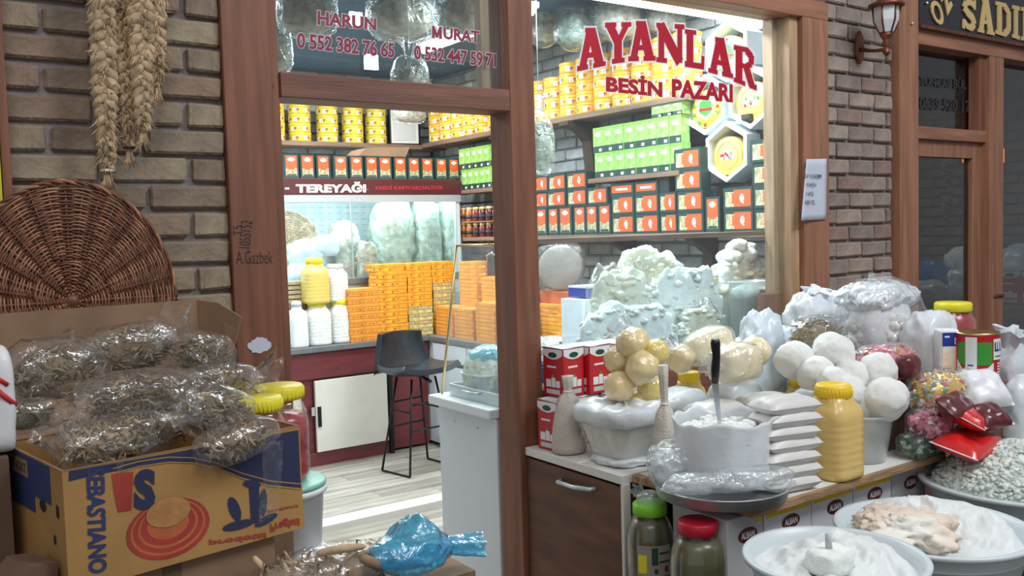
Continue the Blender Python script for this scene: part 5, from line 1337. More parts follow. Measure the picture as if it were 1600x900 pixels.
mb = MB(); blob_mesh(mb, .112, .112, .026, (0, 0, .145), 4, .15, 14, .1, 22, .1, None, 101); R2 = random.Random(5)
for _ in range(170):
    u = R2.uniform(0, 2*PI); k = R2.random()**.5; r = R2.uniform(.006, .017); q = (.112*k*math.cos(u), .112*k*math.sin(u), .168+.012*noise.noise(Vector((k*3*math.cos(u), k*3*math.sin(u), 2))))
    lump(mb, r, q, 0, R2)
mb.build('crumbly_cheese', 'cheese_white', t, stuff=True)
ka = at(1123, 652, D=2.72); kb = at(1117, 598, D=2.70); kc = at(1119, 529, D=2.67)
t = thing('knife', 'knife with a black handle stuck upright into the open cheese bag', 'knife', tuple(ka))
ko = Vector(ka); dirv = (kb-ka).normalized(); sd = Vector((.8, -.55, 0)).normalized()
mb = MB(); lo = ka-dirv*.05-ko; hi = kb+dirv*.01-ko; wv = sd*.011; nv_ = dirv.cross(sd).normalized()*.0012
mb.add([lo-wv*.4-nv_, lo+wv*.4-nv_, hi+wv-nv_, hi-wv-nv_, lo-wv*.4+nv_, lo+wv*.4+nv_, hi+wv+nv_, hi-wv+nv_], [(0, 1, 2, 3), (7, 6, 5, 4), (0, 4, 5, 1), (1, 5, 6, 2), (2, 6, 7, 3), (3, 7, 4, 0)], 0); mb.build('blade', 'knife_blade', t)
mb = MB(); mb.tube([kb-ko, kb*.7+kc*.3-ko, kb*.4+kc*.6-ko+sd*.002, kb*.1+kc*.9-ko-sd*.002, kc-ko-sd*.003], [.010, .0135, .012, .015, .011], 12); mb.build('handle', 'knife_handle', t)
# loose film bags on the tray around it
for nm, cpx, cpy, D, rx, ry, rz, sd_, lb in (('plastic_bag', 1046, 728, 2.78, .062, .07, .062, 111, 'clear crumpled bag bulging at the left rim of the round tray'), ('plastic_bag', 1172, 748, 2.60, .115, .035, .030, 112, 'clear crumpled bag wrapped round the right base of the cheese bag'), ('plastic_bag', 1095, 756, 2.58, .10, .03, .028, 113, 'clear crumpled bag in front of the cheese bag on the tray')):
    c = at(cpx, cpy, D=D); mb = MB(); blob_mesh(mb, rx, ry, rz, (0, 0, 0), 5, .15, 14, .12, 22, .15, .85, sd_, rot=Matrix.Rotation(-.6, 3, 'Z')); o = mb.build(nm, clear2, None, (c.x, c.y, max(c.z, ZT2+.02+rz*.85))); tag(o, lb, 'bag')
    mb = MB(); blob_mesh(mb, rx*.8, ry*.75, rz*.72, (0, 0, -rz*.1), 4, .2, 14, .1, 22, .1, .85, sd_+7, rot=Matrix.Rotation(-.6, 3, 'Z')); mb.build('crumpled_film', 'bag_white' if sd_ == 111 else clear2, o)

# flour packets
pk = []
for v in range(3):
    mb = MB(); pillow(mb, .205, .125, .056, (0, 0, 0), 20, 14, 0, v+1, .18); o = mb.build('flour_packet', 'flour_pack'); me = o.data; bpy.data.objects.remove(o); pk.append(me)
ORD = ['bottom', 'second', 'third', 'fourth', 'fifth', 'sixth', 'seventh', 'eighth', 'ninth', 'tenth']
def packet(x, y, z, rz, label, group, k=0, s=1.0, rx=0):
    o = bpy.data.objects.new('flour_packet', pk[k % 3]); COL.objects.link(o); o.location = (x, y, z); o.rotation_euler = (rx, 0, rz); o.scale = (s, s, 1); tag(o, label, 'packet', group)
p = onT(1256, 770)
for k in range(7):
    packet(p.x-.012+rnd.uniform(-.006, .006), p.y+.062+rnd.uniform(-.004, .004), ZT2+.029+k*.0395, -.22+rnd.uniform(-.05, .05), 'white flour packet, %s in the front stack by the juice bottle' % (LAY[k]+' layer'), 'flour packets in the front stack', k, .97)
for j, (px_, nn) in enumerate(((1098, 5), (1180, 5), (1262, 5))):
    c = at(px_, 600, Y=2.16-.03*j)
    for k in range(nn): packet(c.x+rnd.uniform(-.01, .01), 2.10-.03*j+rnd.uniform(-.008, .008), ZT2+.029+k*.044, -.1+rnd.uniform(-.12, .12), 'white flour packet, layer %s in the %s back stack behind the open cheese bag' % ('one two three four five'.split()[k], ('left', 'middle', 'right')[j]), 'flour packets in the back stacks', k+j, .95)

# yellow cheese balls in clear bags
def ball_bag(nm, label, cat, D, balls, mats_, film_, fx=None, seed=1, part='cheese_ball', n=3):
    """balls: (px, py, radius px, material index)"""
    cs = [(at(b[0], b[1], D=D+(b[4] if len(b) > 4 else 0)), b[2]*D/F_PX, b[3]) for b in balls]
    o0 = sum((c[0] for c in cs), Vector())/len(cs); zmin = min(c[0].z-c[1] for c in cs)
    t = thing(nm, label, cat, (o0.x, o0.y, zmin)); o0.z = zmin
    for i, (c, r, m_) in enumerate(cs):
        mb = MB(); blob_mesh(mb, r, r*.93, r*.94, (0, 0, 0), 4, .14, 14, .035, 30, 0, None, seed+i*3); mb.build(part, mats_[m_], t, tuple(c-o0))
        if film_:
            mb = MB(); blob_mesh(mb, r*1.06, r*1.02, r*1.03, (0, 0, 0), 4, .03, 8, .03, 24, 0, None, seed+i*3+1)
            mb.build('plastic', film_, t, tuple(c-o0))
    return t, o0
yb, o0 = ball_bag('cheese_ball_bag', 'clear bag of yellow cheese balls right of the red cans', 'bag', 3.22,
   [(988, 536, 25, 0), (1026, 551, 21, 1), (965, 561, 21, 0, .03), (1003, 573, 26, 0, -.03), (968, 603, 24, 0), (1016, 607, 22, 1, .05), (1000, 625, 20, 1, .06), (975, 640, 20, 0, .08), (1025, 640, 20, 0, .08)], ['cheese_yellow', 'oil_yellow'], clear, seed=200)
mb = MB(); ruffle(mb, at(978, 520, D=3.24)-o0, at(960, 505, D=3.26)-o0, .035, .05, 3, amp=.2, fold=6); mb.build('plastic', clear2, yb)
def roll(nm, p0, p1, r, mt, label, seed, film_=clear2, cat='cheese', z=None):
    p0, p1 = Vector(p0), Vector(p1); c = (p0+p1)/2; L_ = (p1-p0).length/2; ax = (p1-p0).normalized(); rm = ax.to_track_quat('X', 'Z').to_matrix()
    t = thing(nm, label, cat, tuple(c))
    mb = MB(); blob_mesh(mb, L_, r, r, (0, 0, 0), 4, .06, 6, .015, 14, .25, None, seed, rot=rm); mb.build('cheese', mt, t)
    mb = MB(); blob_mesh(mb, L_*1.05, r*1.06, r*1.06, (0, 0, 0), 4, .05, 6, .05, 16, .2, None, seed+1, rot=rm); ruffle(mb, -ax*L_*.95, -ax*(L_+.05)+Vector((0, 0, .02)), r*.5, r*.5, seed, amp=.3); mb.build('plastic', film_, t)
    return t
roll('cheese_roll', at(1120, 575, D=3.05), at(1178, 560, D=3.15), .062, 'cheese_pale_yellow', 'long pale yellow cheese roll in a clear bag lying behind the knife', 211)
roll('cheese_roll', at(1075, 552, D=3.30), at(1140, 528, D=3.35), .058, 'cheese_pale_yellow', 'pale yellow cheese roll on top behind the knife handle', 213)
roll('cheese_roll', at(1052, 552, D=3.30), at(1080, 570, D=3.26), .045, 'cheese_yellow', 'short yellow cheese roll in film beside the balls', 215)
t, _ = ball_bag('cheese_ball_bag', 'small pale yellow cheese ball in film at the right end of the rolls', 'bag', 3.25, [(1180, 548, 24, 0)], ['cheese_pale_yellow'], clear, seed=220)
for px_, py_, D, r, lb, sd_ in ((1150, 600, 3.32, .085, 'crumpled white bag supporting the cheese rolls from behind', 231), (1060, 615, 3.36, .09, 'white bag hidden below the cheese rolls', 232)):
    c = at(px_, py_, D=D); mb = MB(); hz = (c.z+.02-ZT2)/2; blob_mesh(mb, r*1.2, r*.8, hz, (0, 0, hz*.92), 4, .08, 9, .06, 14, .3, .9, sd_); o = mb.build('plastic_bag', 'bag_white', None, (c.x, c.y, ZT2+.001)); tag(o, lb, 'bag')

# white cheese balls and their tub
wt, wo = ball_bag('white_cheese_balls', 'heap of large white cheese balls behind and above the milky tub', 'cheese', 3.12,
   [(1241, 563, 33, 0, .12), (1302, 552, 34, 0, .12), (1275, 583, 30, 0, .05), (1330, 590, 30, 0, .05), (1320, 612, 30, 0, -.02), (1371, 583, 33, 0, .06), (1300, 600, 28, 0, .0), (1384, 624, 34, 0, -.05), (1346, 632, 30, 0, 0), (1320, 645, 26, 0, .05), (1345, 680, 26, 0, .12)], ['cheese_white'], None, seed=240)
p = onT(1380, 726)
tt = thing('plastic_tub', 'milky round tub full of white cheese balls right of the tall juice bottle', 'tub', (p.x, p.y+.085, ZT2+.003))
MB().lathe([(.078, 0), (.082, .004), (.104, .15), (.110, .158), (.116, .158), (.118, .165), (.108, .168), (.100, .148), (.076, .006), (.001, .006)], 44).build('tub_wall', tubfilm, tt)
R2 = random.Random(9)
for k, (x, y, z) in enumerate([(-.03, -.03, .045), (.035, -.02, .05), (0, .035, .045), (-.035, -.01, .105), (.04, -.01, .11), (0, -.04, .11), (0, .04, .115)]):
    mb = MB(); blob_mesh(mb, .036, .036, .036, (x, y, z), 3, .06, 8, .02, 20, 0, None, 260+k); mb.build('cheese_ball', 'cheese_white', tt)

# bowls in front
def bowl(px_, py_, D, R, hgt, label, wallm, fillm, seed, cat='bowl', fill='cream', rise=.05):
    c = at(px_, py_, D=D); t = thing('plastic_bowl', label, cat, (c.x, c.y, c.z-hgt))
    MB().lathe([(R*.70, 0), (R*.73, .004), (R*.90, hgt-.03), (R*.93, hgt-.014), (R*.99, hgt-.012), (R, hgt-.002), (R*.985, hgt+.003), (R*.93, hgt+.001), (R*.88, hgt-.03), (R*.70, .01), (.001, .008)], 64).build('bowl_wall', wallm, t)
    o = MB().box(-R*.75, R*.75, -R*.75, R*.75, 0, c.z-hgt-.001).build('stand_crate', 'card_dark', None, (c.x, c.y, 0)); tag(o, 'brown crate on the ground under the %s' % {301: 'cream bowl', 305: 'butter bowl', 309: 'crumbly curd bowl'}[seed], 'crate')
    n = 90; vs = []; fs = []; nr = 44
    for j in range(nr+1):
        for k in range(n):
            a = 2*PI*k/n; rr = R*.90*j/nr; x, y = rr*math.cos(a), rr*math.sin(a); q = Vector((x, y, 0))
            if fill == 'cream':
                h_ = rise*(1-(j/nr)**2)+.026*fbm(q, 9, seed)+.016*ridge(q, 11, seed+1, 3)+.03*max(0, math.sin(x*13+seed+y*5))*(.5+.5*math.cos(y*9+seed))-.048
                edge = max(0, (j/nr-.82)/.18); h_ = h_*(1-edge)+(-.035)*edge
            elif fill == 'gouged':
                side = x*math.cos(.6)+y*math.sin(.6)
                h_ = rise*(1-(j/nr)**2)+.055*math.tanh(side*14)*(1-j/nr)**.4+.012*fbm(q, 9, seed)+(.012*ridge(q, 22, seed) if abs(side) < .07 else .004*ridge(q, 10, seed))-.03
                edge = max(0, (j/nr-.85)/.15); h_ = h_*(1-edge)+(-.05)*edge
            else:
                h_ = rise*max(0, 1-((x-.0)**2+(y-.0)**2)/(R*.86)**2)**.9*1.0+.008*fbm(q, 20, seed)-.02
            vs.append((x, y, hgt+h_))
    for j in range(nr):
        for k in range(n): fs.append((j*n+k, j*n+(k+1) % n, (j+1)*n+(k+1) % n, (j+1)*n+k))
    mb = MB(); mb.add(vs, fs, 0, True)
    if fill == 'crumb':
        R2 = random.Random(seed)
        for _ in range(2200):
            u = R2.uniform(0, 2*PI); k = R2.random()**.5*.94; r = R2.uniform(.004, .010); x, y = R*.88*k*math.cos(u), R*.88*k*math.sin(u)
            z = hgt+rise*max(0, 1-(x*x+y*y)/(R*.86)**2)**.9-.020
            lump(mb, r, (x, y, z+r*.3), 0, R2)
    mb.build('filling', fillm, t, stuff=True)
    return t, c
b1, c1 = bowl(1304, 868, 2.28, .226, .20, 'large white bowl of smooth white cream at the bottom front of the stall', 'milky_plastic', 'cream_smooth', 301, rise=.01)
b2, c2 = bowl(1457, 822, 2.62, .272, .21, 'large bowl of dug into white butter behind the cream bowl', 'milky_plastic', 'butter_white' if False else 'cream_smooth', 305, fill='gouged', rise=.05)
mb = MB(); R2 = random.Random(12)
blob_mesh(mb, .135, .115, .050, (-.105, .02, .212), 5, .35, 16, .16, 26, .05, .2, 311, rot=Matrix.Rotation(.5, 3, 'Z'))
for _ in range(130):
    x, y = R2.uniform(-.22, -.0), R2.uniform(-.10, .13); r = R2.uniform(.004, .010)
    if (x+.105)**2/.017+(y-.02)**2/.012 < 1: lump(mb, r, (x, y, .215+.042*math.sqrt(max(0, 1-(x+.105)**2/.02-(y-.02)**2/.015))), 0, R2)
mb.build('torn_edge', 'butter_peach', b2, stuff=True)
b3, c3 = bowl(1592, 748, 3.08, .318, .20, 'large bowl heaped with crumbly greenish curd at the right edge', 'milky_plastic', 'mold_curd', 309, fill='crumb', rise=.14)
# spatula and cheese chunk in the first bowl
mb = MB(); blob_mesh(mb, .055, .045, .032, (0, 0, 0), 4, .15, 14, .04, 20, .3, None, 315); o = mb.build('cheese_chunk', 'cheese_curd', None, (c1.x-.045, c1.y-.02, c1.z+.005)); tag(o, 'square white cheese chunk with a spatula stub lying in the cream bowl', 'cheese')
sp = at(1266, 822, D=2.24); MB()
o = MB().tube([(0, 0, 0), (-.004, .0, .045)], [.009, .007], 10).build('spatula', 'can_grey', None, (c1.x-.05, c1.y-.02, c1.z+.03)); tag(o, 'grey handle stub sticking out of the cheese chunk in the cream bowl', 'spatula')
# pink bowl
c = at(1632, 690, D=3.55); t = thing('pink_bowl', 'pink plastic bowl cut off by the right edge behind the curd bowl', 'bowl', (c.x, c.y, c.z-.07)); R = .185
MB().lathe([(R*.7, 0), (R*.95, .07), (R*1.04, .075), (R*1.04, .083), (R*.93, .08), (R*.68, .008), (.001, .008)], 48).build('bowl_wall', 'pink_plastic', t)
R2 = random.Random(3); mb = MB()
for _ in range(40): r = R2.uniform(.012, .025); u = R2.uniform(0, 6.28); k = R2.random()**.5; blob_mesh(mb, r*1.5, r, r*.7, (R*.75*k*math.cos(u), R*.75*k*math.sin(u), .045+R2.random()*.015), 2, .3, 20, .1, 30, 0, None, R2.random()*50)
mb.build('nuts', 'butter_peach', t, stuff=True)
o = MB().box(-.15, .15, -.13, .13, 0, c.z-.071).build('stand_crate', 'card_dark', None, (c.x, c.y, 0)); tag(o, 'brown crate on the ground under the pink bowl', 'crate')

# ---- right back of the table
def bag(px_, py_, D, wpx, hpx, mt, label, seed, dyf=.8, boxy=.15, ruf=None, cr=.08, base=None, name='plastic_bag', n=5, cf=14, lump=.1, sink=0):
    c = at(px_, py_, D=D); s = D/F_PX; rx, rz = wpx*s/2, hpx*s/2; z0 = (c.z-rz) if base is None else base; rz = (c.z+hpx*s/2-z0)/2
    mb = MB(); blob_mesh(mb, rx, rx*dyf, rz, (0, 0, rz*.95), n, lump, 6, cr, cf, boxy, .92, seed)
    if ruf: ruffle(mb, (ruf[0]*rx*.8, 0, rz*1.75), (ruf[0]*rx, -.02, rz*2+ruf[1]), .03, .055, seed)
    o = mb.build(name, mt, None, (c.x, c.y, z0)); tag(o, label, 'bag'); return o
o = MB().box(3.12, 4.55, 2.03, 2.74, 0, .155).build('riser_crate', 'card', None, (0, 0, ZT2)); tag(o, 'brown carton used as a riser under the bags by the brick wall', 'box')
zr = ZT2+.156
bag(1188, 528, 3.55, 84, 76, 'bag_blueish', 'crumpled bluish white bag left of the dried leaf bag', 401, .6, base=ZT2, cr=.11)
bag(1240, 545, 3.62, 70, 60, 'bag_blueish', 'small crumpled bag under the dried leaf bag', 402, .6, base=ZT2, cr=.11)
bag(1275, 490, 3.85, 110, 70, 'bag_white', 'white plastic bag gathered on top behind the dried leaf bag', 403, .5, ruf=(-.1, .01), base=zr, cr=.12)
t = thing('leaf_bag', 'clear bag of brown dried leaves in front of the gathered white bag', 'bag', tuple(at(1275, 520, D=3.45)-Vector((0, 0, .10))))
mb = MB(); chips(mb, 330, .115, .07, .072, .05, .0045, 44, 3, (0, 0, .075), .5, 1.5); mb.build('dried_leaves', ['pepper_light', 'pepper_dry', 'pepper_green'], t, stuff=True)
mb = MB(); blob_mesh(mb, .10, .06, .06, (0, 0, .075), 3, .1, 8, 0, 9, .1, .9, 45); mb.build('leaf_mass', 'pepper_dry', t)
mb = MB(); blob_mesh(mb, .125, .08, .085, (0, 0, .078), 5, .08, 7, .07, 15, .15, .9, 46); mb.build('plastic', clear, t)
t2 = MB().box(-.10, .10, -.05, .05, 0, max(.01, t.location.z-ZT2-.002)).build('small_carton', 'card', None, (t.location.x, t.location.y, ZT2)); tag(t2, 'small carton hidden under the dried leaf bag', 'box')
# big clear bag of small white balls
c = at(1376, 505, D=3.62); t = thing('white_ball_bag', 'big clear bag full of small white cheese balls in front of the brick wall', 'bag', (c.x, c.y, zr))
me_ = None; R2 = random.Random(77); zz = c.z-zr
mb = MB(); blob_mesh(mb, 1, 1, 1, (0, 0, 0), 3, .08, 1.5, .02, 3, 0, None, 410); proto = mb.build('cheese_ball', 'cheese_white'); me_ = proto.data; bpy.data.objects.remove(proto)
for k in range(80):
    u = R2.uniform(-.15, .10); v = R2.uniform(-.135, .03); w_ = -math.sqrt(max(0, 1-(u/.17)**2-((v+.03)/.15)**2))*.10
    if (u/.16)**2+((v+.05)/.12)**2 > 1: continue
    o = bpy.data.objects.new('cheese_ball', me_); COL.objects.link(o); o.parent = t; r = R2.uniform(.021, .027)
    vx, vy = rt.copy(), -fw.copy(); ux = Vector((rt.x, rt.y, 0)).normalized(); uy = Vector((-fw.x, -fw.y, 0)).normalized()
    o.location = ux*u+uy*(-w_)*.9+Vector((0, 0, zz+v)); o.scale = (r, r, r*.92)
mb = MB(); blob_mesh(mb, .145, .085, .13, (0, 0, zz-.01), 4, .06, 6, .03, 9, .1, .9, 411); mb.build('inner_mass', 'bag_white', t)
mb = MB(); blob_mesh(mb, .185, .135, .165, (0, 0, zz+.01), 5, .08, 5, .05, 13, .1, .85, 412); ruffle(mb, (0, 0, zz+.13), (-.01, 0, zz+.20), .04, .03, 4); mb.build('plastic', clear, t)
mb = MB(); blob_mesh(mb, .16, .10, .055, (.01, .02, zz+.105), 5, .15, 8, .13, 16, .1, None, 413); mb.build('gathered_top', 'bag_white', t)
bag(1452, 535, 3.5, 84, 92, 'bag_white', 'plain white sack of powder between the ball bag and the large can', 420, .75, .35, base=ZT2+.0, cr=.05, lump=.05)
c = at(1480, 548, D=3.36); t = thing('printed_pack', 'white pack with a dark blue and brown printed label beside the large can', 'packet', (c.x, c.y, ZT2), -YAW); hz = at(1478, 513, D=3.36).z-ZT2
MB().box(-.040, .034, -.03, .03, 0, hz).build('pack', 'can_white', t, bevel=.012, bseg=3)
mb = MB()
def LQ(u0_, u1_, v0, v1, m_, e=0): mb.quad((u0_, -.0308-e, v0), (u1_, -.0308-e, v0), (u1_, -.0308-e, v1), (u0_, -.0308-e, v1), m_)
LQ(-.032, .028, hz-.062, hz-.012, 0); LQ(-.032, .028, hz-.165, hz-.066, 1); LQ(-.030, .0, hz-.160, hz-.142, 0, .0004); LQ(-.024, -.006, hz-.030, hz-.024, 2, .0004); LQ(.012, .016, hz-.055, hz-.030, 2, .0004); LQ(.012, .024, hz-.056, hz-.052, 2, .0004)
mb.build('printed_label', ['deep_blue', 'butter_peach', 'white_letter'], t, stuff=True)
# jar with yellow lid against the neighbour post
c = at(1489, 512, D=3.95); t = thing('pickle_jar', 'red pickle jar with a bright yellow lid behind the printed pack', 'jar', (c.x, c.y, zr)); zz = c.z-zr
MB().lathe([(.07, 0), (.085, .02), (.088, zz*.8), (.085, zz+.03), (.07, zz+.055), (.062, zz+.065), (.001, zz+.066)], 32).build('contents', 'pickle_red', t)
MB().lathe([(.074, 0), (.09, .02), (.092, zz*.8), (.09, zz+.035), (.072, zz+.065), (.068, zz+.085)], 32).build('body', jarclear, t)
MB().lathe([(.073, zz+.072), (.076, zz+.076), (.076, zz+.105), (.070, zz+.112), (.001, zz+.108)], 40).build('lid', 'lid_yellow', t)
# large tomato paste can
D = 3.34; c = at(1525.5, 598, D=D); ctop = at(1525.5, 518, D=D); h = ctop.z-c.z; r = 32.5*D/F_PX
t = thing('large_can', 'large green and red tin can with a white barcode panel right of the white sack', 'can', (c.x, c.y, c.z))
pr = [(r*.98, 0), (r, .003)]
for k in range(14): pr += [(r, .02+k*(h-.05)/14), (r*.988, .02+(k+.5)*(h-.05)/14)]
pr += [(r, h-.02), (r, h-.004), (r*1.02, h), (r*.97, h), (r*.96, h-.008), (.001, h-.008)]
MB().lathe(pr, 56).build('body', 'can_red', t); MB().lathe([(r*1.0, h-.006), (r*1.025, h-.003), (r*1.02, h+.002), (r*.96, h+.001)], 56).build('rim', 'brass', t)
ang0 = math.atan2(-fw.y, -fw.x)
def wrap(mb, a0, a1, z0, z1, m_, e=.0012, poly=None):
    n = 10; vs = []; fs = []
    for k in range(n+1):
        a = ang0+a0+(a1-a0)*k/n; top = z1 if poly is None else z0+(z1-z0)*poly(k/n)
        vs += [((r+e)*math.cos(a), (r+e)*math.sin(a), z0), ((r+e)*math.cos(a), (r+e)*math.sin(a), top)]
    for k in range(n): fs.append((2*k, 2*k+2, 2*k+3, 2*k+1))
    mb.add(vs, fs, m_)
mb = MB()   # angles: negative = left in view
wrap(mb, -1.35, .25, h*.40, h*.84, 0); wrap(mb, -.95, -.45, .006, h*.94, 1, .0018); wrap(mb, .30, 1.3, h*.50, h*.90, 1, .0018, None)
wrap(mb, -.15, .32, h*.30, h*.45, 1, .0016, lambda q: q); wrap(mb, -1.4, -.95, h*.25, h*.50, 1, .0016, lambda q: 1-q)
for k in range(7): wrap(mb, .55, .78, h*(.08+k*.055), h*(.11+k*.055), 1, .0018); wrap(mb, .9, .98, h*(.08+k*.055), h*(.10+k*.055), 1, .0018)
for k in range(3): wrap(mb, -.85, -.60, h*(.18+k*.10), h*(.21+k*.10), 2, .0022)
wrap(mb, .36, .44, h*.66, h*.84, 3, .0022); wrap(mb, .36, .66, h*.66, h*.70, 3, .0022); wrap(mb, .52, .58, h*.68, h*.84, 3, .0022); wrap(mb, .72, .78, h*.66, h*.84, 3, .0022); wrap(mb, .84, 1.14, h*.66, h*.70, 3, .0022); wrap(mb, .94, 1.0, h*.66, h*.80, 3, .0022)
wrap(mb, .40, 1.1, h*.55, h*.58, 0, .0022)
mb.build('printed_label', ['can_green', 'can_white', 'deep_blue', 'box_navy'], t, stuff=True)
o = MB().box(-.12, .12, -.10, .10, 0, c.z-ZT2-.001).build('small_carton', 'card_dark', None, (c.x, c.y, ZT2)); tag(o, 'carton under the large green and red can', 'box')
bag(1583, 590, 3.5, 70, 130, 'bag_white', 'white knotted carrier bag right of the large can', 431, .7, .1, base=ZT2-.0, cr=.06, ruf=(-.5, .03), cf=9)
bag(1600, 630, 3.3, 90, 90, 'bag_white', 'pinkish white carrier bag behind the pink bowl', 432, .5, .2, base=ZT2-.0, cr=.04, cf=9)
# candy bags
CM = ['candy_red', 'candy_pink', 'candy_gold', 'candy_teal', 'candy_white', 'candy_maroon']
def candy_bag(px_, py_, D, wpx, hpx, label, seed, mats_, n=170, r=.008, dyf=.6, film_=clear, z=None, rz=0, name='candy_bag', long=1.6, hz=None):
    c = at(px_, py_, D=D); s = D/F_PX*1.1; rx, rz_ = wpx*s/2, hpx*s/2; ry = rx*dyf
    t = thing(name, label, 'bag', (c.x, c.y, c.z-rz_ if z is None else z), rz)
    R2 = random.Random(seed); mb = MB(); rm = None
    core = MB(); blob_mesh(core, rx*.86, ry*.86, rz_*.84, (0, 0, rz_), 3, .05, 6, 0, 9, .2, .92, seed); core.build('candy_mass', mats_[0], t)
    for _ in range(n):
        d = Vector((R2.gauss(0, 1), R2.gauss(0, 1), R2.gauss(0, 1))).normalized()
        if d.z < -.6: continue
        e = 3; k = (abs(d.x)**e+abs(d.y)**e+abs(d.z)**e)**(-1/e); p = Vector((d.x*k*rx*.9, d.y*k*ry*.9, d.z*k*rz_*.88+rz_))
        q = Matrix.Rotation(R2.uniform(0, 6), 3, Vector((R2.random(), R2.random(), R2.random())).normalized()); a = r*R2.uniform(.8, 1.3)
        mb.add([q @ Vector(v)+p for v in ((-a*long, 0, 0), (0, -a, -a*.6), (a*long, 0, 0), (0, a, -a*.5), (0, 0, a), (a*.3, 0, -a))], [(0, 1, 4), (1, 2, 4), (2, 3, 4), (3, 0, 4), (1, 0, 5), (2, 1, 5), (3, 2, 5), (0, 3, 5)], R2.randrange(len(mats_)))
    mb.build('candies', mats_, t, stuff=True)
    mb = MB(); blob_mesh(mb, rx, ry, rz_, (0, 0, rz_), 5, .04, 6, .05, 13, .3, .92, seed+1); mb.build('plastic', film_, t)
    return t
ZB = ZT2+.001
t = candy_bag(1385, 565, 3.32, 100, 48, 'clear bag of pink and red wrapped sweets behind the white cheese balls', 501, ['candy_pink', 'candy_red', 'candy_gold', 'candy_white'], 200)
cc = t.location; o = MB().box(-.11, .11, -.06, .06, 0, cc.z-ZT2-.002).build('small_carton', 'card_dark', None, (cc.x, cc.y, ZT2)); tag(o, 'carton hidden under the pink and red sweets bag', 'box')
bag(1420, 572, 3.24, 42, 36, 'candy_maroon', 'shiny dark maroon sweets pouch beside the pink and red sweets bag', 502, .7, .1, cr=.09, n=4, name='sweets_pouch')
candy_bag(1440, 702, 3.17, 78, 36, 'clear bag of dark green wrapped sweets at the bottom of the sweets pile', 503, ['candy_green', 'candy_green', 'herb', 'tea_green'], 150, .010, .55, z=ZB)
def pack(px_, py_, D, w_, d_, h_, rz, rx, mt, label, seed, z=None, stripe=True, name='sweets_pack'):
    c = at(px_, py_, D=D); t = thing(name, label, 'packet', (c.x, c.y, c.z if z is None else z), rz); t.rotation_euler = (rx, 0, rz)
    w_ *= 1.3; d_ *= 1.3; h_ *= 1.25
    mb = MB(); pillow(mb, w_, d_, h_, (0, 0, 0), 20, 14, 0, seed, .3); mb.build('wrapper', mt, t)
    if stripe:
        for sx in (-1, 1): MB().box(sx*w_*.5-.006, sx*w_*.5+.006, -d_*.5, d_*.5, -.0012, .0012).build('sealed_end', 'candy_white', t)
    return t
pack(1515, 692, 3.10, .22, .12, .055, .15, .25, 'pack_red', 'glossy red sweets pack lying lowest beside the green sweets bag', 511)
pack(1507, 648, 3.12, .14, .10, .05, .55, .5, 'pack_red', 'glossy red pack tilted upwards in the middle of the sweets pile', 512)
candy_bag(1462, 660, 3.18, 96, 44, 'clear bag of pale pink wrapped sweets above the green sweets bag', 504, ['candy_pink', 'candy_maroon', 'candy_white', 'candy_pink'], 170, .009, .55)
candy_bag(1478, 614, 3.26, 136, 66, 'big clear bag of multicoloured shiny sweets on top of the sweets pile', 505, ['candy_gold', 'candy_white', 'candy_teal', 'candy_white', 'candy_pink', 'candy_gold'], 330, .0085, .5)
pack(1535, 608, 3.22, .13, .12, .07, -.3, .8, 'can_white', 'silvery white pack with a red band at the right of the multicoloured sweets', 513)
pack(1493, 632, 3.09, .15, .07, .045, .2, .7, 'candy_maroon', 'dark maroon pack in front of the multicoloured sweets', 514, stripe=False)
pack(1546, 650, 3.12, .10, .08, .05, -.2, .6, 'candy_maroon', 'small dark maroon and white pack at the right of the sweets pile', 515)
c = at(1480, 690, D=3.3); o = MB().box(-.16, .14, -.05, .08, 0, .10).build('small_carton', 'card_dark', None, (c.x, c.y+.05, ZT2)); tag(o, 'carton hidden under the sweets pile', 'box')

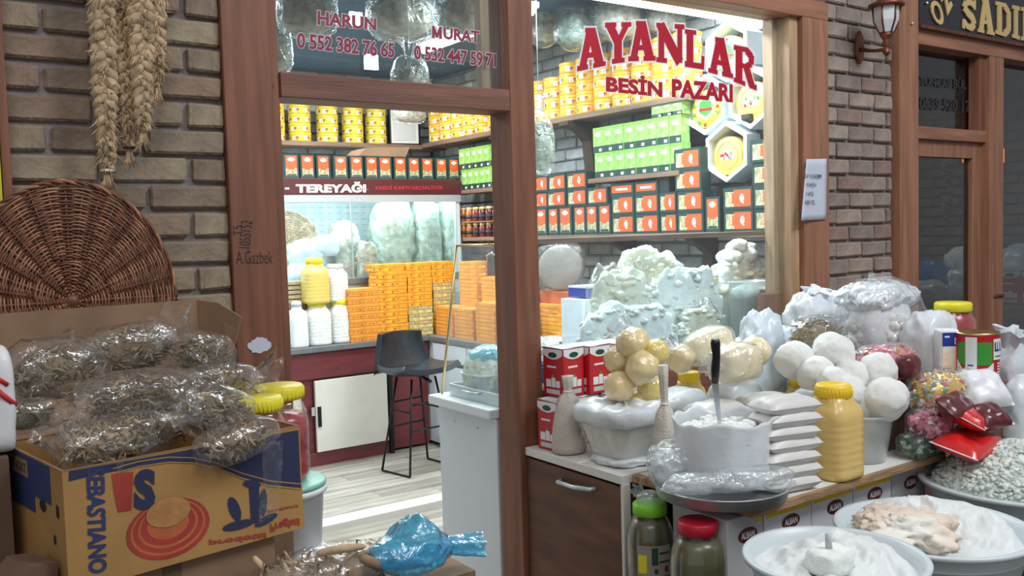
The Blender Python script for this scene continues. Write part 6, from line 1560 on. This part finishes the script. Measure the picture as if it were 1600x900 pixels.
# jars under the tray corner
def big_jar(px_, D, ztop, r, h, body, lid, label, seed, lab=False, topbag=False):
    c = at(px_, 840, D=D); z0 = ztop-h; t = thing('pickle_jar', label, 'jar', (c.x, c.y, z0))
    MB().lathe([(r*.85, .004), (r*.94, .02), (r*.94, h*.62), (r*.86, h*.76), (r*.70, h*.84), (.001, h*.845)], 36).build('contents', body, t)
    MB().lathe([(r*.9, 0), (r*.98, .015), (r, .04), (r*.98, h*.30), (r, h*.35), (r, h*.62), (r*.93, h*.74), (r*.78, h*.83), (r*.66, h*.88), (r*.66, h*.93)], 44).build('body', jarclear, t)
    MB().lathe([(r*.69, h*.885), (r*.72, h*.89), (r*.72, h*.985), (r*.66, h), (.001, h*.995)], 44).build('lid', lid, t)
    if lab:
        mb = MB(); vs = []; fs = []; a0 = math.atan2(-fw.y, -fw.x)
        def W(a_, b_, z0_, z1_, m_, e):
            n = 8; vs = []; fs = []
            for k in range(n+1):
                a = a0+a_+(b_-a_)*k/n; vs += [((r+e)*math.cos(a), (r+e)*math.sin(a), z0_), ((r+e)*math.cos(a), (r+e)*math.sin(a), z1_)]
            for k in range(n): fs.append((2*k, 2*k+2, 2*k+3, 2*k+1))
            mb.add(vs, fs, m_)
        W(-.7, .75, h*.30, h*.62, 0, .002); W(-.1, .15, h*.42, h*.60, 1, .003); W(-.65, -.3, h*.33, h*.52, 2, .003); W(.2, .7, h*.53, h*.55, 1, .003); W(.2, .7, h*.44, h*.46, 1, .003); W(.45, .6, h*.34, h*.40, 3, .003); W(.0, .15, h*.33, h*.38, 1, .003)
        mb.build('printed_label', ['wax_grey', 'can_green_logo', 'lid_yellow', 'candy_maroon'], t, stuff=True)
    if topbag:
        mb = MB(); blob_mesh(mb, r*.55, r*.5, .025, (0, 0, h+.012), 4, .15, 12, .1, 20, 0, .7, 600); ruffle(mb, (-r*.4, 0, h+.02), (-r*.75, 0, h+.055), .012, .02, 6); mb.build('film_cover', clear2, t)
    o = MB().box(-.09, .09, -.09, .09, 0, z0-.001).build('stand_crate', 'card_dark', None, (c.x, c.y, 0)); tag(o, 'dark crate on the ground under the %s lidded jar' % ('green' if lab else 'red'), 'crate')
big_jar(1016, 2.87, .735, .075, .30, 'pickle_green', 'lid_green', 'jar of green pickles with a lime green lid and paper label under the tray', 1, True, True)
big_jar(1090, 2.66, .742, .082, .32, 'pickle_green', 'lid_red', 'jar of green pickles with a red lid under the middle of the tray', 2)
# ================================================================== LEFT SIDE OF THE DOORWAY
# wall lantern
lp_ = at(1385, 40, Y=2.60); t = thing('wall_lantern', 'copper wall lantern with frosted panes on the brick wall right of the window', 'lantern', (lp_.x, 2.60, lp_.z))
wp = at(1340, 72, Y=2.785)
o0 = Vector((lp_.x, 2.60, lp_.z)); P_ = lambda x, y, Y=2.60: at(x, y, Y=Y)-o0
zt = P_(1385, 8).z; zb = P_(1385, 53).z; ze = P_(1385, 88).z; s = depth(o0)/F_PX
mb = MB(); mb.lathe([(.001, zt+.075), (.012, zt+.07), (.015, zt+.055), (.03, zt+.045), (.05, zt+.02), (27*s, zt+.004), (27*s, zt-.008), (20*s, zt-.012), (.001, zt-.012)], 24); mb.build('roof', 'copper', t)
mb = MB(); mb.lathe([(.001, zb-.004), (9*s, zb), (11*s, zb+.006), (9*s, zb-.012), (5*s, zb-.03), (7*s, zb-.045), (3.4*s, zb-.06), (3.4*s, ze+.03), (6*s, ze+.02), (4*s, ze+.008), (.001, ze)], 20); mb.build('base_stem', 'copper', t)
for k in range(6):
    a, b = 2*PI*k/6+.25, 2*PI*(k+1)/6+.25
    rt_, rb_ = 20.5*s, 10.5*s; zm = zb+(zt-zb)*.45; rm_ = 20.5*s*.93
    pts = lambda an, off=0: [Vector((r*math.cos(an), r*math.sin(an), z)) for r, z in ((rt_, zt-.012), (rm_, zm), (rb_, zb+.004))]
    A, B = pts(a), pts(b); MB().tube(A, .0045, 6).build('frame_rib', 'copper', t)
    q = [A[i]*.93+B[i]*.07 for i in range(3)]+[A[i]*.07+B[i]*.93 for i in range(3)]
    mb = MB(); mb.add([v*.98+Vector((0, 0, v.z*.02)) for v in q], [(0, 3, 4, 1), (1, 4, 5, 2)]); mb.build('pane', 'frosted', t, solid=.002)
w0 = P_(1340, 75, 2.785)
mb = MB(); mb.prism([(w0.x+x, w0.z+z) for x, z in ((0, .085), (.025, .05), (.030, 0), (.024, -.05), (0, -.085), (-.024, -.05), (-.030, 0), (-.025, .05))], .02, 0, 'xz', w0.y-.02); mb.build('wall_plate', 'copper', t, bevel=.005)
mb = MB(); pts = []
for k in range(12):
    v = k/11; p = Vector((w0.x, w0.y-.02, w0.z-.01))*(1-v)+Vector((0, 0, ze+.035))*v+Vector((0, 0, -.008*math.sin(PI*v))); pts.append(p)
mb.tube(pts, [.012-.004*math.sin(PI*k/11) for k in range(12)], 8); mb.build('arm', 'copper', t)

# yellow banner at the far left edge
t = tag(MB().box(.05, .292, 2.735, 2.745, 1.70, 2.30).build('yellow_banner', 'yellow_banner'), 'yellow green banner at the far left edge above the round wicker tray', 'banner')

# big wicker tray leaning on the left wall
c = at(128, 470, Y=2.66); t = thing('wicker_tray', 'large round brown wicker tray leaning against the left brick wall', 'tray', (c.x-.02, c.y, c.z)); t.rotation_euler = (-.10, 0, 0.0); t.scale = (.82, 1, 1)
wicker_disc(t, .322, 62, 36, 'wicker', 'wicker_light', .0034, dome=.02)
MB().lathe([(.001, -.004), (.02, -.003), (.024, .004), (.001, .006)], 16, axis='y', c=(0, .018, 0)).build('centre_knot', 'wicker', t)
# hanging dried braids
def braid(px_, py0, py1, wpx, label, seed, Y=2.70, tail=True, tie='white_letter', py_off=0):
    a = at(px_, max(py0, 0), Y=Y); b = at(px_+py_off, py1, Y=Y); s = depth(a)/F_PX; r = wpx*s/2
    top = a.z+.25 if py0 <= 0 else a.z; t = thing('dried_braid', label, 'braid', (b.x, Y, b.z)); L_ = top-b.z; R2 = random.Random(seed)
    for st_ in range(3):
        mb = MB(); pts = []; rr = []; n = int(L_/.010)
        for i in range(n+1):
            v = i/n; ph = 2*PI*(v*L_/.085+st_/3); k = .45+.55*min(1, v*2.2+.25)
            pts.append((r*.62*k*math.cos(ph)+(a.x-b.x)*v+.004*noise.noise(Vector((v*20, seed, st_))), -r*.40*k*math.sin(2*ph)*.6, v*L_))
            rr.append(r*.40*k*(1+.55*noise.noise(Vector((v*L_*60, seed+st_*5, 1)))))
        mb.tube(pts, rr, 7); mb.build('strand', 'husk', t)
    mb = MB()
    for _ in range(int(L_*420)):
        v = R2.random(); k = .45+.55*min(1, v*2.2+.25); an = R2.uniform(PI, 2*PI); p = Vector(((a.x-b.x)*v+r*.8*k*math.cos(an), r*.6*k*math.sin(an), v*L_))
        d = Vector((math.cos(an)*R2.uniform(.2, 1.2), math.sin(an)*R2.uniform(.1, .8), R2.uniform(-1.6, .5))); l = R2.uniform(.012, .034)
        p = p*1; mb.tube([p-d*l*.3, p+d*l*.2+Vector((R2.uniform(-.003, .003), 0, 0)), p+d*l*.6+Vector((R2.uniform(-.008, .008), -.003, -.004))], [.0013, .0022, .0006], 3, R2.choice([0, 0, 1]), caps=False)
    mb.build('loose_fibres', ['husk', 'husk_dark'], t, stuff=True)
    if tie: MB().tube([(r*.42*math.cos(x), r*.38*math.sin(x), .002) for x in [2*PI*k/12 for k in range(12)]], .0035, 6, closed=True).build('tie', tie, t)
    if tail:
        mb = MB()
        for _ in range(40):
            x0 = R2.uniform(-.6, .6)*r*.5; x1 = x0*2.2+R2.uniform(-.006, .006); mb.tube([(x0*.5, R2.uniform(-.004, .004), .005), (x0, R2.uniform(-.006, .004), -.025), (x1, R2.uniform(-.01, .005), -R2.uniform(.04, .062))], [.0015, .002, .0007], 3, caps=False)
        mb.build('tail', 'husk', t, stuff=True)
    MB().tube([(a.x-b.x, .01, L_-.01), (a.x-b.x, .03, 3.2-b.z)], .003, 5).build('string', 'husk_dark', t)
braid(163, 0, 268, 44, 'leftmost and longest dried braid with a white tie at its end', 1, py_off=5)
braid(192, 0, 232, 36, 'dark narrow dried braid with a dark ring tie between the two wide braids', 2, Y=2.725, tie='black_ink', py_off=10)
braid(222, 0, 205, 44, 'wide dried braid with tattered end, second from the right', 3, tie=None, py_off=2)
braid(247, 0, 135, 34, 'short right dried braid curling at its end near the wooden post', 4, Y=2.71, tie=None)
braid(206, 0, 120, 40, 'thick bundle of dried braid behind the others at the top', 6, Y=2.735, tie=None, tail=False)

# cardboard boxes in the foreground
RZ = .159
bo = Vector((.266, 1.851, .945)); ux = Vector((math.cos(RZ), math.sin(RZ), 0)); uy = Vector((-math.sin(RZ), math.cos(RZ), 0)); W_, H_, D_ = .503, .232, .36
t = thing('printed_carton', 'yellow and navy printed fruit carton full of bagged dried peppers', 'box', tuple(bo), RZ)
mb = MB(); th = .005
mb.box(0, W_, 0, th, 0, H_).box(0, W_, D_-th, D_, 0, H_).box(0, th, th, D_-th, 0, H_).box(W_-th, W_, th, D_-th, 0, H_).box(th, W_-th, th, D_-th, 0, .006)
mb.build('carton_body', 'box_yellow', t)
mb = MB(); e = .0006
mb.box(-e, W_+e, -e, th+e, H_-.0002, H_+.001).box(-e, th+e, th, D_, H_-.0002, H_+.001).box(W_-th-e, W_+e, th, D_, H_-.0002, H_+.001); mb.build('cut_edge', 'card', t)
def fl(px_, py_):       # photo pixel -> carton front coordinates
    d = ray(px_, py_); k = (bo-CP).dot(uy)/d.dot(uy); q = CP+d*k-bo; return q.dot(ux), q.z
def fpoly(mb, pts, m_, e): 
    v = [fl(*p) for p in pts]; mb.add([(min(max(u, .001), W_-.001), -e, min(max(z, .001), H_-.001)) for u, z in v], [tuple(range(len(v)))], m_)
pm = ['box_navy', 'box_orange', 'box_red', 'box_yellow']
mb = MB()
fpoly(mb, [(107, 752), (107, 724), (466, 672), (470, 762), (420, 757), (377, 745), (338, 729), (300, 722), (262, 722), (225, 728), (180, 736), (140, 744)], 0, .0008)
mb.build('navy_band', 'box_navy', t)
mb = MB(); arc = [(176, 737), (215, 726), (262, 719), (300, 720), (338, 728), (377, 744), (420, 756), (470, 761)]
for off, e_ in ((-4, .0014), (4, .0014)):
    for i in range(len(arc)-1): (x0, y0), (x1, y1) = arc[i], arc[i+1]; fpoly(mb, [(x0, y0+off), (x1, y1+off), (x1, y1+off-1.8), (x0, y0+off-1.8)], 0, e_)
mb.build('arc_lines', 'box_yellow', t, stuff=True)
def flw(px_, py_, e=.0016): u, z = fl(px_, py_); return Vector((u, -e, z))
a = MB(); letters(a, 'SEBASTIANO', [flw(134, 731), flw(138, 897), flw(167, 893), flw(163, 731)], 0, offset=.035); a.build('side_lettering', 'box_blue', t)
mb = MB(); fpoly(mb, [(174, 740), (208, 737), (205, 797), (184, 800), (178, 770)], 0, .0012); mb.build('red_patch', 'box_red', t)
a = MB(); letters(a, 'S', [flw(208, 798, .002), flw(242, 795, .002), flw(243, 731, .002), flw(209, 734, .002)], 0, offset=.06); a.build('big_letter', 'box_navy', t)
mb = MB()
def ell(cx_, cy_, rx, ry, ang, m_, e, n=28):
    ca, sa = math.cos(ang), math.sin(ang); fpoly(mb, [(cx_+rx*math.cos(q)*ca-ry*math.sin(q)*sa, cy_+rx*math.cos(q)*sa+ry*math.sin(q)*ca) for q in [-2*PI*k/n for k in range(n)]], m_, e)
for i, k in enumerate((1, .90, .84, .72, .66, .50)): ell(262, 826-i*1.5, 68*k, 45*k, -.38, i % 2, .001+i*.0002)
mb.build('printed_basket', ['box_red', 'box_orange'], t, stuff=True)
mb = MB(); ell(262, 800, 36, 22, -.35, 0, .0030); mb.build('printed_figure', ['box_faint', 'box_yellow'], t, stuff=True)
mb = MB(); R2 = random.Random(4)
fpoly(mb, [(388, 752), (404, 752), (406, 815), (392, 818)], 0, .0015); ell(366, 795, 9, 20, -.35, 0, .0015, 12); ell(411, 785, 6, 22, .05, 0, .0017, 10); ell(372, 820, 26, 7, -.25, 0, .0019, 12); ell(415, 812, 20, 6, -.5, 0, .0021, 12); ell(393, 756, 14, 6, .1, 0, .0023, 12)
mb.build('printed_plants', 'box_navy', t, stuff=True)
a = MB(); letters(a, 'prodotti', [flw(415, 829), flw(326, 843), flw(327, 853), flw(416, 841)][::-1][2:]+[flw(415, 829), flw(326, 843), flw(327, 853), flw(416, 841)][::-1][:2], 0, offset=.03)
letters(a, 'Pregiati', [flw(467, 805), flw(421, 814), flw(422, 831), flw(468, 822)][::-1][2:]+[flw(467, 805), flw(421, 814), flw(422, 831), flw(468, 822)][::-1][:2], 0, offset=.03)
letters(a, 'italiani', [flw(465, 788), flw(418, 797), flw(418, 801), flw(465, 793)][::-1][2:]+[flw(465, 788), flw(418, 797), flw(418, 801), flw(465, 793)][::-1][:2], 0, offset=.02); a.build('red_lettering', 'box_red', t)
# left side print: x = -e face ; y runs back
mb = MB(); e = .001
def sq(y0, y1, z0, z1, m_, e_=.001): mb.quad((-e_, y1, z0), (-e_, y0, z0), (-e_, y0, z1), (-e_, y1, z1), m_)
sq(.07, D_-.002, .155, H_-.002, 0); sq(.17, D_-.03, .12, .155, 0); sq(.20, D_-.02, .185, .220, 1, .0016)
mb.add([(-.0018, .12+.018*math.cos(q), .145+.012*math.sin(q)) for q in [2*PI*k/16 for k in range(16)]], [tuple(range(16))], 2)
mb.add([(-.0018, .035+.007*math.cos(q), .15+.014*math.sin(q)) for q in [2*PI*k/12 for k in range(12)]], [tuple(range(12))], 2); mb.add([(-.0018, .06+.006*math.cos(q), .09+.010*math.sin(q)) for q in [2*PI*k/12 for k in range(12)]], [tuple(range(12))], 2)
mb.build('side_print', ['box_blue', 'card', 'black_ink'], t, stuff=True)
a = MB(); letters(a, '501 6OKT', [Vector((-.002, D_-.04, .192)), Vector((-.002, .215, .192)), Vector((-.002, .215, .212)), Vector((-.002, D_-.04, .212))], 0, offset=.01); a.build('side_label_text', 'dim_ink', t)
mb = MB(); mb.add([(0, D_, H_), (W_, D_, H_), (W_-.02, D_+.10, H_+.06), (.02, D_+.10, H_+.06)], [(0, 1, 2, 3)]); mb.build('back_flap', 'card', t, solid=.004)
# lower boxes
def lower(x0, x1, y0, y1, z0, z1, lb, mt='card', nm='cardboard_box'):
    c = bo+ux*x0+uy*y0; t = thing(nm, lb, 'box', (c.x, c.y, z0), RZ)
    MB().box(0, x1-x0, 0, y1-y0, 0, z1-z0).build('body', mt, t, bevel=.003); MB().box((x1-x0)/2-.02, (x1-x0)/2+.02, -.0012, .001, 0, z1-z0).build('tape', 'card_dark' if mt == 'card' else 'card', t); return t
lower(-.03, .44, .02, .40, .62, .944, 'plain brown cardboard box right under the printed fruit carton')
lower(-.05, .46, .0, .42, .0, .619, 'large plain cardboard box on the ground below the carton stack', 'card_dark')
c = bo+ux*-.085+uy*.02
o = MB().prism([(0, 0), (.075, 0), (.078, .075), (.03, .082), (.0, .055)], .10, 0, 'xz', 0).build('folded_cardboard', 'card_dark', None, (c.x, c.y, .925), (0, 0, .3)); tag(o, 'folded brown cardboard corner at the lower left of the printed carton', 'cardboard')
# tall carton behind, holding the upper bags
t = thing('tall_carton', 'tall open brown carton behind the pepper bags below the wicker tray', 'box', (.20, 2.25, .0), .08)
TH = 1.40
MB().box(0, .58, .34, .35, 0, TH+.03).build('back_panel', 'card', t); MB().box(0, .01, 0, .34, 0, 1.22).build('side_panel', 'card', t); MB().box(.57, .58, 0, .34, 0, 1.22).build('side_panel', 'card', t); MB().box(0.01, .57, 0, .01, 0, 1.16).build('front_panel', 'card', t)
mb = MB(); mb.add([(.58, .34, TH+.03), (.58, .34, 1.22), (.63, .24, 1.26), (.66, .22, TH-.02), (.62, .28, TH+.02)], [(0, 1, 2, 3, 4)]); mb.build('side_flap', 'card', t, solid=.004)
MB().box(.02, .56, .02, .33, 1.0, 1.13).build('inner_shelf', 'card_dark', t)

# bags of dried peppers
def pepper_bag(cpx, cpy, wpx, hpx, D, label, seed, rot=0.0, n=420, mats_=('pepper_dry', 'pepper_light', 'pepper_green'), dyf=.6, tail=None, film_=clear, Lc=.05, rc=.0036, core='pepper_dry', drape=None):
    c = at(cpx, cpy, D=D); s = D/F_PX; rx, rz = wpx*s/2, hpx*s/2; ry = max(rx*dyf, rz)*.8; rm = Matrix.Rotation(rot, 3, 'Y')
    t = thing('pepper_bag', label, 'bag', (c.x, c.y, c.z-rz), .25)
    mb = MB(); blob_mesh(mb, rx*.66, ry*.66, rz*.66, (0, 0, rz), 3, .1, 9, 0, 9, .1, None, seed, rot=rm); mb.build('pepper_mass', core, t)
    mb = MB(); chips(mb, n, rx*.84, ry*.80, rz*.82, Lc*.75, rc*.95, seed, len(mats_), (0, 0, 0), .7, 1.1); mb.v = [tuple(rm @ Vector(v)+Vector((0, 0, rz))) for v in mb.v]; mb.build('dried_peppers', list(mats_), t, stuff=True)
    mb = MB(); blob_mesh(mb, rx, ry, rz, (0, 0, rz), 5, .07, 9, .055, 17, .15, None, seed+1, rot=rm)
    if tail:
        (ax, az, lx, lz, r1) = tail; ruffle(mb, rm @ Vector((ax*rx*.85, 0, 0))+Vector((0, 0, rz+az*rz)), Vector((ax*rx+lx*s, -.02, rz+lz*s)), .022, r1, seed, amp=.25, fold=7)
    mb.build('plastic', film_, t)
    if drape:
        q = [at(a_, b_, D=D-.12-.01*i)-Vector((c.x, c.y, c.z-rz)) for i, (a_, b_) in enumerate(drape)]
        q = [Matrix.Rotation(-.25, 3, 'Z') @ v for v in q]
        mb = MB(); nn = 10; vs = []; fs = []
        A, B, C_, D2 = q
        for j in range(nn+1):
            for i in range(nn+1):
                u, v = i/nn, j/nn; P2 = (A*(1-u)+B*u)*(1-v)+(D2*(1-u)+C_*u)*v+Vector((0, .012*noise.noise(Vector((u*4, v*3, seed))), 0)); vs.append(P2)
        for j in range(nn):
            for i in range(nn): fs.append((j*(nn+1)+i, j*(nn+1)+i+1, (j+1)*(nn+1)+i+1, (j+1)*(nn+1)+i))
        mb.add(vs, fs, 0, True); mb.build('loose_film', clear, t)
    return t
pepper_bag(62, 520, 150, 66, 2.42, 'pepper bag with orange bits at the upper left under the wicker tray', 701, mats_=('pepper_dry', 'pepper_light', 'box_orange', 'pepper_dry'), film_=clear)
pepper_bag(86, 590, 150, 118, 2.16, 'bulky bag of brown dried peppers at the left below the bag with orange bits', 702, .15)
pepper_bag(206, 548, 150, 84, 2.32, 'bag of greenish dried peppers in the middle of the top row', 703, -.05, tail=(-1, .2, -35, 10, .06))
pepper_bag(318, 556, 96, 76, 2.36, 'dark dried pepper bag nearest the wooden post in the top row', 704, .25, tail=(-.8, .7, -25, 55, .06))
pepper_bag(222, 622, 200, 84, 2.05, 'long bag of dried peppers across the middle of the pile', 705, .05, tail=(-1, -.1, -22, -6, .05), n=560)
pepper_bag(348, 596, 110, 56, 2.16, 'flat pepper bag whose clear end reaches over the doorway post', 706, .1, tail=(1, .1, 28, -8, .07), n=140)
pepper_bag(338, 645, 122, 84, 1.98, 'round pepper bag above the right corner of the printed carton', 707, .35, tail=(-.9, .5, -20, 18, .05))
pepper_bag(178, 690, 180, 76, 1.90, 'pale pepper bag with a twisted end lying in front on the printed carton', 708, -.04, tail=(-1, .3, -14, 42, .035), n=560, mats_=('pepper_light', 'pepper_light', 'pepper_green'), core='pepper_light', drape=[(138, 776), (172, 790), (196, 724), (176, 722)])
pepper_bag(370, 688, 136, 58, 1.93, 'flat pepper bag hanging over the right corner of the printed carton', 709, -.12, n=200, mats_=('pepper_light', 'pepper_dry'), drape=[(404, 820), (436, 800), (444, 688), (414, 690)])
pepper_bag(262, 668, 70, 46, 2.02, 'small dark pepper bag stuck between the pale bag and the round bag', 710, .1, n=90)
pepper_bag(45, 655, 90, 60, 2.02, 'dark olive bag with a black band at the left above the printed carton', 711, 0, n=20, mats_=('pepper_green',), core='pickle_green', film_=clear)
# white printed bag at the left edge
c = at(-6, 625, D=1.88); t = thing('printed_bag', 'white plastic bag with red print at the left edge of the picture', 'bag', (c.x, c.y, c.z-.11))
mb = MB(); blob_mesh(mb, .032, .05, .11, (0, 0, .11), 4, .05, 9, .03, 14, .4, .95, 801); mb.build('bag_body', 'can_white', t)
mb = MB(); mb.tube([(-.005, -.052, .14), (.022, -.046, .11), (.03, -.03, .10)], .006, 6); mb.tube([(-.01, -.052, .17), (.018, -.048, .145)], .005, 6); mb.build('red_print', 'print_red', t, stuff=True)
o = MB().box(-.12, .03, -.06, .10, 0, c.z-.111).build('cardboard_box', 'card_dark', None, (c.x-.02, c.y, 0)); tag(o, 'dark cardboard box at the left edge under the white bag with red print', 'box')

# red pickle jars and the bucket
def red_jar(px_, ytop, ybot, wpx, D, label, seed):
    c = at(px_, ybot, D=D); s = D/F_PX; r = wpx*s/2; h = (at(px_, ytop, D=D)-c).z; t = thing('pickle_jar', label, 'jar', (c.x, c.y, c.z))
    MB().lathe([(r*.85, .004), (r*.93, .02), (r*.95, h*.25), (r*.92, h*.30), (r*.95, h*.36), (r*.94, h*.62), (r*.86, h*.70), (.001, h*.72)], 36).build('contents', 'pickle_red', t)
    MB().lathe([(r*.9, 0), (r*.98, .012), (r, .03), (r, h*.25), (r*.97, h*.30), (r, h*.36), (r, h*.60), (r*.93, h*.72), (r*.80, h*.80), (r*.78, h*.87)], 44).build('body', jarclear, t)
    lid = MB().lathe([(r*.84, h*.86), (r*.88, h*.865), (r*.90, h*.90), (r*.88, h*.98), (r*.82, h), (.001, h*.99)], 48)
    for k in range(36):
        a = 2*PI*k/36; lid.tube([(r*.895*math.cos(a), r*.895*math.sin(a), h*.875), (r*.885*math.cos(a), r*.885*math.sin(a), h*.975)], .0016, 4)
    lid.build('lid', 'lid_yellow', t)
    mb = MB()
    for k in range(14):
        a = -PI*k/13; mb.tube([(r*.82*math.cos(a), r*.82*math.sin(a), h*.80), (r*.95*math.cos(a), r*.95*math.sin(a), h*.70)], .0022, 4)
    mb.build('moulded_ribs', jarclear, t, stuff=True); return c, r, h
cj, rj, hj = red_jar(441, 600, 750, 88, 2.42, 'tall red pickle jar with a yellow lid beside the doorway post', 1)
cj2, rj2, hj2 = red_jar(412, 618, 772, 80, 2.18, 'smaller red pickle jar with a yellow lid half hidden by the pepper bags', 2)
t = thing('plastic_bucket', 'white bucket with a blue green rim under the tall red pickle jar', 'bucket', (cj.x+.005, cj.y, cj.z-.20))
MB().lathe([(.085, 0), (.09, .004), (.102, .165), (.112, .170), (.112, .182), (.104, .184), (.104, .190), (.001, .190)], 44).build('bucket_body', 'white_plastic', t)
MB().lathe([(.1045, .1845), (.110, .186), (.110, .197), (.104, .199), (.001, .1985)], 44).build('lid', 'candy_teal', t)
o = MB().box(-.12, .12, -.12, .12, 0, cj.z-.201).build('stand_crate', 'white_panel', None, (cj.x, cj.y, 0)); tag(o, 'pale crate on the ground under the white bucket', 'crate')
o = MB().box(-.05, .05, -.05, .05, 0, cj2.z-.001).build('stand_crate', 'card', None, (cj2.x, cj2.y, 0)); tag(o, 'tall cardboard box hidden under the smaller red pickle jar', 'box')

# dried aubergine bag and blue bag in front of the threshold
c = at(500, 905, D=2.0); zc_ = c.z
t = thing('dried_vegetable_bag', 'clear bag of brown dried vegetable skins at the bottom of the doorway', 'bag', (c.x, c.y, zc_))
mb = MB(); chips(mb, 240, .155, .07, .045, .075, .0062, 811, 3, (0, 0, .0), .6, 1.0); mb.build('dried_skins', ['husk', 'pepper_light', 'pepper_dry'], t, stuff=True)
mb = MB(); blob_mesh(mb, .15, .07, .045, (0, 0, 0), 3, .1, 8, 0, 9, .1, None, 812); mb.build('skin_mass', 'husk_dark', t)
mb = MB(); blob_mesh(mb, .175, .085, .06, (0, 0, .0), 4, .1, 8, .06, 14, .1, None, 813); mb.build('plastic', clear, t)
def pod(pts, r, lb, m_='husk'):
    P0 = [Vector(p) for p in pts]; o0 = P0[0]; mb = MB(); n = len(P0); mb.tube([p-o0 for p in P0], [r*(.35+.65*math.sin(PI*(i+.6)/(n+.3))) for i in range(n)], 9)
    o = mb.build('dried_pod', m_, None, tuple(o0), sub=1); tag(o, lb, 'vegetable')
pod([at(492, 866, D=1.98), at(515, 860, D=1.97), at(545, 856, D=1.97), at(575, 853, D=1.97)], .011, 'long curved brown dried pod pointing at the blue bag')
pod([at(560, 870, D=1.96), at(580, 878, D=1.95), at(598, 888, D=1.95)], .014, 'short dark dried pod under the blue bag', 'husk_dark')
pod([at(395, 868, D=1.96), at(405, 882, D=1.95), at(425, 900, D=1.95)], .009, 'thin pale dried stalk sticking up at the lower right of the carton')
o = MB().box(-.24, .36, -.09, .12, 0, zc_-.047).build('stand_crate', 'card', None, (c.x, c.y+.02, 0)); tag(o, 'cardboard box under the dried vegetable skins below the picture edge', 'box')
c = at(645, 858, D=2.06); t = thing('blue_bag', 'crumpled translucent sky blue plastic bag beside the dried vegetable skins', 'bag', (c.x, c.y, c.z-.045))
mb = MB(); vs, fs = ico(5); out = []
for v in vs:
    x, y, z = v.x*.098, v.y*.07, v.z*.05
    pk_ = max(0, 1-abs(v.x-.05)/.55)
    if v.z > 0: z = v.z*(.038+.045*pk_)
    q = Vector((x, y, z)); k = 1+.14*fbm(q, 11, 3)+.09*ridge(q, 14, 5); out.append((x*k, y*k, z*k+.045))
mb.add(out, fs, 0, True); ruffle(mb, (.075, -.0, .035), (.175, -.02, .02), .020, .022, 5, amp=.3); mb.build('plastic', bluefilm, t)
mb = MB(); blob_mesh(mb, .075, .05, .022, (0, 0, .03), 4, .2, 14, .12, 20, 0, None, 822); mb.build('folded_plastic', bluefilm, t)

# ================================================================== NEIGHBOUR SHOP GOODS (behind its glass)
def ngood(px_, py_, Y, wpx, hpx, m_, lb, seed, zbase=None, nm='goods_bag'):
    c = at(px_, py_, Y=Y); s = depth(c)/F_PX; mb = MB(); tz = c.z+hpx*s/2; bz = zbase if zbase is not None else (1.021 if px_ < 1540 else .981); rz_ = (tz-bz)/2; c.z = bz+rz_; blob_mesh(mb, wpx*s/2, .12, rz_, (0, 0, rz_), 4, .2, 7, .09, 13, .1, .9, seed); o = mb.build(nm, m_, None, (c.x, c.y, c.z-rz_)); tag(o, lb, 'bag')
o = MB().box(4.75, 5.35, 3.15, 3.7, 0, 1.02).build('goods_table', 'dark_wood', None); tag(o, 'dark table behind the glass door of the neighbouring shop', 'table')
o = MB().box(5.62, 7.2, 3.05, 3.6, 0, .98).build('goods_table', 'shelf_wood', None); tag(o, 'brown table behind the right window of the neighbouring shop', 'table')
ngood(1452, 452, 3.35, 56, 26, 'bag_white', 'dim white bag low left behind the neighbouring glass door', 901)
ngood(1500, 448, 3.35, 52, 46, 'bag_white', 'dim white bag heap low right behind the neighbouring glass door', 902)
ngood(1505, 410, 3.5, 50, 40, 'cheese_curd', 'dim curd heap in the middle behind the neighbouring glass door', 903)
ngood(1460, 425, 3.5, 40, 24, 'blue_plastic', 'dim blue bag at the left behind the neighbouring glass door', 904)
ngood(1588, 460, 3.25, 56, 46, 'bag_white', 'round white sack on a red can behind the right window', 905)
ngood(1590, 412, 3.45, 66, 44, 'bag_blueish', 'pile of white bags above the round sack behind the right window', 906)
c = at(1586, 530, Y=3.2); red_can(c.x, 3.2, .982, .0, 'red and white can behind the right window of the neighbouring shop'); bpy.data.objects[[x.name for x in bpy.data.objects if x.name.startswith('red_can')][-1]].scale = (1.35, 1.35, 1.3)
t = thing('braid_string', 'hanging grey string of dried peppers behind the neighbouring glass door', 'braid', tuple(at(1481, 300, Y=3.3)))
mb = MB(); chips(mb, 120, .03, .03, .24, .05, .008, 9, 2, (0, 0, 0), .3, 1); mb.build('dried_pods', ['wax_grey', 'husk'], t, stuff=True); MB().tube([(0, 0, .2), (0, 0, 3.10-at(1481, 300, Y=3.3).z)], .003, 5).build('string', 'husk_dark', t)
for px_, py_, w_, h_, lb in ((1564, 243, .03, .05, 'small glowing orange panel added as a reflection in the right window of the neighbouring shop'), (1513, 250, .06, .018, 'glowing orange strip added as a reflection at the top of the neighbouring glass door')):
    c = at(px_, py_, Y=3.3); t = thing('orange_reflection', lb, 'lamp', tuple(c)); MB().box(-w_, w_, -.01, .01, -h_, h_).build('glowing_panel', 'orange_reflection', t, bevel=.003); MB().box(-w_-.01, w_+.01, .01, .03, -h_-.01, h_+.01).build('housing', 'black_metal', t)  # added glowing panels imitate orange reflections on the glass, housing and hanger included
    MB().tube([(0, .02, h_), (0, .02, 3.1-c.z)], .004, 5).build('hanger', 'black_metal', t)
